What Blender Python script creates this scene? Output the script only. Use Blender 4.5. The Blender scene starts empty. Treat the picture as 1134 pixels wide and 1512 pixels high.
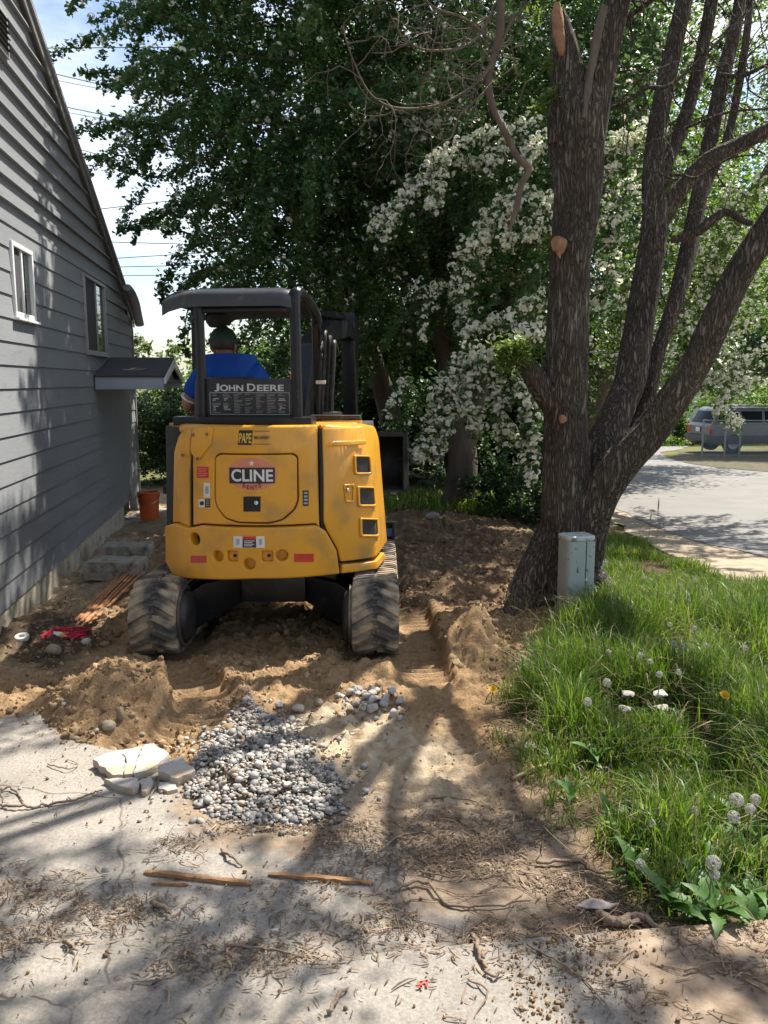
import bpy, bmesh, math, random
import numpy as np
from mathutils import Vector, Matrix, Euler

rng = np.random.default_rng(7)
random.seed(7)
R = math.radians
scene = bpy.context.scene
COL = scene.collection

# ------------------------------------------------------------------ camera
CAM_H, PITCH, FPX = 1.70, R(8.9), 1224.0
cam_d = bpy.data.cameras.new('camera')
cam = bpy.data.objects.new('camera', cam_d); COL.objects.link(cam)
cam.location = (0, 0, CAM_H)
cam.rotation_euler = (R(90) - PITCH, 0, 0)
cam_d.sensor_fit = 'VERTICAL'; cam_d.sensor_height = 36.0
cam_d.lens = 36.0 * FPX / 1512.0
cam_d.clip_start = 0.05; cam_d.clip_end = 2000
scene.camera = cam

# ------------------------------------------------------------------ sun + sky
SUN_EL, SUN_AZ = R(57), R(44)          # azimuth measured from +Y towards +X
w = bpy.data.worlds.new('World'); scene.world = w; w.use_nodes = True
nt = w.node_tree; nt.nodes.clear()
wo = nt.nodes.new('ShaderNodeOutputWorld'); bg = nt.nodes.new('ShaderNodeBackground')
sky = nt.nodes.new('ShaderNodeTexSky'); sky.sky_type = 'NISHITA'; sky.sun_disc = False
sky.sun_elevation = SUN_EL; sky.sun_rotation = SUN_AZ
sky.air_density = 1.0; sky.dust_density = 1.2; sky.ozone_density = 1.2
tcw = nt.nodes.new('ShaderNodeTexCoord')
mpw = nt.nodes.new('ShaderNodeMapping'); mpw.inputs['Scale'].default_value = (1.1, 1.1, 3.2)
mpw.inputs['Location'].default_value = (0.35, 0.1, 0.2)
cn = nt.nodes.new('ShaderNodeTexNoise'); cn.inputs['Scale'].default_value = 2.1
cn.inputs['Detail'].default_value = 9; cn.inputs['Roughness'].default_value = .58
cr = nt.nodes.new('ShaderNodeValToRGB')
cr.color_ramp.elements[0].position = .44; cr.color_ramp.elements[0].color = (0, 0, 0, 1)
cr.color_ramp.elements[1].position = .66; cr.color_ramp.elements[1].color = (1, 1, 1, 1)
mxw = nt.nodes.new('ShaderNodeMixRGB'); mxw.inputs['Color2'].default_value = (6.6, 6.8, 7.2, 1)
L = nt.links.new
L(tcw.outputs['Generated'], mpw.inputs['Vector']); L(mpw.outputs[0], cn.inputs['Vector'])
L(cn.outputs['Fac'], cr.inputs['Fac']); L(cr.outputs['Color'], mxw.inputs['Fac'])
L(sky.outputs[0], mxw.inputs['Color1']); L(mxw.outputs[0], bg.inputs['Color'])
bg.inputs['Strength'].default_value = 0.092
L(bg.outputs[0], wo.inputs['Surface'])

sd = bpy.data.lights.new('sun', 'SUN'); sd.energy = 5.0; sd.angle = R(0.53); sd.color = (1.0, .93, .82)
sun = bpy.data.objects.new('sun', sd); COL.objects.link(sun)
SUNDIR = Vector((math.sin(SUN_AZ) * math.cos(SUN_EL), math.cos(SUN_AZ) * math.cos(SUN_EL), math.sin(SUN_EL)))
sun.rotation_euler = SUNDIR.to_track_quat('Z', 'Y').to_euler()
sun.location = (12, 12, 20)

scene.render.engine = 'CYCLES'
vs = scene.view_settings
vs.view_transform = 'Standard'; vs.look = 'None'; vs.exposure = 1.18; vs.gamma = 1; vs.use_curve_mapping = False
scene.cycles.max_bounces = 6; scene.cycles.diffuse_bounces = 3; scene.cycles.glossy_bounces = 3
scene.cycles.transmission_bounces = 3; scene.cycles.transparent_max_bounces = 6
scene.cycles.use_denoising = True
scene.cycles.caustics_reflective = False; scene.cycles.caustics_refractive = False

# ------------------------------------------------------------------ pixel helpers (a pixel is only a direction)
CT, ST = math.cos(PITCH), math.sin(PITCH)
def ray(u, v):
    x = (u - 567) / FPX; y = -(v - 756) / FPX
    return x, CT + y * ST, -ST + y * CT
def at(u, v, Y):                       # point in the direction of a pixel, Y metres ahead
    x, dy, dz = ray(u, v); t = Y / dy
    return Vector((x * t, Y, CAM_H + dz * t))
def sstep(a, b, x):
    t = np.clip((x - a) / (b - a), 0, 1); return t * t * (3 - 2 * t)
def base(x, y):                        # the plot falls gently away, more towards the road
    s = .013 + .020 * sstep(-.5, 3.2, np.asarray(x, float))
    yy = np.clip(np.asarray(y, float) - 3, 0, 38)
    return -s * yy
def G(u, v):                           # where a pixel meets the sloping ground
    x, dy, dz = ray(u, v); t = CAM_H / max(-dz, .02)
    for _ in range(25):
        z = float(base(x * t, dy * t)); t = .5 * t + .5 * (CAM_H - z) / max(-dz, .012)
    return Vector((x * t, dy * t, float(base(x * t, dy * t))))

# ------------------------------------------------------------------ numpy noise
def _h(ix, iy, iz, s):
    n = (ix.astype(np.int64) * 374761393 + iy.astype(np.int64) * 668265263 + iz.astype(np.int64) * 2147483647 + s * 1274126177) & 0xffffffff
    n = ((n ^ (n >> 13)) * 1274126177) & 0xffffffff
    n = n ^ (n >> 16)
    return (n & 0xffff) / 65535.0
def vn3(x, y, z, s=0):
    x, y, z = np.broadcast_arrays(np.asarray(x, float), np.asarray(y, float), np.asarray(z, float))
    ix, iy, iz = np.floor(x), np.floor(y), np.floor(z)
    fx, fy, fz = x - ix, y - iy, z - iz
    fx, fy, fz = fx * fx * (3 - 2 * fx), fy * fy * (3 - 2 * fy), fz * fz * (3 - 2 * fz)
    r = 0
    for a in (0, 1):
        for b in (0, 1):
            for c in (0, 1):
                r = r + _h(ix + a, iy + b, iz + c, s) * (fx if a else 1 - fx) * (fy if b else 1 - fy) * (fz if c else 1 - fz)
    return r
def fbm(x, y, z=0., oct=4, s=0, g=.5):
    r, a, f, t = 0, 1., 1., 0.
    for i in range(oct):
        r = r + a * vn3(x * f, y * f, z * f, s + i * 17); t += a; a *= g; f *= 2.03
    return r / t

# ------------------------------------------------------------------ materials
MATS = {}
def new_mat(name):
    m = bpy.data.materials.new(name); m.use_nodes = True
    n = m.node_tree; n.nodes.clear()
    o = n.nodes.new('ShaderNodeOutputMaterial'); b = n.nodes.new('ShaderNodeBsdfPrincipled')
    n.links.new(b.outputs[0], o.inputs[0]); MATS[name] = m
    return m, n, b, o
def rgba(c): return (c[0], c[1], c[2], 1)
def pm(name, c1, c2=None, scale=8., rough=.6, metal=0., bump=0., bscale=None, detail=6, lo=.35, hi=.65,
       stretch=(1, 1, 1), coat=0., spec=.5, c3=None, s3=40., lo3=.55, hi3=.7, rvar=0.):
    m, n, b, o = new_mat(name); l = n.links.new
    b.inputs['Roughness'].default_value = rough; b.inputs['Metallic'].default_value = metal
    b.inputs['Coat Weight'].default_value = coat; b.inputs['Specular IOR Level'].default_value = spec
    b.inputs['Coat Roughness'].default_value = .12
    b.inputs['Base Color'].default_value = rgba(c1)
    tc = n.nodes.new('ShaderNodeTexCoord'); mp = n.nodes.new('ShaderNodeMapping')
    mp.inputs['Scale'].default_value = stretch; l(tc.outputs['Object'], mp.inputs['Vector'])
    if c2 is not None:
        t = n.nodes.new('ShaderNodeTexNoise'); t.inputs['Scale'].default_value = scale; t.inputs['Detail'].default_value = detail
        l(mp.outputs[0], t.inputs['Vector'])
        r = n.nodes.new('ShaderNodeValToRGB'); e = r.color_ramp.elements
        e[0].position, e[1].position = lo, hi; e[0].color, e[1].color = rgba(c1), rgba(c2)
        l(t.outputs['Fac'], r.inputs['Fac']); out = r.outputs['Color']
        if c3 is not None:
            t3 = n.nodes.new('ShaderNodeTexNoise'); t3.inputs['Scale'].default_value = s3; t3.inputs['Detail'].default_value = 5
            l(mp.outputs[0], t3.inputs['Vector'])
            mr = n.nodes.new('ShaderNodeMapRange'); mr.inputs['From Min'].default_value = lo3; mr.inputs['From Max'].default_value = hi3
            l(t3.outputs['Fac'], mr.inputs['Value'])
            mx = n.nodes.new('ShaderNodeMixRGB'); mx.inputs['Color2'].default_value = rgba(c3)
            l(mr.outputs[0], mx.inputs['Fac']); l(out, mx.inputs['Color1']); out = mx.outputs['Color']
        l(out, b.inputs['Base Color'])
        if rvar:
            rr = n.nodes.new('ShaderNodeMapRange'); rr.inputs['To Min'].default_value = rough - rvar; rr.inputs['To Max'].default_value = rough + rvar
            l(t.outputs['Fac'], rr.inputs['Value']); l(rr.outputs[0], b.inputs['Roughness'])
    if bump:
        t2 = n.nodes.new('ShaderNodeTexNoise'); t2.inputs['Scale'].default_value = bscale or scale * 3; t2.inputs['Detail'].default_value = 7
        l(mp.outputs[0], t2.inputs['Vector'])
        bp = n.nodes.new('ShaderNodeBump'); bp.inputs['Strength'].default_value = bump; bp.inputs['Distance'].default_value = .02
        l(t2.outputs['Fac'], bp.inputs['Height']); l(bp.outputs[0], b.inputs['Normal'])
    return m
def leafm(name, c1, c2, c3, trans=.35, rough=.5, spec=.4):
    m, n, b, o = new_mat(name); l = n.links.new
    a = n.nodes.new('ShaderNodeAttribute'); a.attribute_name = 'rnd'
    r = n.nodes.new('ShaderNodeValToRGB'); e = r.color_ramp.elements
    e[0].color, e[1].color = rgba(c1), rgba(c3); x = e.new(.55); x.color = rgba(c2)
    l(a.outputs['Fac'], r.inputs['Fac']); l(r.outputs['Color'], b.inputs['Base Color'])
    b.inputs['Roughness'].default_value = rough; b.inputs['Specular IOR Level'].default_value = spec
    tr = n.nodes.new('ShaderNodeBsdfTranslucent'); hs = n.nodes.new('ShaderNodeHueSaturation')
    hs.inputs['Hue'].default_value = .485; hs.inputs['Saturation'].default_value = 1.1; hs.inputs['Value'].default_value = 1.5
    l(r.outputs['Color'], hs.inputs['Color']); l(hs.outputs[0], tr.inputs['Color'])
    mx = n.nodes.new('ShaderNodeMixShader'); mx.inputs['Fac'].default_value = trans
    l(b.outputs[0], mx.inputs[1]); l(tr.outputs[0], mx.inputs[2]); l(mx.outputs[0], o.inputs[0])
    return m
def rampm(name, stops, rough=.8, bump=0., bscale=60, speck=None):
    m, n, b, o = new_mat(name); l = n.links.new
    a = n.nodes.new('ShaderNodeAttribute'); a.attribute_name = 'rnd'
    r = n.nodes.new('ShaderNodeValToRGB'); e = r.color_ramp.elements
    e[0].position, e[0].color = stops[0][0], rgba(stops[0][1]); e[1].position, e[1].color = stops[-1][0], rgba(stops[-1][1])
    for p, c in stops[1:-1]:
        x = e.new(p); x.color = rgba(c)
    l(a.outputs['Fac'], r.inputs['Fac']); out = r.outputs['Color']
    tc = n.nodes.new('ShaderNodeTexCoord')
    t = n.nodes.new('ShaderNodeTexNoise'); t.inputs['Scale'].default_value = bscale; t.inputs['Detail'].default_value = 5
    l(tc.outputs['Object'], t.inputs['Vector'])
    hs = n.nodes.new('ShaderNodeHueSaturation'); mr = n.nodes.new('ShaderNodeMapRange')
    mr.inputs['From Min'].default_value = .3; mr.inputs['From Max'].default_value = .7
    mr.inputs['To Min'].default_value = .75; mr.inputs['To Max'].default_value = 1.2
    l(t.outputs['Fac'], mr.inputs['Value']); l(mr.outputs[0], hs.inputs['Value']); l(out, hs.inputs['Color'])
    l(hs.outputs[0], b.inputs['Base Color'])
    b.inputs['Roughness'].default_value = rough
    if bump:
        bp = n.nodes.new('ShaderNodeBump'); bp.inputs['Strength'].default_value = bump; bp.inputs['Distance'].default_value = .01
        l(t.outputs['Fac'], bp.inputs['Height']); l(bp.outputs[0], b.inputs['Normal'])
    return m

pm('yellow', (.68, .318, .015), (.60, .272, .014), 2.5, rough=.38, coat=.25, c3=(.34, .20, .06), s3=5, lo3=.52, hi3=.80, rvar=.14, bump=.04, bscale=14)
pm('black_paint', (.010, .011, .013), (.017, .018, .021), 9, rough=.32, spec=.3, c3=(.055, .048, .04), s3=22, lo3=.62, hi3=.8, bump=.05, bscale=50)
pm('black_matte', (.010, .010, .011), (.018, .018, .018), 20, rough=.75, bump=.1, bscale=60)
pm('dark_iron', (.022, .021, .02), (.045, .04, .034), 10, rough=.55, metal=.3, c3=(.11, .075, .045), s3=14, lo3=.58, hi3=.72, bump=.2, bscale=50)
pm('grey_roof_paint', (.030, .033, .040), (.042, .045, .052), 5, rough=.36, coat=.2, c3=(.11, .10, .09), s3=16, lo3=.6, hi3=.8)
pm('rubber', (.055, .052, .05), (.085, .078, .070), 9, rough=.78, bump=.25, bscale=60, c3=(.34, .27, .185), s3=7, lo3=.44, hi3=.60)
pm('worn_steel', (.20, .18, .15), (.13, .11, .09), 12, rough=.45, metal=.6, bump=.15, bscale=40, c3=(.2, .14, .08), s3=9)
pm('chrome', (.55, .55, .56), rough=.2, metal=1.)
pm('decal_white', (.68, .68, .66), (.6, .6, .58), 20, rough=.45)
pm('decal_grey', (.34, .35, .36), (.28, .29, .30), 30, rough=.4)
pm('decal_silver', (.52, .53, .54), (.45, .46, .47), 30, rough=.35)
pm('decal_black', (.012, .012, .012), (.02, .02, .02), 30, rough=.4)
pm('decal_red', (.55, .03, .03), (.48, .03, .03), 20, rough=.35)
pm('reflector_red', (.55, .035, .02), (.42, .03, .02), 60, rough=.3, coat=.3)
pm('decal_pink', (.62, .22, .13), (.56, .20, .11), 12, rough=.45)
pm('decal_maroon', (.16, .02, .015), rough=.45)
pm('decal_yellow', (.72, .42, .03), rough=.4)
pm('decal_blue', (.05, .14, .33), rough=.4)
pm('decal_orange', (.72, .13, .03), (.6, .1, .03), 10, rough=.4)
pm('dark_line', (.05, .03, .01), rough=.5)
pm('vinyl_seat', (.035, .035, .037), (.05, .05, .05), 14, rough=.55, bump=.1)
pm('blue_shirt', (.008, .055, .30), (.012, .075, .36), 6, rough=.85, bump=.8, bscale=9, spec=.2)
pm('white_cloth', (.7, .7, .7), rough=.85)
pm('jeans', (.03, .045, .08), (.045, .06, .10), 20, rough=.9, bump=.2)
pm('skin', (.36, .175, .105), (.32, .15, .09), 14, rough=.55)
pm('hair', (.012, .01, .008), (.03, .025, .02), 60, rough=.6, bump=.3, bscale=120)
pm('cap_green', (.008, .035, .026), (.012, .045, .034), 20, rough=.8, bump=.15, bscale=150)
pm('leather', (.05, .03, .02), (.07, .045, .03), 20, rough=.6)
pm('siding', (.200, .212, .226), (.232, .244, .258), 3.0, rough=.62, bump=.10, bscale=45, stretch=(1, .25, 1), c3=(.17, .18, .192), s3=22, lo3=.58, hi3=.8)
pm('white_vinyl', (.72, .73, .72), (.66, .67, .66), 6, rough=.4)
pm('bronze_vinyl', (.30, .30, .29), (.26, .26, .25), 6, rough=.45)
pm('window_screen', (.045, .046, .05), (.06, .06, .065), 120, rough=.8)
pm('trim_grey', (.20, .20, .20), (.16, .16, .16), 5, rough=.65, bump=.1, c3=(.15, .14, .13), s3=9)
pm('shingle', (.045, .045, .047), (.085, .082, .08), 60, rough=.95, bump=.6, bscale=140)
pm('gutter_metal', (.34, .35, .36), (.28, .29, .3), 8, rough=.5)
pm('awning_fascia', (.36, .39, .43), (.31, .34, .38), 4, rough=.6, bump=.06)
pm('foundation', (.52, .47, .37), (.42, .38, .30), 5, rough=.9, bump=.3, bscale=30, c3=(.13, .11, .08), s3=6, lo3=.55, hi3=.75)
pm('dark_interior', (.02, .02, .022), rough=.9)
pm('concrete_block', (.30, .27, .22), (.42, .39, .33), 7, rough=.95, bump=.6, bscale=40, c3=(.14, .11, .08), s3=9, lo3=.52, hi3=.7)
pm('broken_slab', (.36, .335, .31), (.45, .42, .39), 9, rough=.9, bump=.3, bscale=60, c3=(.38, .31, .23), s3=7, lo3=.48, hi3=.62)
pm('orange_plastic', (.60, .10, .018), (.54, .09, .016), 8, rough=.45)
pm('rust_rod', (.38, .17, .07), (.46, .23, .11), 30, rough=.8, bump=.3, c3=(.18, .08, .04), s3=15)
pm('red_net', (.62, .02, .06), (.5, .015, .05), 30, rough=.45)
pm('pale_wood', (.36, .20, .10), (.28, .15, .07), 12, rough=.85, bump=.3, bscale=60, stretch=(1, 1, 1), c3=(.16, .09, .045), s3=30)
pm('cut_wood', (.33, .175, .10), (.22, .115, .062), 20, rough=.8, bump=.3, bscale=60, c3=(.26, .12, .05), s3=35)
pm('pedestal_paint', (.30, .355, .335), (.34, .39, .37), 6, rough=.5, bump=.05, c3=(.13, .13, .11), s3=28, lo3=.64, hi3=.72)
pm('pedestal_cap', (.50, .53, .51), (.42, .45, .43), 9, rough=.55, c3=(.16, .15, .12), s3=16, lo3=.56, hi3=.66)
pm('suv_paint', (.11, .112, .115), (.13, .132, .135), 3, rough=.35, coat=.3)
pm('suv_cladding', (.045, .047, .05), (.055, .057, .06), 8, rough=.55)
pm('tyre', (.02, .02, .02), (.03, .03, .03), 20, rough=.85)
pm('tinted_glass', (.006, .007, .008), rough=.25, spec=.08)
pm('window_glass', (.012, .02, .016), rough=.03, spec=.9)
pm('tail_red', (.35, .015, .01), rough=.2, coat=.5)
pm('galvanised', (.30, .31, .31), (.24, .25, .25), 20, rough=.5, metal=.7)
pm('asphalt', (.165, .158, .15), (.20, .192, .18), 1.4, rough=.95, bump=.3, bscale=90, c3=(.20, .195, .19), s3=60, lo3=.55, hi3=.75)
pm('wire_black', (.02, .02, .022), rough=.6)
pm('far_siding', (.55, .56, .56), (.5, .51, .51), 2, rough=.7)
pm('far_roof', (.10, .095, .09), (.14, .13, .12), 6, rough=.9)
pm('bark_dead', (.095, .072, .056), (.15, .118, .094), 14, rough=.9, bump=.5, bscale=60, stretch=(1, 1, .3))
pm('bark_hawthorn', (.075, .055, .042), (.11, .085, .065), 10, rough=.95, bump=.8, bscale=30, stretch=(1, 1, .3))
pm('moss', (.10, .13, .02), (.14, .15, .03), 40, rough=.95, bump=.5)
pm('root_bark', (.17, .12, .085), (.24, .18, .13), 30, rough=.9, bump=.4)
pm('dandelion_yellow', (.75, .48, .01), (.7, .38, .01), 60, rough=.7)
pm('seed_white', (.46, .44, .40), rough=.9)
pm('stem_green', (.14, .16, .05), (.18, .15, .07), 20, rough=.6)
pm('straw', (.36, .28, .15), (.28, .2, .1), 20, rough=.8)
pm('bluebell', (.28, .27, .55), (.4, .4, .65), 40, rough=.6)
pm('paper', (.36, .31, .29), (.28, .24, .225), 20, rough=.85, bump=.4, bscale=30)
pm('red_spray', (.55, .07, .05), rough=.8)
leafm('leaf_hawthorn', (.030, .070, .028), (.070, .145, .048), (.15, .235, .08), trans=.32, rough=.42, spec=.35)
leafm('leaf_sunny', (.045, .11, .02), (.085, .17, .03), (.17, .25, .06), trans=.45)
leafm('leaf_far', (.05, .085, .025), (.10, .15, .045), (.19, .23, .08), trans=.4)
leafm('leaf_hedge', (.02, .045, .012), (.035, .075, .02), (.06, .11, .03), trans=.25)
leafm('leaf_willow', (.06, .11, .02), (.12, .19, .04), (.2, .26, .07), trans=.4)
leafm('grass', (.036, .082, .012), (.080, .16, .022), (.22, .28, .065), trans=.45, rough=.45)
leafm('grass_dry', (.20, .16, .08), (.28, .22, .12), (.36, .30, .18), trans=.2, rough=.7)
leafm('weed_leaf', (.055, .13, .025), (.085, .18, .04), (.13, .23, .07), trans=.35, rough=.5)
leafm('blossom', (.64, .65, .50), (.76, .76, .62), (.86, .85, .75), trans=.3, rough=.8, spec=.1)
rampm('pebble', [(0, (.10, .098, .095)), (.3, (.19, .185, .178)), (.55, (.28, .27, .255)), (.75, (.38, .35, .31)), (.88, (.30, .225, .16)), (1, (.48, .455, .42))], rough=.7, bump=.1)
rampm('clod', [(0, (.14, .086, .045)), (.5, (.25, .165, .088)), (1, (.36, .255, .15))], rough=.95, bump=.6, bscale=45)
rampm('stone', [(0, (.22, .17, .12)), (.5, (.33, .27, .20)), (1, (.5, .47, .43))], rough=.9, bump=.4, bscale=40)
rampm('rubble', [(0, (.28, .26, .235)), (.5, (.37, .35, .32)), (1, (.48, .46, .43))], rough=.95, bump=.5, bscale=40)
rampm('litter', [(0, (.055, .038, .026)), (.5, (.13, .088, .056)), (.8, (.22, .155, .10)), (1, (.34, .26, .17))], rough=.9)

def bark_material(name, cA, cB, cC, sc=24., st=.17, dist=.05):
    m, n, b, o = new_mat(name); l = n.links.new
    tc = n.nodes.new('ShaderNodeTexCoord'); mp = n.nodes.new('ShaderNodeMapping'); mp.inputs['Scale'].default_value = (1, 1, st); l(tc.outputs['Object'], mp.inputs['Vector'])
    nz = n.nodes.new('ShaderNodeTexNoise'); nz.inputs['Scale'].default_value = 7; nz.inputs['Detail'].default_value = 4; l(mp.outputs[0], nz.inputs['Vector'])
    ad = n.nodes.new('ShaderNodeMixRGB'); ad.blend_type = 'ADD'; ad.inputs['Fac'].default_value = .09; l(mp.outputs[0], ad.inputs['Color1']); l(nz.outputs['Color'], ad.inputs['Color2'])
    def ridge(scale, det):
        q = n.nodes.new('ShaderNodeTexNoise'); q.inputs['Scale'].default_value = scale; q.inputs['Detail'].default_value = det; q.inputs['Roughness'].default_value = .45; l(ad.outputs[0], q.inputs['Vector'])
        s1 = n.nodes.new('ShaderNodeMath'); s1.operation = 'SUBTRACT'; s1.inputs[1].default_value = .5; l(q.outputs['Fac'], s1.inputs[0])
        s2 = n.nodes.new('ShaderNodeMath'); s2.operation = 'ABSOLUTE'; l(s1.outputs[0], s2.inputs[0]); return s2.outputs[0]
    mn = n.nodes.new('ShaderNodeMath'); mn.operation = 'MINIMUM'; l(ridge(sc, 2), mn.inputs[0]); l(ridge(sc * 1.7, 3), mn.inputs[1])
    r = n.nodes.new('ShaderNodeMapRange'); r.inputs['From Min'].default_value = 0; r.inputs['From Max'].default_value = .10; l(mn.outputs[0], r.inputs['Value'])
    fn = n.nodes.new('ShaderNodeTexNoise'); fn.inputs['Scale'].default_value = 90; fn.inputs['Detail'].default_value = 6; l(mp.outputs[0], fn.inputs['Vector'])
    sm = n.nodes.new('ShaderNodeMath'); sm.operation = 'MULTIPLY_ADD'; sm.inputs[1].default_value = .45; l(fn.outputs['Fac'], sm.inputs[0]); l(r.outputs[0], sm.inputs[2])
    cr_ = n.nodes.new('ShaderNodeValToRGB'); e = cr_.color_ramp.elements; e[0].position, e[0].color = .15, rgba(cA); e[1].position, e[1].color = 1.25 if False else 1., rgba(cC); e.new(.55).color = rgba(cB)
    l(sm.outputs[0], cr_.inputs['Fac'])
    big = n.nodes.new('ShaderNodeTexNoise'); big.inputs['Scale'].default_value = 2.2; big.inputs['Detail'].default_value = 5; l(tc.outputs['Object'], big.inputs['Vector'])
    hs = n.nodes.new('ShaderNodeHueSaturation'); mr = n.nodes.new('ShaderNodeMapRange'); mr.inputs['From Min'].default_value = .3; mr.inputs['From Max'].default_value = .7; mr.inputs['To Min'].default_value = .7; mr.inputs['To Max'].default_value = 1.3
    l(big.outputs['Fac'], mr.inputs['Value']); l(mr.outputs[0], hs.inputs['Value']); l(cr_.outputs['Color'], hs.inputs['Color']); l(hs.outputs[0], b.inputs['Base Color'])
    b.inputs['Roughness'].default_value = .95; b.inputs['Specular IOR Level'].default_value = .2
    bp = n.nodes.new('ShaderNodeBump'); bp.inputs['Strength'].default_value = 1.; bp.inputs['Distance'].default_value = dist; l(sm.outputs[0], bp.inputs['Height']); l(bp.outputs[0], b.inputs['Normal'])
bark_material('bark_willow', (.075, .060, .047), (.138, .113, .091), (.205, .176, .148))

# ------------------------------------------------------------------ mesh helpers
def tagp(o, label=None, cat=None, group=None, kind=None):
    if label: o['label'] = label
    if cat: o['category'] = cat; o['kind'] = 'thing'
    if group: o['group'] = group
    if kind: o['kind'] = kind
    return o
def empty(name, loc=(0, 0, 0), rz=0., label=None, cat=None, group=None):
    o = bpy.data.objects.new(name, None); COL.objects.link(o); o.location = loc; o.rotation_euler = (0, 0, rz)
    o.empty_display_size = .1
    return tagp(o, label, cat, group)
def link(name, me, mat=None, parent=None, loc=None, rot=None):
    if mat and not me.materials: me.materials.append(MATS[mat])
    o = bpy.data.objects.new(name, me); COL.objects.link(o)
    if parent: o.parent = parent
    if loc is not None: o.location = loc
    if rot is not None: o.rotation_euler = rot
    return o
def smooth(me, ang=35):
    n = len(me.polygons)
    if n == 0: return
    me.polygons.foreach_set('use_smooth', np.ones(n, bool))
    if ang < 179: me.set_sharp_from_angle(angle=R(ang))
def npmesh(name, V, F, rnd=None):
    """V (n,3), F (m,k) numpy -> mesh, optional per-face random attribute"""
    V = np.ascontiguousarray(V, np.float32); F = np.ascontiguousarray(F, np.int32)
    me = bpy.data.meshes.new(name); m, k = F.shape
    me.vertices.add(len(V)); me.vertices.foreach_set('co', V.ravel())
    me.loops.add(m * k); me.loops.foreach_set('vertex_index', F.ravel())
    me.polygons.add(m); me.polygons.foreach_set('loop_start', np.arange(0, m * k, k, dtype=np.int32))
    me.update(calc_edges=True)
    if rnd is not None:
        a = me.attributes.new('rnd', 'FLOAT', 'FACE'); a.data.foreach_set('value', np.ascontiguousarray(rnd, np.float32))
    return me
class MB:
    def __init__(s): s.V = []; s.F = []
    def add(s, V, F):
        n = len(s.V); s.V += [tuple(v) for v in V]; s.F += [tuple(i + n for i in f) for f in F]; return s
    def box(s, c, d, rot=None):
        hx, hy, hz = d[0] / 2, d[1] / 2, d[2] / 2
        P = [Vector((x, y, z)) for x in (-hx, hx) for y in (-hy, hy) for z in (-hz, hz)]
        if rot is not None: P = [Euler(rot).to_matrix() @ p for p in P]
        P = [p + Vector(c) for p in P]
        return s.add(P, [(0, 1, 3, 2), (4, 6, 7, 5), (0, 4, 5, 1), (2, 3, 7, 6), (0, 2, 6, 4), (1, 5, 7, 3)])
    def box2(s, a, b):
        return s.box([(a[i] + b[i]) / 2 for i in range(3)], [abs(b[i] - a[i]) for i in range(3)])
    def prism(s, poly, axis, a, b):        # polygon in the two other axes, extruded along axis from a to b
        def P(p, q): return {'x': (q, p[0], p[1]), 'y': (p[0], q, p[1]), 'z': (p[0], p[1], q)}[axis]
        n = len(poly); V = [P(p, a) for p in poly] + [P(p, b) for p in poly]
        F = [tuple(range(n - 1, -1, -1)), tuple(range(n, 2 * n))] + [(i, (i + 1) % n, n + (i + 1) % n, n + i) for i in range(n)]
        return s.add(V, F)
    def tube(s, pts, r, n=8, caps=True, ell=None):
        pts = [Vector(p) for p in pts]; m = len(pts)
        rr = r if hasattr(r, '__len__') else [r] * m
        T = [(pts[min(i + 1, m - 1)] - pts[max(i - 1, 0)]).normalized() for i in range(m)]
        up = Vector((0, 0, 1)) if abs(T[0].z) < .9 else Vector((1, 0, 0))
        N = (up - T[0] * up.dot(T[0])).normalized(); V = []
        for i in range(m):
            N = (N - T[i] * N.dot(T[i])).normalized(); B = T[i].cross(N)
            for k in range(n):
                a = 2 * math.pi * k / n
                V.append(pts[i] + (N * math.cos(a) * (ell or 1) + B * math.sin(a)) * rr[i])
        F = [(i * n + k, i * n + (k + 1) % n, (i + 1) * n + (k + 1) % n, (i + 1) * n + k) for i in range(m - 1) for k in range(n)]
        if caps: F += [tuple(range(n - 1, -1, -1)), tuple((m - 1) * n + k for k in range(n))]
        return s.add(V, F)
    def lathe(s, prof, n=24, c=(0, 0, 0), axis='z', a0=0., a1=2 * math.pi):
        m = len(prof); V = []; full = abs(a1 - a0 - 2 * math.pi) < 1e-6; nn = n if full else n + 1
        for (r, h) in prof:
            for k in range(nn):
                a = a0 + (a1 - a0) * k / n; p = (r * math.cos(a), r * math.sin(a), h)
                p = {'z': p, 'x': (p[2], p[0], p[1]), 'y': (p[1], p[2], p[0])}[axis]
                V.append((p[0] + c[0], p[1] + c[1], p[2] + c[2]))
        F = []
        for i in range(m - 1):
            for k in range(n):
                k2 = (k + 1) % nn
                F.append((i * nn + k, i * nn + k2, (i + 1) * nn + k2, (i + 1) * nn + k))
        return s.add(V, F)
    def build(s, name, mat, parent=None, bevel=0., seg=2, ang=35, loc=None, rot=None, fn=None):
        me = bpy.data.meshes.new(name); me.from_pydata(s.V, [], s.F)
        bm = bmesh.new(); bm.from_mesh(me)
        bmesh.ops.recalc_face_normals(bm, faces=bm.faces)
        if bevel:
            E = [e for e in bm.edges if e.is_manifold and e.calc_face_angle(0) > R(28)]
            bmesh.ops.bevel(bm, geom=E, offset=bevel, offset_type='OFFSET', segments=seg, profile=.6, affect='EDGES', clamp_overlap=True)
        if fn:
            for v in bm.verts: v.co = fn(v.co)
        bm.to_mesh(me); bm.free(); smooth(me, ang)
        return link(name, me, mat, parent, loc, rot)
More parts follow.
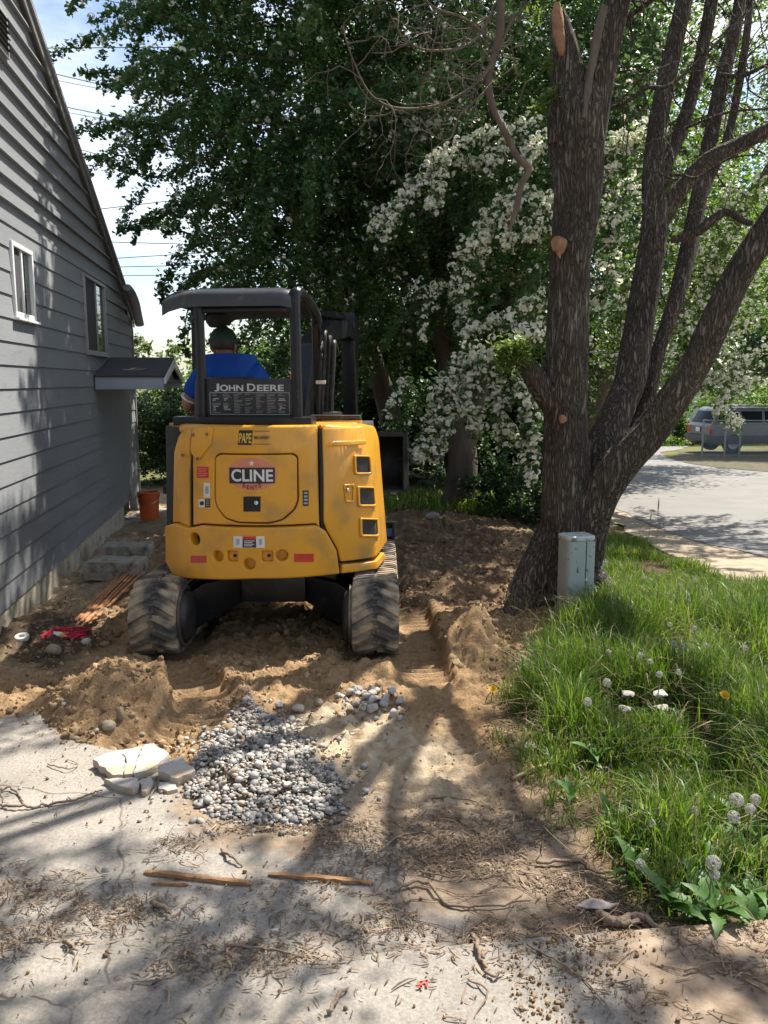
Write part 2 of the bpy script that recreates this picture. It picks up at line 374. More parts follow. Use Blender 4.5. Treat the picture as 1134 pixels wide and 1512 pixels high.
def catmull(pts, n=6):
    pts = [Vector(p) for p in pts]; out = []
    P = [pts[0] * 2 - pts[1]] + pts + [pts[-1] * 2 - pts[-2]]
    for i in range(1, len(P) - 2):
        for k in range(n):
            t = k / n; a, b, c, d = P[i - 1], P[i], P[i + 1], P[i + 2]
            out.append(.5 * ((2 * b) + (c - a) * t + (2 * a - 5 * b + 4 * c - d) * t * t + (3 * b - a - 3 * c + d) * t ** 3))
    out.append(pts[-1]); return out
def lerp_list(L_, n):
    x = np.linspace(0, len(L_) - 1, n); return list(np.interp(x, range(len(L_)), L_))

# ------------------------------------------------------------------ terrain
def cum(p): return [Vector((q.x, q.y, 0)) for q in p]
RUTS = [catmull(cum([G(600, 900), G(612, 960), G(632, 1020), G(668, 1085), G(712, 1150), G(760, 1200)]), 12),
        catmull(cum([G(255, 985), G(285, 1010), G(300, 1045), G(262, 1085), G(205, 1100)]), 12)]
def poly_dist(X, Y, P):
    best = np.full(X.shape, 9e9); arc = np.zeros(X.shape); acc = 0
    for a, b in zip(P[:-1], P[1:]):
        d = b - a; l2 = d.x * d.x + d.y * d.y
        t = np.clip(((X - a.x) * d.x + (Y - a.y) * d.y) / max(l2, 1e-9), 0, 1)
        dd = np.hypot(X - a.x - t * d.x, Y - a.y - t * d.y); L_ = math.sqrt(l2)
        m = dd < best; best = np.where(m, dd, best); arc = np.where(m, acc + t * L_, arc); acc += L_
    return best, arc
def in_poly(X, Y, P):
    r = np.zeros(X.shape, bool); n = len(P)
    for i in range(n):
        x1, y1 = P[i][0], P[i][1]; x2, y2 = P[i - 1][0], P[i - 1][1]
        c = ((y1 > Y) != (y2 > Y)) & (X < (x2 - x1) * (Y - y1) / (y2 - y1 + 1e-12) + x1); r ^= c
    return r
def poly_sd(X, Y, P):                   # signed distance, positive inside
    d, _ = poly_dist(X, Y, [Vector((p[0], p[1], 0)) for p in list(P) + [P[0]]])
    return np.where(in_poly(X, Y, P), d, -d)
def gpoly(px): return [tuple(G(*p)[:2]) for p in px]
CONC = gpoly([(-700, 1500), (-500, 1065), (-10, 1062), (62, 1050), (92, 1090), (165, 1108), (235, 1112), (262, 1150), (285, 1195), (330, 1215), (400, 1222),
              (490, 1222), (555, 1200), (620, 1195), (660, 1235), (690, 1290), (760, 1340), (800, 1420), (760, 1600), (-700, 1700)])
LAWN = gpoly([(752, 1000), (742, 1060), (775, 1130), (838, 1185), (868, 1240), (905, 1300), (960, 1368), (1010, 1378), (1134, 1366), (1700, 1340),
              (1900, 1000), (1500, 905), (1134, 878), (1040, 842), (985, 818), (940, 795), (893, 768), (880, 800), (872, 840), (862, 900), (800, 925), (770, 960)])
SAND = gpoly([(400, 1050), (480, 1030), (600, 1060), (680, 1100), (740, 1160), (700, 1200), (600, 1195), (520, 1200), (430, 1160)])
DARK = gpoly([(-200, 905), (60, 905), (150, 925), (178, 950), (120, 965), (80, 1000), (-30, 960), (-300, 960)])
MND = [(G(196, 1035), .21, .24, .22), (G(130, 1050), .13, .20, .16), (G(260, 1045), .07, .2, .2), (G(180, 985), .07, .22, .2),
       (G(702, 968), .34, .17, .20), (G(690, 930), .10, .25, .25), (G(660, 868), .12, .18, .2), (G(620, 900), .05, .3, .3),
       (G(330, 1045), .05, .12, .12), (G(600, 850), .07, .25, .2), (G(720, 800), .06, .6, .4), (G(640, 770), .10, .8, .5),
       (G(545, 1045), .05, .13, .12), (G(380, 1140), .03, .22, .22), (G(20, 930), .03, .4, .3)]
MX, MY = -.755, 6.03                    # swing centre of the excavator
def track_plane(y): return -.040 - .034 * (y - 5.05)
def clamp01(a): return np.clip(a, 0, 1)
def terrain(X, Y, detail=True):
    Z = base(X, Y)
    lawn = poly_sd(X, Y, LAWN); conc = poly_sd(X, Y, CONC)
    for c, a, sx, sy in MND:
        q = ((X - c.x) / sx) ** 2 + ((Y - c.y) / sy) ** 2
        Z = Z + a * np.exp(-q * .9) * (.65 + .7 * fbm(X * 5, Y * 5, oct=3, s=3))
    dirt = clamp01(sstep(0., .18, -conc)) * clamp01(sstep(0, .2, -lawn))
    dirt = dirt * sstep(2.6, 3.3, Y) * (1 - sstep(13, 16, Y)) * (1 - sstep(1.4, 1.9, X - .10 * (Y - 6)))
    n = fbm(X * 2.2, Y * 2.2, oct=3, s=11) - .5
    Z = Z + dirt * n * .10
    if detail:
        Z = Z + dirt * ((fbm(X * 9, Y * 9, oct=4, s=21, g=.62) - .5) * .105 + (np.maximum(0, fbm(X * 22, Y * 22, oct=2, s=5) - .56)) * .10)
        Z = Z + dirt * (fbm(X * 24, Y * 24, oct=2, s=23, g=.7) - .5) * .030
    Z = Z - .06 * sstep(1.0, .2, X + 1.893 + .143 * Y) * sstep(4.8, 7.2, Y) * (1 - sstep(14, 16, Y))
    for i, P in enumerate(RUTS):
        d, a = poly_dist(X, Y, P); wd = .165
        m = 1 - sstep(wd * .85, wd * 1.15, d)
        bars = np.tanh(2.2 * np.sin(a / .085 * 2 * math.pi + d * 14))
        tr = base(X, Y) - .035 + .016 * bars + .02 * (fbm(X * 6, Y * 6, oct=3, s=8) - .5)
        fade = 1 if i else (1 - .8 * sstep(1.3, 1.9, a))
        Z = Z * (1 - m * fade) + tr * m * fade + .03 * fade * np.exp(-((d - wd * 1.25) / .05) ** 2) * (.4 + fbm(X * 8, Y * 8, oct=2, s=31))
    # bare, levelled strips the machine stands on
    for cx in (-.70, .70):
        m = sstep(.24, .17, np.abs(X - MX - cx)) * sstep(4.92, 5.0, Y) * (1 - sstep(7.2, 7.6, Y))
        Z = Z * (1 - m) + m * (track_plane(Y) - .004)
    m = sstep(.80, .60, np.abs(X - MX)) * sstep(4.9, 5.3, Y) * (1 - sstep(7.4, 7.9, Y))
    Z = Z - m * .05
    soil = sstep(-.02, .2, lawn)
    Z = Z + soil * ((fbm(X * 4, Y * 4, oct=3, s=41) - .5) * .05 + .01)
    # concrete and the strip in front stay flat; soil is worn down behind the kerb slab on the right
    fl = sstep(-.05, .05, conc)
    Z = Z * (1 - fl) + (base(X, Y) - .012) * fl
    # clear of things: road and far field
    return Z
gx = np.concatenate([-np.geomspace(3.0, 400, 60)[::-1], np.arange(-2.98, 1.9, .0165), np.arange(1.92, 4.5, .05), np.geomspace(4.55, 420, 60)])
gy = np.concatenate([np.linspace(-30, 1.4, 18), np.arange(1.45, 6.6, .0165), np.arange(6.6, 10, .03), np.geomspace(10.05, 900, 90)])
X, Y = np.meshgrid(gx, gy)
Z = terrain(X, Y)
nx, ny = len(gx), len(gy)
idx = np.arange(nx * ny).reshape(ny, nx)
F = np.stack([idx[:-1, :-1], idx[:-1, 1:], idx[1:, 1:], idx[1:, :-1]], -1).reshape(-1, 4)
me = npmesh('ground', np.stack([X, Y, Z], -1).reshape(-1, 3), F)
edge = (fbm(X * 6, Y * 6, oct=4, s=77) - .5) * .22
lawn_m = sstep(-.10, .10, poly_sd(X, Y, LAWN) + edge)
sand_m = sstep(-.12, .15, poly_sd(X, Y, SAND) + edge * 1.4)
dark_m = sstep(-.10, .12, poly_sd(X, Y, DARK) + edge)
path_m = sstep(3.6, 2.9, Y + edge * 2) * (1 - lawn_m)          # dusty brown soil over the old concrete
wallside = sstep(.9, .3, np.abs((X + 1.893 + .143 * Y))) * sstep(4.5, 5, Y)
back_m = sstep(-.4, .3, X) * sstep(5.4, 6.6, Y + edge * 3) * (1 - lawn_m)
far_m = np.maximum(sstep(13.5, 16, Y), sstep(1.2, 1.9, X - .10 * (Y - 6)) * (1 - lawn_m) * sstep(7.2, 8.4, Y))
me.color_attributes.new('mask_a', 'FLOAT_COLOR', 'POINT').data.foreach_set('color', np.stack([lawn_m, sand_m, dark_m, path_m], -1).astype(np.float32).ravel())
me.color_attributes.new('mask_b', 'FLOAT_COLOR', 'POINT').data.foreach_set('color', np.stack([wallside, far_m, back_m, wallside * 0 + 1], -1).astype(np.float32).ravel())
smooth(me, 180)
def soil_material():
    m, n, b, o = new_mat('soil'); l = n.links.new
    tc = n.nodes.new('ShaderNodeTexCoord')
    def noise(sc, det=8, ro=.6):
        t = n.nodes.new('ShaderNodeTexNoise'); t.inputs['Scale'].default_value = sc; t.inputs['Detail'].default_value = det; t.inputs['Roughness'].default_value = ro
        l(tc.outputs['Object'], t.inputs['Vector']); return t.outputs['Fac']
    def ramp(f, stops):
        r = n.nodes.new('ShaderNodeValToRGB'); e = r.color_ramp.elements
        e[0].position, e[0].color = stops[0][0], rgba(stops[0][1]); e[1].position, e[1].color = stops[-1][0], rgba(stops[-1][1])
        for p, c in stops[1:-1]: e.new(p).color = rgba(c)
        l(f, r.inputs['Fac']); return r.outputs['Color']
    def mix(f, a, c):
        x = n.nodes.new('ShaderNodeMixRGB'); l(f, x.inputs['Fac']); l(a, x.inputs['Color1']); l(c, x.inputs['Color2']); return x.outputs['Color']
    A = n.nodes.new('ShaderNodeAttribute'); A.attribute_name = 'mask_a'
    B = n.nodes.new('ShaderNodeAttribute'); B.attribute_name = 'mask_b'
    sa = n.nodes.new('ShaderNodeSeparateColor'); l(A.outputs['Color'], sa.inputs[0])
    sb = n.nodes.new('ShaderNodeSeparateColor'); l(B.outputs['Color'], sb.inputs[0])
    dirt = ramp(noise(3.5), [(.25, (.18, .108, .054)), (.5, (.30, .193, .102)), (.75, (.40, .28, .155))])
    fine = ramp(noise(34, 5), [(.35, (.19, .120, .063)), (.65, (.38, .265, .15))])
    f5 = n.nodes.new('ShaderNodeMath'); f5.operation = 'MULTIPLY'; f5.inputs[0].default_value = .5; f5.inputs[1].default_value = 1
    c = mix(f5.outputs[0], dirt, fine)
    sand = ramp(noise(14, 7), [(.3, (.30, .22, .14)), (.5, (.42, .34, .235)), (.7, (.52, .44, .33))])
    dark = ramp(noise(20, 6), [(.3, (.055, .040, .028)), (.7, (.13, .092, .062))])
    path = ramp(noise(9, 8), [(.3, (.145, .102, .070)), (.5, (.24, .182, .130)), (.7, (.35, .285, .215))])
    lawn = ramp(noise(22, 6), [(.3, (.045, .036, .020)), (.6, (.10, .075, .042)), (.8, (.17, .12, .07))])
    wall = ramp(noise(16, 7), [(.3, (.24, .165, .095)), (.55, (.38, .29, .19)), (.7, (.50, .41, .30))])
    far = ramp(noise(1.4, 7), [(.3, (.10, .075, .045)), (.5, (.13, .13, .05)), (.72, (.10, .15, .04))])
    back_shade = ramp(noise(5, 8), [(.3, (.10, .066, .04)), (.55, (.17, .115, .07)), (.75, (.26, .18, .11))])  # darker brown: shade over the back dirt is put into the colour
    c = mix(sb.outputs[2], c, back_shade); c = mix(sb.outputs[0], c, wall); c = mix(sb.outputs[1], c, far)
    c = mix(sa.outputs[1], c, sand); c = mix(A.outputs['Alpha'], c, path)
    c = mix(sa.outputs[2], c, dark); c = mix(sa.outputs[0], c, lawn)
    l(c, b.inputs['Base Color']); b.inputs['Roughness'].default_value = 1.; b.inputs['Specular IOR Level'].default_value = .15
    bp = n.nodes.new('ShaderNodeBump'); bp.inputs['Strength'].default_value = .8; bp.inputs['Distance'].default_value = .02
    l(noise(60, 8, .7), bp.inputs['Height']); l(bp.outputs[0], b.inputs['Normal'])
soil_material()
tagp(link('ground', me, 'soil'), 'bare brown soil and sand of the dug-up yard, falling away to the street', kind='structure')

# ---- concrete driveway (old, dusty, cracked) as a sheet of its own with a ragged edge
def concrete_material(name, dusty, tint=1.):
    m, n, b, o = new_mat(name); l = n.links.new
    tc = n.nodes.new('ShaderNodeTexCoord')
    def noise(sc, det=8, ro=.6):
        t = n.nodes.new('ShaderNodeTexNoise'); t.inputs['Scale'].default_value = sc; t.inputs['Detail'].default_value = det; t.inputs['Roughness'].default_value = ro
        l(tc.outputs['Object'], t.inputs['Vector']); return t.outputs['Fac']
    def ramp(f, stops):
        r = n.nodes.new('ShaderNodeValToRGB'); e = r.color_ramp.elements
        e[0].position, e[0].color = stops[0][0], rgba(stops[0][1]); e[1].position, e[1].color = stops[-1][0], rgba(stops[-1][1])
        for p, c in stops[1:-1]: e.new(p).color = rgba(c)
        l(f, r.inputs['Fac']); return r.outputs['Color']
    def mix(f, a, c, mode='MIX'):
        x = n.nodes.new('ShaderNodeMixRGB'); x.blend_type = mode; l(f, x.inputs['Fac']); l(a, x.inputs['Color1']); l(c, x.inputs['Color2']); return x.outputs['Color']
    c = ramp(noise(2.3), [(.3, tuple(tint * k for k in (.25, .228, .20))), (.7, tuple(tint * k for k in (.355, .328, .29)))])
    f = ramp(noise(90, 3), [(.3, (.62, .62, .62)), (.7, (1.1, 1.1, 1.1))])
    x = n.nodes.new('ShaderNodeMixRGB'); x.blend_type = 'MULTIPLY'; x.inputs['Fac'].default_value = .8; l(c, x.inputs['Color1']); l(f, x.inputs['Color2']); c = x.outputs['Color']
    d = ramp(noise(9, 8), [(.3, (.145, .102, .070)), (.5, (.24, .182, .130)), (.7, (.35, .285, .215))])
    at_ = n.nodes.new('ShaderNodeAttribute'); at_.attribute_name = 'dust'
    ad = n.nodes.new('ShaderNodeMath'); ad.operation = 'ADD'; l(noise(3.1, 9, .7), ad.inputs[0]); l(at_.outputs['Fac'], ad.inputs[1])
    mr = n.nodes.new('ShaderNodeMapRange'); mr.inputs['From Min'].default_value = dusty; mr.inputs['From Max'].default_value = dusty + .16
    l(ad.outputs[0], mr.inputs['Value']); c = mix(mr.outputs[0], c, d)
    v = n.nodes.new('ShaderNodeTexVoronoi'); v.feature = 'DISTANCE_TO_EDGE'; v.inputs['Scale'].default_value = .75
    wv = n.nodes.new('ShaderNodeMixRGB'); wv.blend_type = 'ADD'; wv.inputs['Fac'].default_value = .12
    tn = n.nodes.new('ShaderNodeTexNoise'); tn.inputs['Scale'].default_value = 3.5; tn.inputs['Detail'].default_value = 6
    l(tc.outputs['Object'], tn.inputs['Vector']); l(tc.outputs['Object'], wv.inputs['Color1']); l(tn.outputs['Color'], wv.inputs['Color2'])
    l(wv.outputs[0], v.inputs['Vector'])
    cm = n.nodes.new('ShaderNodeMapRange'); cm.inputs['From Min'].default_value = .001; cm.inputs['From Max'].default_value = .004
    cm.inputs['To Min'].default_value = .75; cm.inputs['To Max'].default_value = 0
    l(v.outputs['Distance'], cm.inputs['Value'])
    k = n.nodes.new('ShaderNodeRGB'); k.outputs[0].default_value = (.06, .045, .03, 1)
    cg = n.nodes.new('ShaderNodeMapRange'); cg.inputs['From Min'].default_value = .46; cg.inputs['From Max'].default_value = .56; l(noise(1.1, 4), cg.inputs['Value'])
    cx = n.nodes.new('ShaderNodeMath'); cx.operation = 'MULTIPLY'; l(cm.outputs[0], cx.inputs[0]); l(cg.outputs[0], cx.inputs[1])
    c = mix(cx.outputs[0], c, k.outputs[0])
    l(c, b.inputs['Base Color']); b.inputs['Roughness'].default_value = .95; b.inputs['Specular IOR Level'].default_value = .2
    bp = n.nodes.new('ShaderNodeBump'); bp.inputs['Strength'].default_value = .45; bp.inputs['Distance'].default_value = .012
    l(noise(70, 8, .7), bp.inputs['Height']); l(bp.outputs[0], b.inputs['Normal'])
concrete_material('old_concrete', .76)
concrete_material('kerb_concrete', .74, .92)
def snap(X, Y, sd_, st):                # pull the outer ring of grid points onto the outline
    gy_, gx_ = np.gradient(sd_, st); g = np.hypot(gx_, gy_) + 1e-6
    keep = sd_ > -1.1 * st; mv = keep & (sd_ < 0); d = np.where(mv, np.clip(-sd_ / g, 0, 1.5 * st), 0)
    return X + gx_ / g * d, Y + gy_ / g * d, keep
def sheet(name, poly, mat, x0, x1, y0, y1, st, zf, dust, ragged=.05, thick=.09):
    xs = np.arange(x0, x1, st); ys = np.arange(y0, y1, st); X, Y = np.meshgrid(xs, ys)
    sdv = poly_sd(X, Y, poly) + (fbm(X * 5, Y * 5, oct=5, s=91, g=.6) - .5) * ragged
    X, Y, keep = snap(X, Y, sdv, st); Zt = zf(X, Y)
    idx = np.arange(X.size).reshape(X.shape)
    q = keep[:-1, :-1] & keep[1:, :-1] & keep[:-1, 1:] & keep[1:, 1:]
    F = np.stack([idx[:-1, :-1][q], idx[:-1, 1:][q], idx[1:, 1:][q], idx[1:, :-1][q]], -1)
    me = npmesh(name, np.stack([X, Y, Zt], -1).reshape(-1, 3), F)
    me.attributes.new('dust', 'FLOAT', 'POINT').data.foreach_set('value', dust(X, Y).astype(np.float32).ravel())
    bm = bmesh.new(); bm.from_mesh(me)
    bmesh.ops.delete(bm, geom=[v for v in bm.verts if not v.link_faces], context='VERTS')
    r = bmesh.ops.extrude_edge_only(bm, edges=[e for e in bm.edges if e.is_boundary])
    for g in r['geom']:
        if isinstance(g, bmesh.types.BMVert): g.co.z -= thick
    bm.to_mesh(me); bm.free(); smooth(me, 40)
    o = link(name, me, mat); return o
EDGE = [G(-600, 1560), G(0, 1490), G(208, 1462), G(420, 1438), G(620, 1414), G(780, 1399), G(960, 1384), G(1134, 1371), G(1800, 1330)]
def conc_dust(X, Y):
    return .03 + .24 * sstep(-1.3, .15, X) + .30 * sstep(.30, .02, poly_sd(X, Y, CONC)) * sstep(-1.2, -.6, X) + .10 * sstep(.15, 0, poly_sd(X, Y, CONC)) + .12 * (fbm(X * 1.3, Y * 1.3, oct=3, s=55) - .5)
KERB = [(p.x, p.y) for p in EDGE] + [(3.2, .9), (-3, .9)]
drv = sheet('driveway', CONC, 'old_concrete', -4.2, 1.1, 1.35, 4.4, .02, lambda X, Y: base(X, Y) + .004 + .006 * (fbm(X * 2, Y * 2, oct=2, s=61) - .5), conc_dust)
tagp(drv, 'old cracked concrete driveway dusted with soil and twigs', kind='structure')
krb = sheet('pavement', KERB, 'kerb_concrete', -3.2, 3.4, 1.0, 3.6, .025, lambda X, Y: 0 * X + .030 + .004 * (fbm(X * 3, Y * 3, oct=2, s=62) - .5),
            lambda X, Y: .06 + .42 * sstep(.25, .85, X + .25 * (Y - 2.2)) + .10 * (fbm(X * 2, Y * 2, oct=3, s=56) - .5) - .04, ragged=.02)
tagp(krb, 'concrete pavement slab strip along the front of the driveway', kind='structure')
GRID_Z, GXS, GYS = Z, gx, gy
def grid_z(x, y):                        # bilinear read-back of the modelled ground
    x = np.asarray(x, float); y = np.asarray(y, float)
    i = np.clip(np.searchsorted(GXS, x) - 1, 0, len(GXS) - 2); j = np.clip(np.searchsorted(GYS, y) - 1, 0, len(GYS) - 2)
    fx = (x - GXS[i]) / (GXS[i + 1] - GXS[i]); fy = (y - GYS[j]) / (GYS[j + 1] - GYS[j])
    return GRID_Z[j, i] * (1 - fx) * (1 - fy) + GRID_Z[j, i + 1] * fx * (1 - fy) + GRID_Z[j + 1, i] * (1 - fx) * fy + GRID_Z[j + 1, i + 1] * fx * fy
def ground_z(x, y):
    z = float(grid_z(x, y))
    if in_poly(np.array([x]), np.array([y]), KERB)[0]: return max(z, .030)
    if in_poly(np.array([x]), np.array([y]), CONC)[0]: return max(z, float(base(x, y)) + .005)
    return z
def GZ(u, v):                            # pixel -> point on the modelled ground
    p = G(u, v)
    for _ in range(8):
        x, dy, dz = ray(u, v); z = ground_z(p.x, p.y); t = (CAM_H - z) / -dz
        q = Vector((x * t, dy * t, z)); p = p.lerp(q, .6)
    p.z = ground_z(p.x, p.y); return p

# ---- street
def rz(X, Y): return base(X, Y) + .015
ROAD = gpoly([(893, 742), (960, 778), (1040, 806), (1134, 826), (1700, 905), (2600, 720), (1300, 692), (1134, 690), (1050, 684), (985, 676), (975, 668), (1008, 664), (1016, 658), (1000, 652), (930, 652), (905, 670), (880, 700)])
def far_sheet(name, poly, mat, st, dz, rag=.3):
    xs = [p[0] for p in poly]; ys = [p[1] for p in poly]
    X, Y = np.meshgrid(np.arange(min(xs), max(xs), st), np.arange(min(ys), max(ys), st))
    X, Y, k = snap(X, Y, poly_sd(X, Y, poly) + (fbm(X * 1.5, Y * 1.5, oct=4, s=19) - .5) * rag, st)
    idx = np.arange(X.size).reshape(X.shape); q = k[:-1, :-1] & k[1:, :-1] & k[:-1, 1:] & k[1:, 1:]
    F = np.stack([idx[:-1, :-1][q], idx[:-1, 1:][q], idx[1:, 1:][q], idx[1:, :-1][q]], -1)
    me = npmesh(name, np.stack([X, Y, base(X, Y) + dz], -1).reshape(-1, 3), F)
    bm = bmesh.new(); bm.from_mesh(me); bmesh.ops.delete(bm, geom=[v for v in bm.verts if not v.link_faces], context='VERTS'); bm.to_mesh(me); bm.free()
    smooth(me, 180); return link(name, me, mat)
SHOULDER = gpoly([(880, 735), (893, 768), (940, 795), (985, 818), (1040, 842), (1134, 878), (1500, 1010), (1900, 960), (1134, 815), (1040, 795), (960, 765), (900, 740)])
pm('gravel_shoulder', (.27, .215, .15), (.37, .305, .22), 6, rough=1., bump=.6, bscale=60, c3=(.22, .18, .12), s3=40, lo3=.56, hi3=.7)
tagp(far_sheet('road_shoulder', SHOULDER, 'gravel_shoulder', .10, .008, .25), 'sandy gravel shoulder between the grass and the road', kind='structure')
tagp(far_sheet('road', ROAD, 'asphalt', .18, .015, .3), 'sunlit grey asphalt street curving behind the tree', kind='structure')
VERGE = gpoly([(985, 677), (1010, 684), (1060, 692), (1134, 698), (1500, 715), (1500, 664), (1134, 664), (1040, 666), (1005, 669)])
pm('verge_soil', (.055, .05, .028), (.11, .085, .05), 3, rough=1., bump=.6, bscale=40, c3=(.06, .09, .03), s3=5)
tagp(far_sheet('verge', VERGE, 'verge_soil', .2, .024, .4), 'shaded verge of leaf litter and short grass below the wire fence', kind='structure')
# ------------------------------------------------------------------ house
HX0 = -1.893; HANG = math.atan(.143)
hd = Vector((-math.sin(HANG), math.cos(HANG), 0)); hn = Vector((math.cos(HANG), math.sin(HANG), 0)); H0 = Vector((HX0, 0, 0))
def wall_pt(u, v, out=0.):               # pixel -> (along, height) on the gable wall (or on a plane parallel to it)
    d = Vector(ray(u, v)); o = Vector((0, 0, CAM_H)) - H0 - hn * out
    t = -o.dot(hn) / d.dot(hn); p = o + d * t
    return p.dot(hd), p.z
house = empty('house', H0, HANG, 'grey lap-sided house gable with concrete foundation and dark roof edge', 'house')
A_NEAR, A_FAR = -2.0, wall_pt(200, 640)[0]
Z_SID, LAP = .115, .1725
(ra0, rz0), (ra1, rz1) = wall_pt(36, 0, .015), wall_pt(170, 392, .015)
PITCHR = (rz0 - rz1) / (ra1 - ra0)
def roof_z(a): return rz1 - (a - ra1) * PITCHR - .10      # underside of the rake at the wall
A_PEAK = ra0 - 3.3
def rect(pts):
    q = [wall_pt(*p) for p in pts]
    return (.5 * (q[0][0] + q[3][0]), .5 * (q[1][0] + q[2][0]), .5 * (q[2][1] + q[3][1]), .5 * (q[0][1] + q[1][1]))
WINS = [rect([(8.7, 354), (40.5, 370), (49, 474.6), (18.5, 469)]), rect([(118.5, 404), (150, 420), (156, 525), (126.5, 521.7)])]
def top_at(a): return roof_z(a) if a > A_PEAK else roof_z(2 * A_PEAK - a)
row = 0; z = Z_SID
while z < roof_z(A_PEAK) - .02:
    z1 = z + LAP
    aL = A_NEAR if top_at(A_NEAR) > z else A_PEAK - (roof_z(A_PEAK) - z) / PITCHR
    aR = A_FAR if roof_z(A_FAR) > z else A_PEAK + (roof_z(A_PEAK) - z) / PITCHR
    segs = [(aL, aR, z, z1)]
    for (b0, b1, c0, c1) in WINS:
        new = []
        for (s0, s1, y0, y1) in segs:
            if y1 <= c0 or y0 >= c1 or s1 <= b0 or s0 >= b1: new.append((s0, s1, y0, y1)); continue
            if s0 < b0: new.append((s0, b0, y0, y1))
            if s1 > b1: new.append((b1, s1, y0, y1))
            if y0 < c0: new.append((max(s0, b0), min(s1, b1), y0, c0))
            if y1 > c1: new.append((max(s0, b0), min(s1, b1), c1, y1))
        segs = new
    m = MB()
    for (s0, s1, y0, y1) in segs:
        if s1 - s0 < .01: continue
        def off(zz): return .020 - .011 * (zz - z) / LAP       # lower edge stands proud of the board below
        cut = [(s0, y0), (s1, y0), (s1, min(y1, max(y0 + .002, top_at(s1)))), (s0, min(y1, max(y0 + .002, top_at(s0))))]
        lo = y0 - (.014 if abs(y0 - z) < 1e-6 else 0)
        V = []
        for k, (a, zz) in enumerate(cut):
            zz2 = lo if k < 2 else zz; V.append((off(zz2), a, zz2))
        V += [(-.01, p[1], p[2]) for p in V]
        m.add(V, [(0, 1, 2, 3), (7, 6, 5, 4), (0, 4, 5, 1), (1, 5, 6, 2), (2, 6, 7, 3), (3, 7, 4, 0)])
    if m.V: m.build('board', 'siding', house, ang=20)
    z = z1; row += 1
# wall core behind the boards, with real openings left at the windows
m = MB(); cells_a = sorted({A_NEAR, A_FAR - .02, A_PEAK} | {w_[0] for w_ in WINS} | {w_[1] for w_ in WINS} | set(np.arange(A_NEAR, A_FAR, .5)))
for a0, a1 in zip(cells_a[:-1], cells_a[1:]):
    am = .5 * (a0 + a1); holes = [(w_[2], w_[3]) for w_ in WINS if w_[0] - 1e-6 <= a0 and a1 <= w_[1] + 1e-6]
    spans = [(-.02 + Z_SID, None)] if not holes else [(-.02 + Z_SID, holes[0][0]), (holes[0][1], None)]
    for y0, y1 in spans:
        t0 = y1 if y1 else top_at(a0); t1 = y1 if y1 else top_at(a1)
        V = [(-.012, a0, y0), (-.012, a1, y0), (-.012, a1, t1), (-.012, a0, t0)]; V += [(-.12, p[1], p[2]) for p in V]
        m.add(V, [(0, 1, 2, 3), (7, 6, 5, 4), (0, 4, 5, 1), (1, 5, 6, 2), (2, 6, 7, 3), (3, 7, 4, 0)])
m.build('wall', 'siding', house, ang=20)
MB().box2((-.16, A_NEAR, -.9), (.010, A_FAR - 1.35, Z_SID - .022)).build('foundation', 'foundation', house)
MB().box2((-.5, A_FAR - 1.35, -.9), (-.42, A_FAR - .02, Z_SID - .022)).build('dark_recess', 'dark_interior', house)  # dark panel set back below the siding, past the foundation's end
MB().box2((-.10, A_FAR - .16, -.9), (.0, A_FAR - .02, Z_SID - .022)).build('corner_post', 'trim_grey', house)
MB().box2((-6, A_FAR - .13, -.9), (-.13, A_FAR - .03, 2.6)).build('side_wall', 'siding', house)
MB().box2((-.02, A_FAR - .03, Z_SID - .02), (.034, A_FAR + .025, roof_z(A_FAR) - .02)).build('corner_trim', 'siding', house, bevel=.004)
for k, (a0, a1, z0, z1) in enumerate(WINS):
    fm = 'white_vinyl' if k == 0 else 'bronze_vinyl'; t = .035 if k == 0 else .028
    win = MB()
    for b0, b1, c0, c1 in [(a0, a1, z0, z0 + t * 1.2), (a0, a1, z1 - t, z1), (a0, a0 + t, z0 + t * 1.2, z1 - t), (a1 - t, a1, z0 + t * 1.2, z1 - t)]:
        win.box2((-.06, b0, c0), (.036, b1, c1))
    am = a0 + (a1 - a0) * (.5 if k == 0 else .56)
    win.box2((-.045, am - t * .5, z0 + t * 1.2), (.024, am + t * .5, z1 - t))
    wo_ = win.build('window', fm, house, bevel=.003)
    MB().box2((.004, a0 + t + .001, z0 + t * 1.2), (.010, am - t * .5, z1 - t)).build('screen', 'window_screen', wo_)
    MB().box2((-.004, am + t * .5, z0 + t * 1.2), (.004, a1 - t - .001, z1 - t)).build('pane', 'window_glass' if 'window_glass' in MATS else 'tinted_glass', wo_)
    MB().box2((-.03, a0 - .015, z0 - .022), (.06, a1 + .015, z0 - .003)).build('sill', fm, wo_, bevel=.003)
# attic vent at the top left
va, vz = wall_pt(-4, 75); vb, vz1 = wall_pt(2.5, 22)
v_ = MB().box2((.0, va - .35, vz), (.04, vb, vz1)).build('vent', 'bronze_vinyl', house, bevel=.004)
for i in range(6):
    zz = vz + .03 + (vz1 - vz - .06) * (i + .5) / 6
    MB().box((.045, (va - .35 + vb) / 2, zz), (.03, vb - va + .30, .008), rot=(0, R(35), 0)).build('slat', 'dark_interior', v_)
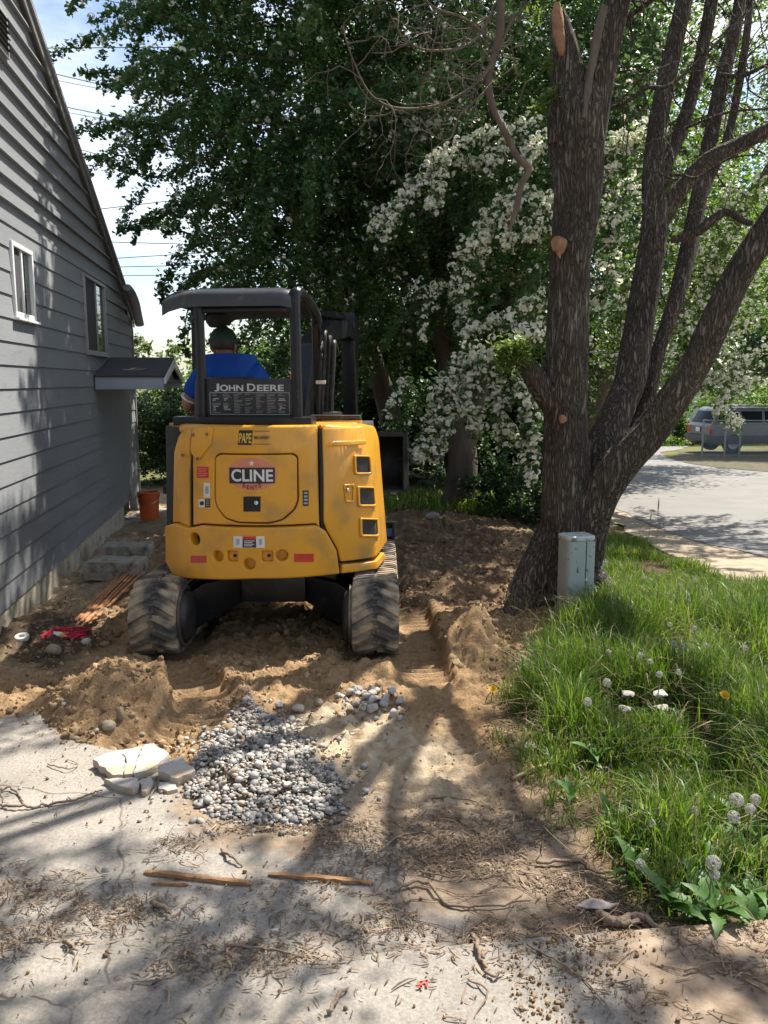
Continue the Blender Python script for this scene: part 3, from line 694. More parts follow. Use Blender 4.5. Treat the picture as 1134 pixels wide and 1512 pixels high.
# roof: sheathing, shingle edge, rake board, soffit, eave gutter
def slope_slab(m, o0, o1, a0, a1, dz0, dz1):
    V = []
    for o_ in (o0, o1):
        for a in (a0, a1):
            for dz in (dz0, dz1): V.append((o_, a, rz1 - (a - ra1) * PITCHR + dz))
    m.add(V, [(0, 1, 3, 2), (4, 6, 7, 5), (0, 4, 5, 1), (2, 3, 7, 6), (0, 2, 6, 4), (1, 5, 7, 3)])
A_EAVE = A_FAR + .12
m = MB(); slope_slab(m, -6, .062, A_PEAK, A_EAVE, .018, .045); roof = m.build('roof', 'shingle', house)
m = MB(); slope_slab(m, -6, .021, A_PEAK + .01, A_EAVE - .03, -.012, .015); m.build('soffit', 'trim_grey', roof)
m = MB(); slope_slab(m, .024, .042, A_PEAK, A_EAVE - .02, -.105, .015); m.build('rake_board', 'trim_grey', roof, bevel=.004)
m = MB(); slope_slab(m, .044, .066, A_PEAK, A_EAVE + .01, -.008, .017); m.build('drip_edge', 'gutter_metal', roof)
V = [(o_, 2 * A_PEAK - a, z_) for o_ in (-6, .062) for a, z_ in ((A_PEAK, rz1 - (A_PEAK - ra1) * PITCHR + .018), (A_PEAK, rz1 - (A_PEAK - ra1) * PITCHR + .045), (A_PEAK + 7, rz1 - (A_PEAK + 7 - ra1) * PITCHR + .018), (A_PEAK + 7, rz1 - (A_PEAK + 7 - ra1) * PITCHR + .045))]
MB().add(V, [(0, 1, 3, 2), (4, 6, 7, 5), (0, 4, 5, 1), (2, 3, 7, 6), (0, 2, 6, 4), (1, 5, 7, 3)]).build('roof_slope', 'shingle', roof)
ze = rz1 - (A_EAVE - ra1) * PITCHR
prof = [(A_EAVE - .02, ze - .10), (A_EAVE + .06, ze - .10), (A_EAVE + .11, ze - .02), (A_EAVE + .11, ze + .02), (A_EAVE + .10, ze + .02), (A_EAVE + .09, ze - .015), (A_EAVE + .05, ze - .085), (A_EAVE - .02, ze - .085)]
g_ = MB().prism(prof, 'x', -5, .10).build('gutter', 'gutter_metal', house)
prof2 = [(A_EAVE - .02, ze - .10), (A_EAVE + .06, ze - .10), (A_EAVE + .11, ze - .02), (A_EAVE + .11, ze + .02), (A_EAVE - .02, ze + .02)]
MB().prism(prof2, 'x', .101, .112).build('end_cap', 'gutter_metal', g_)
# boxed eave return and the gutter elbow hanging at the corner
MB().prism([(A_FAR - .55, rz1 - (A_FAR - .55 - ra1) * PITCHR - .012), (A_FAR + .26, rz1 - (A_FAR + .26 - ra1) * PITCHR - .012), (A_FAR + .26, ze - .16), (A_FAR - .25, ze - .16)], 'x', .0225, .0235).build('eave_return', 'trim_grey', house, bevel=.004)
el = [(.10, A_FAR - .80, ze + .30), (.12, A_FAR - .62, ze + .25), (.14, A_FAR - .42, ze + .13), (.15, A_FAR - .30, ze - .03), (.16, A_FAR - .22, ze - .15)]
MB().tube(catmull(el, 4), .062, 10, ell=.75).build('downspout_elbow', 'gutter_metal', house)
# little gabled door canopy
(e0, ez) = wall_pt(137, 575); ez0 = wall_pt(137, 556)[1]; (rg, rgz) = wall_pt(160, 530)
def out_len(u, v, a, zz):                # how far out from the wall, at given along/height, a pixel column lies
    best = (9e9, 0)
    for k in range(400):
        o_ = k * .005; p = H0 + hd * a + hn * o_; x = p.x / p.y; y_ = (zz - CAM_H) / p.y
        # project
        q = Vector((p.x, p.y, zz - CAM_H)); depth = q.y * CT - q.z * ST
        uu = 567 + FPX * q.x / depth
        if abs(uu - u) < best[0]: best = (abs(uu - u), o_)
    return best[1]
OL = out_len(240, 575, e0, ez)
half = max(.35, rg - e0); rise = rgz - ez0
aw = empty('door_canopy', H0 + hd * rg + hn * .03, HANG, 'small gabled door canopy with dark shingles and pale fascia on the grey wall', 'canopy')
def awp(o_, a, z_): return (o_, a, z_)
m = MB()
for sgn in (-1, 1):
    V = [(0, sgn * .0, rgz + .02), (OL, 0, rgz + .02), (OL, sgn * (half + .03), ez0 + .012), (0, sgn * (half + .03), ez0 + .012)]
    V += [(p[0], p[1], p[2] - .018) for p in V]
    m.add(V, [(0, 1, 2, 3), (7, 6, 5, 4), (0, 4, 5, 1), (1, 5, 6, 2), (2, 6, 7, 3), (3, 7, 4, 0)])
m.build('roof', 'shingle', aw)
for sgn in (-1, 1):
    MB().box2((0, sgn * half - .012, ez), (OL - .015, sgn * half + .012, ez0 - .006)).build('fascia', 'awning_fascia', aw, bevel=.003)
    V = [(OL - .012, 0, rgz - .002), (OL - .012, sgn * (half + .02), ez0 - .010), (OL - .012, sgn * (half + .02), ez0 - .085), (OL - .012, 0, rgz - .10)]
    V += [(p[0] + .022, p[1], p[2]) for p in V]
    MB().add(V, [(0, 1, 2, 3), (7, 6, 5, 4), (0, 4, 5, 1), (1, 5, 6, 2), (2, 6, 7, 3), (3, 7, 4, 0)]).build('rake_board', 'white_vinyl', aw, bevel=.002)
MB().box2((.0, -half + .02, ez0 - .05), (OL - .03, half - .02, ez0 - .035)).build('soffit', 'trim_grey', aw)
MB().prism([(-half + .1, ez0 - .03), (half - .1, ez0 - .03), (0, rgz - .1)], 'x', OL - .10, OL - .08).build('gable_panel', 'trim_grey', aw)
# ------------------------------------------------------------------ excavator
EX = empty('excavator', (MX, MY, 0), 0, 'yellow compact excavator with dark canopy and rubber tracks, seen from behind', 'excavator')
YAW = -R(7.0)                            # upper body swung a little to the right
RB = .87                                 # tail radius
PHM = math.asin(.75 / RB); SM = RB * PHM
def plan(s, o=0.):                       # rear arc then straight flanks, local upper-body frame
    if abs(s) <= SM:
        f = s / RB; return ((RB + o) * math.sin(f), -(RB + o) * math.cos(f))
    sg = 1 if s > 0 else -1; d = abs(s) - SM
    x0, y0 = RB * math.sin(PHM), -RB * math.cos(PHM)
    # blend the normal from the arc into the flank
    k = min(1, d / .10); a = PHM + (math.pi / 2 - PHM) * k
    return (sg * (x0 + o * math.sin(a)), y0 + d - o * math.cos(a))
cyw, syw = math.cos(YAW), math.sin(YAW)
SS = np.linspace(-SM - .6, SM + 1.2, 1400)
PW = []
for s_ in SS:
    lx, ly = plan(s_, 0); PW.append((MX + lx * cyw - ly * syw, MY + lx * syw + ly * cyw))
PW = np.array(PW)
# camera-facing part of the plan curve
_n = np.gradient(PW, axis=0); _nx, _ny = _n[:, 1], -_n[:, 0]
FACE = (_nx * (0 - PW[:, 0]) + _ny * (0 - PW[:, 1])) > 0
def sz(u, v):                            # pixel -> (arc length, height) on the body skin
    x, dy, dz = ray(u, v); uu = 567 + FPX * PW[:, 0] * dy / PW[:, 1]
    e = np.abs(uu - u) + np.where(FACE, 0, 1e4); i = int(np.argmin(e))
    return SS[i], CAM_H + dz / dy * PW[i, 1]
def skinp(s, o, z_):                     # skin with a rounded shoulder at the top and a flank that leans in
    k = min(1, max(0, (s - SM * .55) / (SM * .45))); k = k * k * (3 - 2 * k)
    lean = .075 * k * min(1, max(0, (z_ - .60) / .80)) ** 1.3
    top = .035 * min(1, max(0, (z_ - 1.30) / .12)) ** 2
    return plan(s, o - lean - top)
def curve_panel(name, outlines, mat, parent, o0, o1, bevel=.006, step=.03, zb=None, text=None):
    """flat outline(s) in (s, z), first is outer, others holes; bent round the body skin between offsets o0..o1"""
    cu = bpy.data.curves.new(name, 'CURVE'); cu.dimensions = '2D'; cu.fill_mode = 'BOTH'
    for ol in outlines:
        sp = cu.splines.new('POLY'); sp.points.add(len(ol) - 1); sp.use_cyclic_u = True
        for i, p in enumerate(ol): sp.points[i].co = (p[0], p[1], 0, 1)
    cu.extrude = max(.0003, (o1 - o0) / 2 - bevel); cu.bevel_depth = bevel; cu.bevel_resolution = 2; cu.offset = -bevel
    return bend(name, cu, mat, parent, (o0 + o1) / 2, step)
def bend(name, cu, mat, parent, oc, step=.03, scale=1., shift=(0, 0), flat=False):
    to = bpy.data.objects.new('tmp', cu); COL.objects.link(to)
    me = bpy.data.meshes.new_from_object(to.evaluated_get(bpy.context.evaluated_depsgraph_get()))
    bpy.data.objects.remove(to); bpy.data.curves.remove(cu)
    bm = bmesh.new(); bm.from_mesh(me)
    bmesh.ops.remove_doubles(bm, verts=bm.verts, dist=1e-5)
    for v in bm.verts: v.co = Vector((v.co.x * scale + shift[0], v.co.y * scale + shift[1], v.co.z))
    if not flat:
        xs = [v.co.x for v in bm.verts]
        x = math.floor(min(xs) / step) * step + step
        while x < max(xs):
            bmesh.ops.bisect_plane(bm, geom=bm.verts[:] + bm.edges[:] + bm.faces[:], plane_co=(x, 0, 0), plane_no=(1, 0, 0), dist=1e-6)
            x += step
        for v in bm.verts:
            X_, Y_ = skinp(v.co.x, oc + v.co.z, v.co.y); v.co = Vector((X_, Y_, v.co.y))
    bmesh.ops.recalc_face_normals(bm, faces=bm.faces)
    bm.to_mesh(me); bm.free(); smooth(me, 40); me.materials.clear()
    return link(name, me, mat, parent)
def up(o):                               # part of the swung upper body
    o.rotation_euler.z = YAW; return o
def rnd_poly(pts, r=.02, n=4):           # rounded corners
    out = []; m = len(pts)
    for i in range(m):
        p, a, b = Vector(pts[i]), Vector(pts[i - 1]), Vector(pts[(i + 1) % m])
        da, db = (a - p), (b - p); rr = min(r, da.length * .45, db.length * .45)
        A, B = p + da.normalized() * rr, p + db.normalized() * rr
        for k in range(n + 1):
            t = k / n; out.append(tuple(A * (1 - t) ** 2 + p * 2 * t * (1 - t) + B * t * t))
    return out
def px_poly(px, r=.015, n=4): return rnd_poly([Vector(sz(*p)) for p in px], r, n)
def circ(c, r, n=20): return [(c[0] + r * math.cos(2 * math.pi * k / n), c[1] + r * math.sin(2 * math.pi * k / n)) for k in range(n)]
ZT = sz(380, 628)[1]; ZB = sz(380, 853)[1]
# dark core under the skins
corepl = [(-SM - .02, ZB + .02), (SM + .95, ZB + .04), (SM + .95, ZT - .03), (-SM - .02, ZT - .03)]
up(curve_panel('body_core', [corepl], 'black_matte', EX, -.14, -.035, .004))
# counterweight with its tie-down holes
cw = px_poly([(250, 776), (262, 772), (283, 779), (300, 775), (466, 775), (479, 783), (494, 812), (498.5, 846), (378, 853), (262, 850), (251, 828)], .012)
holes = []
for (u, v, r_) in [(292.6, 795, .041), (325.7, 820, .035), (370, 831.6, .036), (416.7, 819, .036)]: holes.append(circ(sz(u, v), r_))
for (u, v) in [(346, 820), (395.5, 820)]:
    c = sz(u, v); holes.append(rnd_poly([(c[0] - .032, c[1] - .033), (c[0] + .032, c[1] - .033), (c[0] + .032, c[1] + .033), (c[0] - .032, c[1] + .033)], .012))
CW = up(curve_panel('counterweight', [cw] + holes, 'yellow', EX, -.05, .035, .012))
for (u, v, r_) in [(325.7, 820, .030), (370, 831.6, .030), (416.7, 819, .030)]:
    c = sz(u, v); curve_panel('lifting_eye', [circ(c, .037)], 'yellow', CW, -.05, -.02, .001)
for (u, v) in [(346, 820), (395.5, 820)]:
    c = sz(u, v); curve_panel('bolt_recess', [circ(c, .040)], 'yellow', CW, -.05, .004, .001)
    curve_panel('bolt', [circ((c[0] + .008, c[1]), .011, 8)], 'black_matte', CW, .003, .012, .001)
    
# lower skirt right of the counterweight
up(curve_panel('side_skirt', [px_poly([(503, 833), (563, 816), (566, 822), (502, 846)], .006)] , 'yellow', EX, -.05, .022, .008))
# rear upper panel with a hole where the hatch sits
hatch_px = [(319, 676), (325, 671.5), (432, 671.5), (438.5, 676), (438.5, 738), (434, 751), (417, 766), (398, 771), (352, 770), (334, 764), (322, 749), (319, 738)]
hat = [Vector(sz(*p)) for p in hatch_px]; hc = sum(hat, Vector((0, 0))) / len(hat)
hat_r = rnd_poly(hat, .02)
def grow(P, d): return [tuple(Vector(p) + (Vector(p) - hc).normalized() * d) for p in P]
rear = px_poly([(284, 629), (472, 629), (472, 780), (466, 773), (300, 773), (285, 776)], .010)
RP = up(curve_panel('rear_panel', [rear, grow(hat_r, .012)], 'yellow', EX, -.045, 0., .008))
HT = up(curve_panel('hatch', [grow(hat_r, .002)], 'yellow', EX, -.03, .006, .008))
HG = up(curve_panel('hatch_seal', [grow(hat_r, .016), grow(hat_r, .003)], 'black_matte', EX, -.04, -.012, .001))
LP = up(curve_panel('left_cover', [px_poly([(256, 668), (262, 642), (270, 632), (279.5, 629), (279.5, 779), (262, 771), (254, 772)], .012)], 'yellow', EX, -.045, -.004, .008))
sce = sz(563, 812); SE = SM + .62
SC = up(curve_panel('side_cover', [rnd_poly([Vector(sz(*p)) for p in ((477.5, 632), (482, 628), (538, 631))] + [Vector((SM + .12, ZT - .012)), Vector((SE - .06, ZT - .05)), Vector((SE, ZT - .16)), Vector((SE, sce[1] + .01))] + [Vector(sz(*p)) for p in ((560, 813), (502, 829), (498, 811), (482, 783), (477.5, 770))], .012),
     ] , 'yellow', EX, -.045, .012, .010))
# rounded shoulder on top of the skins
for nm, a, b, par in (('top_trim', 258, 472, RP), ('top_trim', 478, 548, SC)):
    s0, z0 = sz(a, 630); s1, z1 = sz(b, 630)
    pts = [(*skinp(s0 + (s1 - s0) * k / 24, -.030, ZT), ZT - .036) for k in range(25)]
    MB().tube(pts, .034, 10).build(nm, 'yellow', par)
# deck on top of the engine bay
m = MB(); pl = [skinp(s_, -.05, ZT) for s_ in np.linspace(-SM, SM + .55, 60)]
m.prism(pl, 'z', ZT - .06, ZT - .012); up(m.build('engine_deck', 'yellow', EX, ang=30))
# raised crease on the side cover and vents
c0, c1 = sz(484, 654), sz(549, 652)
curve_panel('crease', [rnd_poly([(c0[0], c0[1] - .02), (c1[0], c1[1] - .02), (c1[0], c1[1] + .01), (c0[0] + .03, c0[1] + .01)], .01)], 'yellow', SC, .006, .020, .006)
for (x0, y0, x1, y1) in [(527.6, 675, 550.7, 698), (531, 720.7, 553.4, 745), (532.6, 767, 554.4, 789)]:
    a = [Vector(sz(*p)) for p in ((x0 - 3, y0 - 3), (x1 + 1.5, y0 - 2), (x1 + 1.5, y1 + 3), (x0 - 3, y1 + 3))]
    b = [Vector(sz(*p)) for p in ((x0, y0), (x1, y0 + .5), (x1, y1), (x0, y1))]
    vt = curve_panel('vent', [rnd_poly(a, .02), rnd_poly(b, .014)], 'yellow', SC, .008, .026, .005)
    curve_panel('opening', [rnd_poly(b, .014)], 'decal_black', vt, .0, .0135, .001)
    B0, B1 = b[0], b[2]; mg = MB(); n_ = 6
    for i in range(-n_, n_):               # diagonal mesh wires
        for sg in (1, -1):
            p0 = Vector((B0.x + (B1.x - B0.x) * (i / n_), B1.y)); pts = []
            for k in range(7):
                q = Vector((p0.x + (B1.x - B0.x) * k / 6, (B1.y if sg > 0 else B0.y) + (B0.y - B1.y) * sg * k / 6))
                if B0.x + .004 < q.x < B1.x - .004: pts.append((*skinp(q.x, .016, q.y), q.y))
            if len(pts) > 1: mg.tube(pts, .0008, 4, caps=False)
    mg.build('grille', 'dark_iron', vt)
hl = [Vector(sz(*p)) for p in ((507, 715), (523, 714), (522, 742), (509, 742))]
hh = curve_panel('handle', [rnd_poly(hl, .01), rnd_poly([hl[0].lerp(hl[2], .12), hl[1].lerp(hl[3], .12), hl[2].lerp(hl[0], .12), hl[3].lerp(hl[1], .12)], .006)], 'yellow', SC, .008, .022, .004)
c = sz(512.5, 723.5); curve_panel('lock', [circ(c, .011, 14)], 'chrome', hh, .012, .028, .002)
# seams
def seam(px, parent, r=.010):
    pts = [(*skinp(sz(*p)[0], -.006, sz(*p)[1]), sz(*p)[1]) for p in px]; return MB().tube(catmull(pts, 5), r, 6).build('seam', 'black_matte', parent)
seam([(474.8, 632), (475, 700), (475, 768), (479, 783), (492, 806), (499, 828), (500, 844)], RP)
seam([(281.7, 632), (282, 700), (282.5, 776)], LP, .008)
# corner plate with three bolts
cp = [Vector(sz(*p)) for p in ((281.5, 631), (312, 631), (313, 656), (293, 680), (283, 668))]
cpo = curve_panel('corner_plate', [rnd_poly(cp, .02)], 'yellow', LP, -.002, .012, .003)
for p in ((285, 642), (305, 641), (294, 677)): curve_panel('bolt', [circ(sz(*p), .010, 8)], 'worn_steel', cpo, .010, .020, .002)
for p in ((269.5, 672),): curve_panel('bolt', [circ(sz(*p), .009, 8)], 'worn_steel', LP, -.005, .006, .002)
# ---- decals
def decal(name, x0, y0, x1, y1, mat, parent, o=.0, r=.004, th=.0016):
    a = [Vector(sz(*p)) for p in ((x0, y1), (x1, y1), (x1, y0), (x0, y0))]
    return curve_panel(name, [rnd_poly(a, r)], mat, parent, o, o + th, .0003)
def lettering(name, txt, u0, v0, u1, v1, mat, parent, o, bold=.0, stretch=True):
    cu = bpy.data.curves.new(name, 'FONT'); cu.body = txt; cu.extrude = .0006; cu.offset = bold; cu.size = 1
    cu.align_x = 'LEFT'
    to = bpy.data.objects.new('tmp', cu); COL.objects.link(to)
    me = bpy.data.meshes.new_from_object(to.evaluated_get(bpy.context.evaluated_depsgraph_get())); bpy.data.objects.remove(to); bpy.data.curves.remove(cu)
    co = np.array([v.co[:] for v in me.vertices]); mn, mx = co.min(0), co.max(0)
    a, b = sz(u0, v1), sz(u1, v0)
    bm = bmesh.new(); bm.from_mesh(me); bmesh.ops.remove_doubles(bm, verts=bm.verts, dist=1e-5)
    for v in bm.verts:
        x = a[0] + (v.co.x - mn[0]) / (mx[0] - mn[0]) * (b[0] - a[0]); zz = a[1] + (v.co.y - mn[1]) / (mx[1] - mn[1]) * (b[1] - a[1])
        X_, Y_ = skinp(x, o + v.co.z, zz); v.co = Vector((X_, Y_, zz))
    bm.to_mesh(me); bm.free(); me.materials.clear()
    return link(name, me, mat, parent)
# hire logo on the hatch
cl = Vector(sz(372.5, 700)); el_ = [(cl.x + .158 * math.cos(t), cl.y + .103 * math.sin(t)) for t in np.linspace(0, 2 * math.pi, 40, endpoint=False)]
lg = curve_panel('logo', [el_], 'decal_pink', HT, .0060, .0072, .0003)
decal('logo_bar', 339.5, 690, 406, 713.5, 'decal_black', lg, .0074, .003, .0012)
lettering('lettering', 'CLINE', 343, 693, 403, 710.5, 'decal_white', lg, .0094, .022)
for i, ch in enumerate('RENTS'):
    uu = 361.5 + i * 5.6; vv = 719.6 - abs(i - 2) ** 2 * .7
    lettering('lettering', ch, uu - 2.1, vv - 3, uu + 2.1, vv + 3, 'decal_maroon', lg, .0080, .02)
cs = Vector(sz(371.8, 684)); star = []
for k in range(10):
    rr = .020 if k % 2 == 0 else .0085; a = math.pi / 2 + k * math.pi / 5; star.append((cs.x + rr * math.cos(a), cs.y + rr * math.sin(a)))
curve_panel('star', [star], 'decal_white', lg, .0076, .0086, .0002)
lt = decal('latch', 360, 733, 385, 755, 'black_matte', HT, .002, .005, .008)
curve_panel('knob', [circ(sz(379, 742), .014, 14)], 'chrome', lt, .008, .024, .003)
hl = decal('latch_recess', 354, 728.5, 391, 732, 'yellow', HT, .003, .008, .008); decal('latch_recess', 358, 757, 388, 761, 'yellow', HT, .003, .008, .008)
pd = decal('decal', 351, 635.5, 372, 657, 'decal_black', RP, .001)
lettering('lettering', 'PAPE', 353, 640, 370.5, 654, 'decal_yellow', pd, .0034, .02)
pe = lettering('lettering', 'MACHINERY', 375, 643.6, 397.5, 648.4, 'decal_black', RP, .002, .012)
decal('decal_rule', 374, 636.3, 398, 637, 'dark_line', RP, .0006, .0002); decal('decal_rule', 374, 655.3, 398, 656, 'dark_line', RP, .0006, .0002)
rl = decal('warning_label', 291, 689, 308, 705.6, 'decal_red', RP, .001)
for i in range(4): decal('print_line', 293, 691.5 + i * 3.4, 306 - (i % 2) * 2, 692.6 + i * 3.4, 'decal_pink', rl, .0030, .0003, .0008)
wl = decal('warning_label', 301, 712.6, 310.5, 734.5, 'decal_white', RP, .001)
decal('pictogram', 303.5, 718, 308.5, 729, 'decal_grey', wl, .0030, .008, .0008)
wl = decal('warning_label', 293.6, 737, 302.6, 749, 'decal_white', RP, .001)
decal('pictogram', 295.5, 740, 301.5, 746, 'decal_black', wl, .0030, .010, .0008)
bl = decal('warning_label', 303, 737, 310.4, 749, 'decal_black', RP, .001)
for i in range(3): decal('print_line', 304.3, 739 + i * 3.2, 309.3, 740.2 + i * 3.2, 'decal_grey', bl, .0030, .0003, .0008)
bt = decal('serial_tag', 447, 724, 455.5, 747, 'decal_black', RP, .001)
for i in range(4): decal('print_line', 448.5, 726.5 + i * 5, 454, 729.3 + i * 5, 'decal_grey', bt, .0030, .002, .0008)
wd = decal('warning_label', 348, 790, 392, 807, 'decal_white', CW, .036)
decal('label_center', 361, 790.3, 380, 806.7, 'decal_black', wd, .0380, .001, .0010)
decal('label_header', 361, 790.3, 380, 794.8, 'decal_red', wd, .0394, .001, .0008)
for i in range(4): decal('print_line', 363, 796.5 + i * 2.4, 378 - (i % 2) * 3, 797.5 + i * 2.4, 'decal_white', wd, .0394, .0003, .0006)
decal('pictogram', 352, 794, 357, 803, 'decal_grey', wd, .0380, .008, .0008); decal('pictogram', 384, 794, 388.5, 803, 'decal_grey', wd, .0380, .008, .0008)
decal('reflector', 287.5, 819, 310, 829.5, 'reflector_red', CW, .036, .002); decal('reflector', 433.6, 816, 461, 828, 'reflector_red', CW, .036, .002)

# ---- undercarriage: two rubber tracks
TR, TL, TWd = .205, 1.62, .30            # end radius, wheelbase, width
per = 2 * TL + 2 * math.pi * TR
def tpath(p, h):                         # along the belt (p) and outward height h -> local y,z of the track
    p = p % per; r = TR + h
    if p < TL: return (-TL / 2 + p, -r)                       # bottom, rear to front
    p -= TL
    if p < math.pi * TR: a = p / TR; return (TL / 2 + r * math.sin(a), -r * math.cos(a))
    p -= math.pi * TR
    if p < TL: return (TL / 2 - p, r - .018 * math.sin(math.pi * p / TL))
    p -= TL; a = p / TR; return (-TL / 2 - r * math.sin(a), r * math.cos(a))
NL = 56; pitch = per / NL; LUG = .029
def make_track(side):
    t = MB(); n = 220; V = []; w2 = TWd / 2
    sec = [(-w2, -.020), (-w2, .002), (-w2 + .012, .012), (-.02, .012), (.02, .012), (w2 - .012, .012), (w2, .002), (w2, -.020)]
    for i in range(n):
        for (x, h) in sec: y, z_ = tpath(per * i / n, h); V.append((x, y, z_ + TR + .040))
    k = len(sec); F = [(i * k + j, i * k + (j + 1) % k, ((i + 1) % n) * k + (j + 1) % k, ((i + 1) % n) * k + j) for i in range(n) for j in range(k)]
    t.add(V, F)
    for i in range(NL):                  # chevron lugs, left and right halves staggered by half a pitch
        for sg in (-1, 1):
            p0 = i * pitch + (0 if sg < 0 else pitch * .5); sk = .050
            lo = []; hi = []
            for (x, dp) in [(.012, .004), (.055, .018), (w2 - .03, sk), (w2 - .004, sk + .012)]:
                for wdt, arr in ((.024 + .008 * (x > .03), None),):
                    lo.append((sg * x, p0 + dp - wdt, p0 + dp + wdt * .9)); hi.append((sg * x * .985, p0 + dp - wdt * .55, p0 + dp + wdt * .5))
            V = []
            for (x, a, b) in lo:
                for q in (a, b): y, z_ = tpath(q, .008); V.append((x, y, z_ + TR + .040))
            for j, (x, a, b) in enumerate(hi):
                for q in (a, b): y, z_ = tpath(q, .012 + LUG * (1 if j < 3 else .7)); V.append((x, y, z_ + TR + .040))
            F = []
            for j in range(3):
                a = 2 * j; F += [(8 + a, 8 + a + 1, 8 + a + 3, 8 + a + 2), (a, a + 2, 8 + a + 2, 8 + a), (a + 1, 8 + a + 1, 8 + a + 3, a + 3)]
            F += [(0, 8, 9, 1), (6, 7, 15, 14)]
            t.add(V, F)
        # short centre bars between the halves
        for q0 in (.15, .65):
            V = []
            for x in (-.018, .018):
                for hh_, dq in ((.008, -.014), (.026, -.008), (.026, .008), (.008, .014)): y, z_ = tpath((i + q0) * pitch + dq, hh_); V.append((x, y, z_ + TR + .040))
            t.add(V, [(0, 1, 2, 3), (7, 6, 5, 4), (0, 4, 5, 1), (1, 5, 6, 2), (2, 6, 7, 3)])
    to = t.build('track', 'rubber', EX, ang=30)
    to.location = (side * .70, 0, track_plane(MY)); to.rotation_euler = (-R(1.95), 0, 0)
    zc = TR + .040
    sp = MB().lathe([(0, -.11), (.165, -.11), (.178, -.10), (.178, .10), (.165, .11), (0, .11)], 28, (0, -TL / 2, zc), 'x').build('sprocket', 'dark_iron', to)
    MB().lathe([(0, -.11), (.170, -.11), (.178, -.10), (.178, .10), (.170, .11), (0, .11)], 28, (0, TL / 2, zc), 'x').build('idler', 'dark_iron', to)
    for yy in (-.45, -.15, .15, .45):
        MB().lathe([(0, -.10), (.06, -.10), (.065, -.09), (.065, .09), (.06, .10), (0, .10)], 16, (0, yy, .105), 'x').build('roller', 'dark_iron', to)
    MB().box((0, .05, zc - .01), (.15, TL - .35, .17)).build('track_frame', 'dark_iron', to, bevel=.015)
    s_ = -side                            # travel motor cover on the inner face
    MB().lathe([(0, .215), (.10, .213), (.150, .20), (.163, .185), (.168, .15), (.19, .145), (.195, .10)], 30, (0, -TL / 2, zc), 'x').build('motor_cover', 'worn_steel' if False else 'dark_iron', to) if s_ > 0 else \
        MB().lathe([(0, -.215), (.10, -.213), (.150, -.20), (.163, -.185), (.168, -.15), (.19, -.145), (.195, -.10)], 30, (0, -TL / 2, zc), 'x').build('motor_cover', 'dark_iron', to)
    MB().lathe([(.172, s_ * .152), (.196, s_ * .152), (.200, s_ * .168), (.176, s_ * .170)], 36, (0, -TL / 2, zc), 'x').build('wear_ring', 'worn_steel', to)
make_track(-1); make_track(1)
zu = track_plane(MY)
uf = MB(); uf.box((0, 0, .40 + zu), (.86, .95, .16))
for sx in (-1, 1):
    for sy in (-1, 1):
        pts = catmull([(sx * .28, sy * .26, .40 + zu), (sx * .44, sy * .40, .37 + zu), (sx * .56, sy * .52, .29 + zu), (sx * .66, sy * .62, .23 + zu)], 5)
        uf.tube(pts, lerp_list([.11, .10, .09], len(pts)), 8, ell=1.0)
    # sloping cover plate seen under the counterweight
    V = [(sx * .20, -.50, .47 + zu), (sx * .20, -.45, .28 + zu), (sx * .63, -.62, .06 + zu), (sx * .63, -.70, .33 + zu), (sx * .45, -.62, .44 + zu)]
    V2 = [(v[0], v[1] + .10, v[2]) for v in V]
    uf.add(V + V2, [(0, 1, 2, 3, 4), (9, 8, 7, 6, 5)] + [(i, (i + 1) % 5, 5 + (i + 1) % 5, 5 + i) for i in range(5)])
uf.box((0, -.48, .38 + zu), (.44, .08, .19))
uf.build('undercarriage_frame', 'black_paint', EX, bevel=.012)
MB().lathe([(0, .46), (.36, .46), (.38, .47), (.38, .55), (.34, .56), (0, .56)], 32, (0, 0, zu)).build('swing_bearing', 'dark_iron', EX)
MB().lathe([(0, .53), (.70, .53), (.72, .54), (.72, .60), (0, .60)], 40, (0, 0, zu)).build('turntable', 'black_matte', EX)
# dozer blade in front
bz = .10; pr = [(1.42 + .06 * math.sin(math.pi * k / 10), bz + .33 * k / 10) for k in range(11)]
pr = pr + [(y - .045, z_) for y, z_ in pr[::-1]]
bld = MB().prism(pr, 'x', -.83, .83).build('dozer_blade', 'dark_iron', EX, bevel=.004)
MB().box((.842, 1.43, bz + .17), (.018, .13, .34)).build('end_plate', 'dark_iron', bld, bevel=.004)
MB().box((-.842, 1.43, bz + .17), (.018, .13, .34)).build('end_plate', 'dark_iron', bld, bevel=.004)
MB().tube([(.70, 1.40, bz + .345), (.87, 1.40, bz + .345)], .012, 10).build('lift_eye', 'worn_steel', bld)
MB().box((.80, 1.392, bz + .25), (.055, .004, .075)).build('sticker', 'decal_blue', bld); MB().box((.805, 1.392, bz + .165), (.04, .004, .045)).build('sticker', 'decal_orange', bld)
for sx in (-1, 1): MB().box((sx * .40, .95, .22), (.10, 1.0, .10), rot=(-R(3), 0, 0)).build('blade_arm', 'black_paint', bld, bevel=.01)

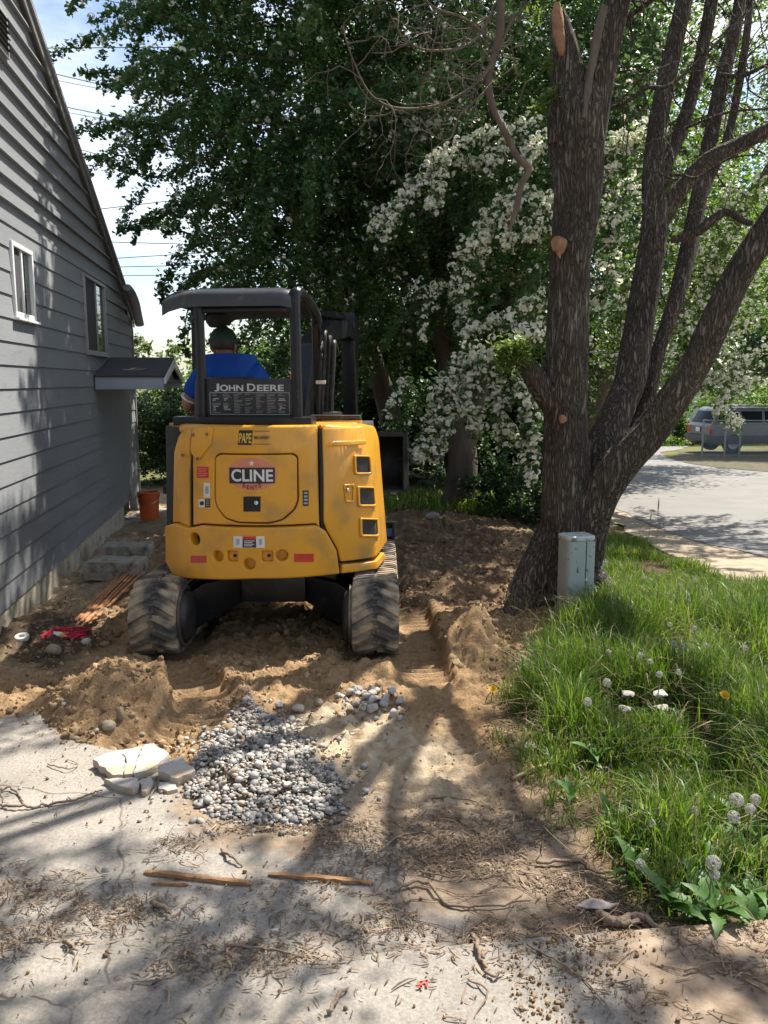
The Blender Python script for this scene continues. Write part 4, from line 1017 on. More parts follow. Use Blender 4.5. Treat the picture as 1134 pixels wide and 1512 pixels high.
# ---- canopy (positions from the photo, rear posts at Y about 5.5)
def loc(P):                               # world -> swung upper frame
    d = Vector(P) - Vector((MX, MY, 0)); c_, s_ = math.cos(-YAW), math.sin(-YAW)
    return Vector((d.x * c_ - d.y * s_, d.x * s_ + d.y * c_, d.z))
pl0 = loc(at(299, 634, 5.52)); pl1 = loc(at(294, 470, 5.52)); pl2 = loc(at(286, 441, 5.53)); pl3 = loc(at(270, 436, 5.56)); pl4 = loc(at(250, 444, 5.62))
pr0 = loc(at(440, 634, 5.42)); pr1 = loc(at(435, 452, 5.42)); 
ZR = loc(at(437, 423, 5.42)).z
CD = 1.22                                 # canopy length
CAN = MB().tube(catmull([pl0, pl1, pl2, pl3, pl4], 6), .033, 10).build('post', 'black_paint', EX); up(CAN)
yb = pr0.y
pr_ = MB().tube(catmull([pr0, pr1, (pr1.x, yb + .02, ZR - .06), (pr1.x + .005, yb + .10, ZR - .022), (pr1.x - .01, yb + .45, ZR - .05), (pr1.x - .05, yb + .88, ZR - .10), (pr1.x - .07, yb + 1.02, ZR - .20), (pr1.x - .08, yb + 1.08, ZR - .45), (pr1.x - .085, yb + 1.12, 1.05)], 7), .036, 10).build('post', 'black_paint', EX); up(pr_)
xl = pl4.x - .0
fpb, fpt = loc(at(292, 640, 6.72)), loc(at(288, 470, 6.72))
fl = MB().tube(catmull([(xl + .02, pl4.y + .02, pl4.z), (xl + .0, pl4.y + .6, pl4.z - .01), (fpt.x + .02, pl4.y + 1.02, pl4.z - .06), fpt, fpb, (fpb.x, fpb.y, 1.0)], 6), .033, 10).build('post', 'black_paint', EX); up(fl)
# roof skin: flat shell with a rolled rear edge and left flange
rs = MB(); xs = [xl - .015, xl + .03, pl2.x - .06, pl2.x + .04, pr1.x - .09, pr1.x - .02, pr1.x + .012]
zx = [-.055, -.030, -.008, .0, .0, -.015, -.05]
ysr = [(yb - .035, -.098), (yb - .03, -.05), (yb - .01, -.022), (yb + .05, 0), (yb + .5, .012), (yb + .95, 0), (yb + 1.08, -.03), (yb + 1.14, -.09)]
V = []; 
for (yy, dz) in ysr:
    for k, xx in enumerate(xs): V.append((xx - (.06 * max(0, yy - yb) / 1.1 if k > 3 else 0), yy + (.03 if k < 2 else 0), ZR + dz + zx[k] * (1 if dz > -.1 else .4)))
nX = len(xs); nV = len(V)
V += [(a, b, c - .022) for a, b, c in V]
F = [(j * nX + i, j * nX + i + 1, (j + 1) * nX + i + 1, (j + 1) * nX + i) for j in range(len(ysr) - 1) for i in range(nX - 1)]
F += [tuple(nV + i for i in f[::-1]) for f in F]
for j in range(len(ysr) - 1):
    for i in (0, nX - 1): F.append((j * nX + i, (j + 1) * nX + i, nV + (j + 1) * nX + i, nV + j * nX + i))
for i in range(nX - 1):
    for j in (0, len(ysr) - 1): F.append((j * nX + i, j * nX + i + 1, nV + j * nX + i + 1, nV + j * nX + i))
rf = rs.add(V, F).build('roof', 'grey_roof_paint', EX, ang=50); up(rf)
cb = MB().tube([(pl1.x + .02, pl1.y + .01, ZR - .135), (pr1.x - .02, yb, ZR - .135)], .022, 8).build('crossbar', 'black_paint', EX); up(cb)
# base rail and the black rear guard plate with its lettering
rb0, rb1 = loc(at(257, 636, 5.46)), loc(at(462, 636, 5.36))
gp = MB(); gp.box(((rb0.x + rb1.x) / 2, (rb0.y + rb1.y) / 2 + .05, ZT + .012), (rb1.x - rb0.x, .16, .06)); up(gp.build('base_rail', 'black_paint', EX, bevel=.012))
GY = (pl0.y + pr0.y) / 2 - .02
def guard(u, v):
    a = (u - 299) / (440 - 299); Yw = 5.52 + (5.42 - 5.52) * a; return loc(at(u, v, Yw))
gA, gB, gC, gD = guard(303, 559), guard(432, 559), guard(431, 624), guard(304, 624)
gx0, gx1 = gA.x, gB.x; gz1, gz0 = gA.z, gD.z
def gbox(name, x0, x1, z0, z1, y0, y1, mat, par, bv=.0):
    return MB().box2((x0, y0, z0), (x1, y1, z1)).build(name, mat, par, bevel=bv)
gy = gA.y
gd = up(gbox('rear_guard', gx0, gx1, gz0, gz1, gy, gy + .02, 'decal_black', EX, .004))
def gfx(u, v):
    p = guard(u, v); return p.x, p.z
def flat_text(name, txt, u0, v0, u1, v1, mat, par, bold, y):
    cu = bpy.data.curves.new(name, 'FONT'); cu.body = txt; cu.extrude = .001; cu.offset = bold; cu.size = 1
    to = bpy.data.objects.new('tmp', cu); COL.objects.link(to)
    me = bpy.data.meshes.new_from_object(to.evaluated_get(bpy.context.evaluated_depsgraph_get())); bpy.data.objects.remove(to); bpy.data.curves.remove(cu)
    co = np.array([v.co[:] for v in me.vertices]); mn, mx = co.min(0), co.max(0); a, b = gfx(u0, v1), gfx(u1, v0)
    for v in me.vertices:
        v.co = (a[0] + (v.co.x - mn[0]) / (mx[0] - mn[0]) * (b[0] - a[0]), y - .0015 - v.co.z, a[1] + (v.co.y - mn[1]) / (mx[1] - mn[1]) * (b[1] - a[1]))
    me.materials.clear(); return link(name, me, mat, par)
flat_text('lettering', 'J', 316.5, 566.5, 323.5, 578, 'decal_silver', gd, .022, gy)
flat_text('lettering', 'OHN', 325, 568.2, 358.5, 577.5, 'decal_silver', gd, .022, gy)
flat_text('lettering', 'D', 364.5, 566.5, 376.5, 577.5, 'decal_silver', gd, .022, gy)
flat_text('lettering', 'EERE', 379, 568.2, 418, 577.5, 'decal_silver', gd, .022, gy)
a, b = gfx(310.5, 612), gfx(426.5, 579.5)
def frame2(name, x0, x1, z0, z1, t, y, mat, par):
    m = MB()
    for q in ((x0, x1, z0, z0 + t), (x0, x1, z1 - t, z1), (x0, x0 + t, z0 + t, z1 - t), (x1 - t, x1, z0 + t, z1 - t)): m.box2((q[0], y - .0022, q[2]), (q[1], y - .0004, q[3]))
    return m.build(name, mat, par)
ch = frame2('chart', a[0], b[0], a[1], b[1], .0035, gy, 'decal_grey', gd)
rr_ = random.Random(4); tx = MB()
W_, H_ = b[0] - a[0], b[1] - a[1]
for col in range(7):
    x0 = a[0] + W_ * (.03 + col * .138)
    for rw in range(13):
        zz = b[1] - H_ * (.07 + rw * .069)
        if rr_.random() < .12: continue
        ln = W_ * .12 * rr_.uniform(.35, .95)
        if col in (0, 1, 6) and rw in (3, 4, 5, 8, 9, 10):
            tx.box2((x0 + W_ * .02 * rr_.random(), gy - .002, zz - .004), (x0 + W_ * rr_.uniform(.03, .10), gy - .0005, zz + .002)); continue
        tx.box2((x0, gy - .002, zz - .0022), (x0 + ln, gy - .0005, zz))
tx.build('print', 'decal_grey', ch)
# ---- operator station
fl_ = up(MB().box((-.30, .30, .95), (.95, 1.25, .06)).build('floor', 'black_paint', EX, bevel=.01))
sx = loc(at(345, 600, 5.8)).x
st = up(MB().box((sx, -.08, 1.20), (.46, .44, .12)).build('seat', 'vinyl_seat', EX, bevel=.04, seg=3))
sb_ = loc(at(333, 556, 5.78))
sbk = MB().box((sb_.x, -.30, sb_.z - .26), (.44, .10, .52), rot=(R(-8), 0, 0)).build('seat_back', 'vinyl_seat', EX, bevel=.045, seg=3); up(sbk)
up(MB().box((sx, -.05, 1.06), (.40, .40, .18)).build('seat_base', 'black_matte', EX, bevel=.02))
for sg in (-1, 1):
    cs_ = up(MB().box((sx + sg * .33, .05, 1.24), (.12, .48, .20)).build('console', 'black_matte', EX, bevel=.03))
    MB().tube([(sx + sg * .33, .22, 1.33), (sx + sg * .33, .25, 1.47)], .012, 8).build('lever', 'black_matte', cs_)
    MB().lathe([(0, -.03), (.022, -.02), (.026, .02), (.016, .06), (0, .065)], 10, (sx + sg * .33, .255, 1.50)).build('knob', 'black_matte', cs_)
# roof-hung work lamp over the operator's head
lampp = loc(at(321, 472, 6.35))
wl_ = MB().lathe([(0, -.06), (.06, -.055), (.085, -.02), (.085, .03), (.05, .06), (0, .065)], 16, lampp, 'z').build('work_lamp', 'black_matte', EX); up(wl_)
MB().tube([lampp, (lampp.x, lampp.y, ZR - .02)], .012, 6).build('bracket', 'black_matte', wl_)
# left floor edge / step box visible left of the covers
up(MB().box((-.665, -.10, .95), (.05, .45, .62)).build('step_panel', 'black_matte', EX, bevel=.01))
up(MB().lathe([(0, 0), (.045, 0), (.05, .02), (.05, .035), (0, .036)], 14, (-.70, -.20, 1.02), 'x').build('side_lamp', 'decal_grey', EX))
# hydraulic hoses and lines by the right post
hx = pr1.x + .045
for i, (dx, rr2, mt) in enumerate([(0, .014, 'dark_iron'), (.035, .014, 'black_matte'), (.07, .016, 'dark_iron'), (-.035, .012, 'black_matte')]):
    pts = catmull([(hx + dx - .05, .30, 1.38), (hx + dx - .05, .34, 1.62), (hx + dx - .04, .38, 1.9), (hx + dx - .045, .42, 2.06 - i * .03), (hx + dx - .05, .52, 2.06 - i * .04), (hx + dx - .055, .62, 1.92)], 6)
    up(MB().tube(pts, rr2, 8).build('hose', mt, EX))
up(MB().box((hx - .055, .29, 1.70), (.075, .03, .028)).build('hose_clamp', 'decal_white', EX, bevel=.006))
up(MB().box((hx + .02, .34, 1.43), (.14, .12, .10)).build('valve_block', 'worn_steel', EX, bevel=.015))
up(MB().box((.42, -.05, ZT + .018), (.36, .08, .03)).build('hinge_bar', 'dark_iron', EX, bevel=.006))
# ---- boom, arm, bucket
bx = .04; bkx = .235
up(MB().box((bx - .19, 1.02, .72), (.20, .30, .50)).build('swing_post', 'black_paint', EX, bevel=.03))
def beam(name, prof, w_, mat, par=EX, fn=None):
    o = MB().prism(prof, 'x', bx - w_ / 2, bx + w_ / 2).build(name, mat, par, bevel=.012, fn=fn)
    if par is EX: up(o)
    return o
bz_s = lambda z_: .8 + (z_ - .8) * .87
BSH = lambda c: Vector((c.x + (c.y - 2.90) * .10, c.y, bz_s(c.z)))
boom = beam('boom', [(1.02, .80), (1.18, .78), (1.30, 1.35), (1.62, 1.98), (2.05, 2.28), (2.60, 2.36), (2.95, 2.30), (2.98, 2.42), (2.6, 2.54), (2.0, 2.50), (1.42, 2.22), (1.10, 1.55), (.98, 1.0)], .17, 'black_paint', fn=BSH)
sgp = MB().prism([(1.30, 1.86), (1.55, 2.08), (1.75, 2.22), (1.55, 2.30), (1.35, 2.12)], 'x', bx - .088, bx - .0865).build('warning_sticker', 'decal_orange', boom, fn=BSH)
# orange warning plate on the rear face of the boom, and white lettering on its side
MB().box((bx - .03, 1.165, 1.93), (.052, .006, .20), rot=(-R(22), 0, 0)).build('warning_sticker', 'decal_orange', boom, fn=BSH)
cu = bpy.data.curves.new('lettering', 'FONT'); cu.body = 'DEERE'; cu.size = .17; cu.extrude = .001; cu.offset = .006
to = bpy.data.objects.new('tmp', cu); COL.objects.link(to); me = bpy.data.meshes.new_from_object(to.evaluated_get(bpy.context.evaluated_depsgraph_get())); bpy.data.objects.remove(to); bpy.data.curves.remove(cu)
for v in me.vertices:
    x_, y_, z_ = v.co; v.co = BSH(Vector((bx + .0865 + z_, 1.36 + x_ * .86 - y_ * .3, 1.93 + x_ * .62 + y_ * .9)))
me.materials.clear(); link('lettering', me, 'decal_white', boom)
cyl = MB().tube([(bx - .13, 1.18, 1.0), (bx - .13, 1.52, 1.66)], .045, 12).build('boom_cylinder', 'black_paint', EX, fn=BSH); up(cyl)
MB().tube([(bx - .13, 1.52, 1.66), (bx - .13, 1.70, 2.0)], .024, 10).build('rod', 'worn_steel', cyl, fn=BSH)
up(MB().tube([(bx - .05, 1.9, 2.56), (bx - .05, 2.75, 2.60)], .045, 12).build('arm_cylinder', 'black_paint', EX, fn=BSH))
beam('arm', [(2.84, 2.42), (3.06, 2.36), (3.08, 2.20), (3.02, 1.20), (2.90, 1.18), (2.82, 1.9), (2.80, 2.25)], .14, 'black_paint')
up(MB().tube([(bx, 3.10, 2.3), (bx, 3.14, 1.55)], .035, 10).build('bucket_cylinder', 'black_paint', EX))
bw = .80; th = np.linspace(R(-60), R(150), 14); BC = (2.92, .86)
op = [(BC[0] + .30 * math.cos(t), BC[1] + .30 * math.sin(t)) for t in np.linspace(R(-115), R(75), 16)]
op = [(2.72, 1.16)] + [(2.88, 1.18)] + op[::-1] + [(2.70, .56)]
ip = [(p[0] + (BC[0] - p[0]) * .07, p[1] + (BC[1] - p[1]) * .07) for p in op]
bk = MB().prism(op + ip[::-1], 'x', bkx - bw / 2, bkx + bw / 2).build('bucket', 'dark_iron', EX, bevel=.003); up(bk)
for sg in (-1, 1): MB().prism(op, 'x', bkx + sg * (bw / 2) - .011, bkx + sg * (bw / 2) + .011).build('side_plate', 'dark_iron', bk, bevel=.004)
for i in range(4): MB().box((bkx - bw / 2 + .10 + i * .20, 2.64, .545), (.06, .14, .03), rot=(R(-12), 0, 0)).build('tooth', 'worn_steel', bk, bevel=.008)
MB().box((bkx, 2.69, 1.165), (bw, .03, .05)).build('top_bar', 'worn_steel' if False else 'dark_iron', bk, bevel=.006)
for sg in (-1, 1): MB().box((bx + sg * .05, 2.90, 1.24), (.02, .20, .16)).build('hanger', 'dark_iron', bk, bevel=.006)
# ------------------------------------------------------------------ the operator
def skin(name, V, E, Rr, roots, mat, parent=None, sub=2, me_only=False):
    me = bpy.data.meshes.new(name); me.from_pydata([tuple(v) for v in V], E, [])
    o = bpy.data.objects.new('tmp', me); COL.objects.link(o)
    o.modifiers.new('skin', 'SKIN').use_smooth_shade = True
    sv = me.skin_vertices[0].data
    for i, r in enumerate(Rr):
        sv[i].radius = r if hasattr(r, '__len__') else (r, r); sv[i].use_root = i in roots
    ss = o.modifiers.new('sub', 'SUBSURF'); ss.levels = ss.render_levels = sub
    m2 = bpy.data.meshes.new_from_object(o.evaluated_get(bpy.context.evaluated_depsgraph_get()))
    bpy.data.objects.remove(o); m2.materials.clear(); m2.name = name; smooth(m2, 180)
    return m2 if me_only else link(name, m2, mat, parent)
pY = 6.12
HD = at(330, 508, pY + .04); NK = at(332, 525, pY); CH = at(340, 552, pY - .01); BL = at(341, 585, pY - .04); PV = at(341, 622, pY - .02)
LS, RS = at(296, 556, pY), at(381, 553, pY)
LE, RE = at(275, 600, pY + .06), at(398, 594, pY + .10)
LW, RW = LE + Vector((.075, .26, -.02)), RE + Vector((-.03, .26, .0))
hL, hR = PV + Vector((-.10, .03, -.02)), PV + Vector((.10, .03, -.02))
kL, kR = PV + Vector((-.14, .46, .06)), PV + Vector((.14, .46, .06))
fL, fR = PV + Vector((-.14, .60, -.36)), PV + Vector((.14, .60, -.36))
tL, tR = fL + Vector((-.02, .18, -.04)), fR + Vector((.02, .18, -.04))
V = [PV, BL, CH, NK, NK.lerp(HD, .45), HD + Vector((0, 0, -.035)), HD + Vector((0, .01, .045)), HD + Vector((0, .0, .085)),
     LS, LE, LW, LW + Vector((.01, .06, 0)), RS, RE, RW, RW + Vector((0, .06, 0)), hL, kL, fL, tL, hR, kR, fR, tR,
     HD + Vector((0, .105, -.02)), HD + Vector((0, .135, -.035)), HD + Vector((-.095, .0, -.025)), HD + Vector((.095, .0, -.025)),
     HD + Vector((0, .07, -.095))]
E = [(0, 1), (1, 2), (2, 3), (3, 4), (4, 5), (5, 6), (6, 7), (2, 8), (8, 9), (9, 10), (10, 11), (2, 12), (12, 13), (13, 14), (14, 15),
     (0, 16), (16, 17), (17, 18), (18, 19), (0, 20), (20, 21), (21, 22), (22, 23), (5, 24), (24, 25), (5, 26), (5, 27), (5, 28)]
Rr = [(.17, .13), (.185, .14), (.19, .12), .058, .060, .092, .096, .060, .075, .047, .032, .036, .075, .047, .032, .036, .10, .075, .055, .045, .10, .075, .055, .045, .03, .014, .018, .018, .045]
roots = {0}
for Wp, sg in ((LW, -1), (RW, 1)):        # five curled fingers on each joystick
    pb = Wp + Vector((0, .07, 0))
    for k in range(4):
        b0 = pb + Vector((sg * (-.03 + .02 * k), .01, .005)); n0 = len(V); ln = (.034, .04, .037, .028)[k]
        V += [b0, b0 + Vector((0, ln, -.008)), b0 + Vector((0, ln * 1.35, -.034)), b0 + Vector((0, ln * .7, -.052))]
        E += [(n0, n0 + 1), (n0 + 1, n0 + 2), (n0 + 2, n0 + 3)]; Rr += [.0095, .009, .0085, .0075]; roots.add(n0)
    n0 = len(V); V += [Wp + Vector((-sg * .025, .03, 0)), Wp + Vector((-sg * .05, .065, -.01)), Wp + Vector((-sg * .04, .10, -.03))]
    E += [(n0, n0 + 1), (n0 + 1, n0 + 2)]; Rr += [.013, .011, .009]; roots.add(n0)
person = skin('person', V, E, Rr, roots, 'skin')
tagp(person, 'person in blue short-sleeved shirt and dark green cap seated under the excavator canopy', 'person')
# shirt follows the torso and upper arms, ends at neckline, cuffs and waist
sL, sR = LS.lerp(LE, .72), RS.lerp(RE, .62)
V = [PV + Vector((0, 0, .02)), BL, CH.lerp(BL, .35), CH + Vector((0, 0, .015)), NK + Vector((0, 0, -.015)), LS + Vector((.02, 0, .01)), LS.lerp(LE, .3), sL, RS + Vector((-.02, 0, .01)), RS.lerp(RE, .3), sR]
E = [(0, 1), (1, 2), (2, 3), (3, 4), (3, 5), (5, 6), (6, 7), (3, 8), (8, 9), (9, 10)]
shirt = skin('shirt', V, E, [(.20, .15), (.215, .165), (.215, .15), (.15, .12), .078, .088, .085, .080, .088, .085, .082], {2}, 'blue_shirt', person, sub=3)
cuff = MB(); dv = (LE - LS).normalized(); cuff.tube([sL - dv * .002, sL + dv * .010], [.070, .068], 18).build('cuff', 'white_cloth', person)
V = [PV + Vector((0, 0, .04)), PV, hL, kL, fL.lerp(kL, .12), hR, kR, fR.lerp(kR, .12)]
skin('trousers', V, [(0, 1), (1, 2), (2, 3), (3, 4), (1, 5), (5, 6), (6, 7)], [(.19, .15), (.185, .15), .115, .09, .068, .115, .09, .068], {1}, 'jeans', person)
for t_ in ((fL, tL), (fR, tR)): MB().box(t_[0].lerp(t_[1], .6), (.10, .26, .10)).build('boot', 'leather', person, bevel=.03, seg=3)
# hair, cap with brim turned forward, eyes
hb = []
for th in np.linspace(0, math.pi, 9):
    for k in range(20):
        a = 2 * math.pi * k / 20; hb.append((th, a))
def ellip(name, c, rx, ry, rz_, mat, par, th0=0., th1=math.pi, cut=None):
    m = MB(); V = []; n, mm = 24, 12
    for i in range(mm + 1):
        th = th0 + (th1 - th0) * i / mm
        for k in range(n):
            a = 2 * math.pi * k / n; V.append((c.x + rx * math.sin(th) * math.cos(a), c.y + ry * math.sin(th) * math.sin(a), c.z + rz_ * math.cos(th)))
    F = [(i * n + k, i * n + (k + 1) % n, (i + 1) * n + (k + 1) % n, (i + 1) * n + k) for i in range(mm) for k in range(n)]
    return m.add(V, F).build(name, mat, par, ang=180)
HC = HD + Vector((0, .0, .02))
ellip('hair', HC + Vector((0, -.008, -.01)), .097, .108, .10, 'hair', person, R(60), R(122))
cap = ellip('cap', HC + Vector((0, .0, .006)), .100, .115, .100, 'cap_green', person, 0, R(98))
MB().lathe([(.1045, -.014), (.1105, -.010), (.111, .010), (.106, .014)], 30, HC + Vector((0, .003, .004))).build('band', 'cap_green', cap)
br = MB(); V = []
for i, rr2 in enumerate((.09, .15, .185)):
    for k in range(13):
        a = math.pi * (.12 + .76 * k / 12); V.append((HC.x + rr2 * math.cos(a) * (1 if i < 2 else .86), HC.y + .02 + rr2 * math.sin(a), HC.z + .006 - .03 * (abs(math.cos(a)) ** 2) * i * .5))
F = [(i * 13 + k, i * 13 + k + 1, (i + 1) * 13 + k + 1, (i + 1) * 13 + k) for i in range(2) for k in range(12)]
n_ = len(V); V += [(p[0], p[1], p[2] - .006) for p in V]; F += [tuple(n_ + i for i in f[::-1]) for f in F]
br.add(V, F).build('brim', 'cap_green', cap, ang=60)
for sg in (-1, 1): ellip('eye', HD + Vector((sg * .034, .083, .0)), .013, .013, .013, 'decal_white', person)
MB().tube([HD + Vector((-.026, .088, -.062)), HD + Vector((0, .098, -.062)), HD + Vector((.026, .088, -.062))], .007, 6).build('mouth', 'decal_maroon', person)
# ------------------------------------------------------------------ trees: limbs
def limb(pts, rad, nseg=24, step=.05, furrow=.010, kx=14., kz=2.2, seed=0, knots=None, flare=None):
    """swept limb with furrowed bark as real relief; returns V, F (numpy)"""
    P = catmull(pts, max(2, int(max((Vector(a) - Vector(b)).length for a, b in zip(pts[:-1], pts[1:])) / step)))
    n = len(P); rr = np.interp(np.linspace(0, len(pts) - 1, n), range(len(pts)), rad)
    T = [(P[min(i + 1, n - 1)] - P[max(i - 1, 0)]).normalized() for i in range(n)]
    upv = Vector((1, 0, 0)) if abs(T[0].x) < .9 else Vector((0, 0, 1)); N = (upv - T[0] * upv.dot(T[0])).normalized()
    V = np.zeros((n, nseg, 3)); ln = 0
    for i in range(n):
        N = (N - T[i] * N.dot(T[i])).normalized(); B = T[i].cross(N)
        if i: ln += (P[i] - P[i - 1]).length
        a = np.arange(nseg) * 2 * math.pi / nseg; ca, sa = np.cos(a), np.sin(a); r = rr[i]
        q = fbm(ca * r * kx + seed, sa * r * kx, ln * kz + 0 * a, oct=3, s=seed)
        rid = 1 - np.abs(2 * q - 1) * 2.2
        wob = (fbm(ca * 1.3 + seed * 3.1, sa * 1.3, ln * 1.7 + 0 * a, oct=2, s=seed + 5) - .5)
        d = r * (1 + .22 * wob) + furrow * rid
        if flare is not None and ln < flare[0]:
            k = (1 - ln / flare[0]) ** 2; d = d * (1 + k * flare[1] * (.45 + .55 * np.cos(5 * a + seed)))
        V[i] = np.array(P[i])[None, :] + (ca[:, None] * np.array(N)[None] + sa[:, None] * np.array(B)[None]) * d[:, None]
    idx = np.arange(n * nseg).reshape(n, nseg)
    F = np.stack([idx[:-1], np.roll(idx[:-1], -1, 1), np.roll(idx[1:], -1, 1), idx[1:]], -1).reshape(-1, 4)
    V = V.reshape(-1, 3)
    # closed end
    c = len(V); V = np.vstack([V, np.array(P[-1])[None]]); last = idx[-1]
    F = np.vstack([F, np.stack([last, np.roll(last, -1), np.full(nseg, c), np.full(nseg, c)], -1)])
    return V, F
def mesh_limbs(name, parts, mat, parent):
    Vs, Fs, o = [], [], 0
    for V, F in parts: Vs.append(V); Fs.append(F + o); o += len(V)
    V = np.vstack(Vs); F = np.vstack(Fs)
    me = bpy.data.meshes.new(name)
    quads = [tuple(f) if f[2] != f[3] else tuple(f[:3]) for f in F.tolist()]
    me.from_pydata(V.tolist(), [], quads); smooth(me, 180)
    return link(name, me, mat, parent)
def pxl(seq, Y0, Y1=None):                # (u, v, halfwidth px) list -> points, radii, depth running from Y0 to Y1
    Y1 = Y0 if Y1 is None else Y1; n = len(seq); P, Q = [], []
    for i, (u, v, h) in enumerate(seq):
        Y_ = Y0 + (Y1 - Y0) * i / (n - 1); p = at(u, v, Y_); P.append(p); Q.append(h * .80 * p.y / ray(u, v)[1] / FPX)
    return P, Q
WT = GZ(828, 893)
willow = empty('willow_tree', (0, 0, 0), 0, 'large furrowed multi-stemmed willow beside the utility pedestal with sawn limbs', 'tree')
WY = 6.6
LIMBS = dict(
 trunk=([(822, 930, 66), (828, 880, 52), (835, 800, 44), (836, 700, 40), (835, 600, 36.5), (838, 500, 34), (842, 400, 31.5), (846, 350, 33), (852, 280, 38), (850, 215, 44), (850, 165, 46), (852, 135, 38), (854, 118, 22)], WY, WY, 120, .017, (.75, .45)),
 stem_a=([(836, 215, 30), (842, 165, 31), (838, 110, 27), (831, 60, 21), (823, 20, 12)], WY - .02, WY - .05, 44, .009, None),
 stem_b=([(866, 220, 30), (880, 140, 27), (893, 80, 23.5), (908, 20, 22), (926, -60, 20), (955, -170, 18), (1000, -330, 12)], WY, WY + .1, 48, .009, None),
 stem_c=([(864, 800, 30), (876, 730, 32), (892, 660, 31), (912, 605, 28), (930, 560, 26.5), (944, 480, 24.5), (958, 400, 22.5), (968, 320, 22.5), (965, 260, 19), (972, 180, 15), (990, 90, 14), (1010, 0, 13), (1035, -120, 10)], WY + .08, WY + .8, 56, .009, None),
 stem_d=([(866, 830, 26), (880, 750, 33), (912, 692, 33), (958, 640, 28.5), (998, 584, 26), (1030, 530, 24.5), (1054, 480, 24), (1090, 405, 23.5), (1140, 325, 22), (1210, 230, 20), (1290, 110, 16), (1380, -60, 12), (1450, -240, 6)], WY - .05, WY - .9, 60, .009, None),
 branch_a=([(966, 350, 15), (985, 310, 16), (1010, 275, 15), (1045, 238, 14), (1090, 214, 13), (1134, 192, 12), (1210, 150, 10)], WY + .55, WY + .3, 32, .006, None),
 branch_b=([(966, 290, 11), (985, 240, 12), (1008, 185, 11.5), (1028, 115, 11), (1046, 30, 10.5), (1060, -60, 9)], WY + .6, WY + .9, 28, .005, None),
 stem_e=([(890, 760, 12), (925, 670, 12), (955, 590, 12), (975, 510, 12), (998, 440, 14), (1016, 370, 15), (1030, 300, 13.5), (1046, 220, 12), (1066, 120, 12), (1086, 40, 11), (1100, -50, 9)], WY + .2, WY + 1.5, 32, .006, None),
 branch_c=([(1018, 330, 8), (1050, 260, 8), (1075, 200, 7), (1092, 120, 7), (1104, 40, 6), (1110, -40, 5)], WY + 1.0, WY + 1.2, 20, .003, None),
 stub=([(838, 625, 20), (812, 590, 22), (792, 560, 20), (778, 543, 16), (766, 535, 9)], WY - .02, WY - .05, 32, .008, None),
)
wl_parts = []
for k, (nm, (seq, y0, y1, ns, fu, fl_)) in enumerate(LIMBS.items()):
    P, Q = pxl(seq, y0, y1)
    if nm == 'trunk': P[0].z -= .10
    V_, F_ = limb(P, Q, ns, .018 if ns > 40 else .035, fu * 1.35, 16, 1.6, seed=k * 7 + 1, flare=fl_)
    part = mesh_limbs('trunk' if nm == 'trunk' else ('limb' if nm.startswith('stem') or nm == 'stub' else 'branch'), [(V_, F_)], 'bark_willow', willow)
    if nm == 'trunk': trunk_obj = part
# root buttresses
for k, (u0, v0, u1, v1) in enumerate([(832, 770, 750, 908), (850, 830, 905, 895)]):
    P = [at(u0, v0, WY + .02), at(u0 * .6 + u1 * .4, v0 * .5 + v1 * .5, WY - .02), at(u0 * .3 + u1 * .7, v0 * .22 + v1 * .78, WY - .06), GZ(u1, v1) + Vector((0, 0, -.06))]
    V_, F_ = limb(P, [.16, .17, .14, .05], 34, .03, .008, 13, 2, seed=90 + k); mesh_limbs('root', [(V_, F_)], 'bark_willow', willow)
# sawn and torn wood
def disc(name, u, v, Y_, ru, rv, nrm, mat, par, th=.02):
    c = at(u, v, Y_); q = Vector(nrm).to_track_quat('Z', 'Y').to_matrix(); m = MB()
    prof = [(0, th), (ru * .9, th), (ru, th * .6), (ru * 1.02, -th * 2)]
    V = []; n = 20
    for (r_, h) in prof:
        for k in range(n):
            a = 2 * math.pi * k / n; w_ = 1 + .10 * math.sin(3 * a + u); V.append(c + q @ Vector((r_ * math.cos(a) * w_, r_ * math.sin(a) * w_ * rv / ru, h)))
    F = [(i * n + k, i * n + (k + 1) % n, (i + 1) * n + (k + 1) % n, (i + 1) * n + k) for i in range(3) for k in range(n)]
    return m.add(V, F).build(name, mat, par, ang=50)
disc('sawn_end', 823, 360, WY - .215, .040, .058, (-.75, -.62, .18), 'cut_wood', willow, .03)
disc('sawn_end', 831, 619, WY - .215, .028, .034, (-.05, -1, .08), 'cut_wood', willow, .02)
MB().tube([at(824, 372, WY - .2), at(827, 382, WY - .215)], [.02, .006], 8).build('torn_strip', 'cut_wood', willow)
P, Q = pxl([(822, 6, 5), (823, 30, 9), (826, 55, 8), (830, 82, 3)], WY - .105, WY - .15)
V_, F_ = limb(P, Q, 14, .03, .012, 30, 5, 5); mesh_limbs('torn_wood', [(V_, F_)], 'cut_wood', willow)
P, Q = pxl([(893, 10, 4), (884, 40, 7), (876, 80, 7), (868, 130, 6), (862, 175, 3)], WY - .13, WY - .19)
V_, F_ = limb(P, Q, 16, .03, .010, 30, 4, 6); mesh_limbs('torn_wood', [(V_, F_)], 'bark_dead', willow)
P, Q = pxl([(885, 690, 3), (905, 668, 6), (925, 655, 4)], WY - .17, WY - .18)
V_, F_ = limb(P, Q, 12, .03, .006, 30, 9, 6); mesh_limbs('moss_patch', [(V_, F_)], 'moss', willow)
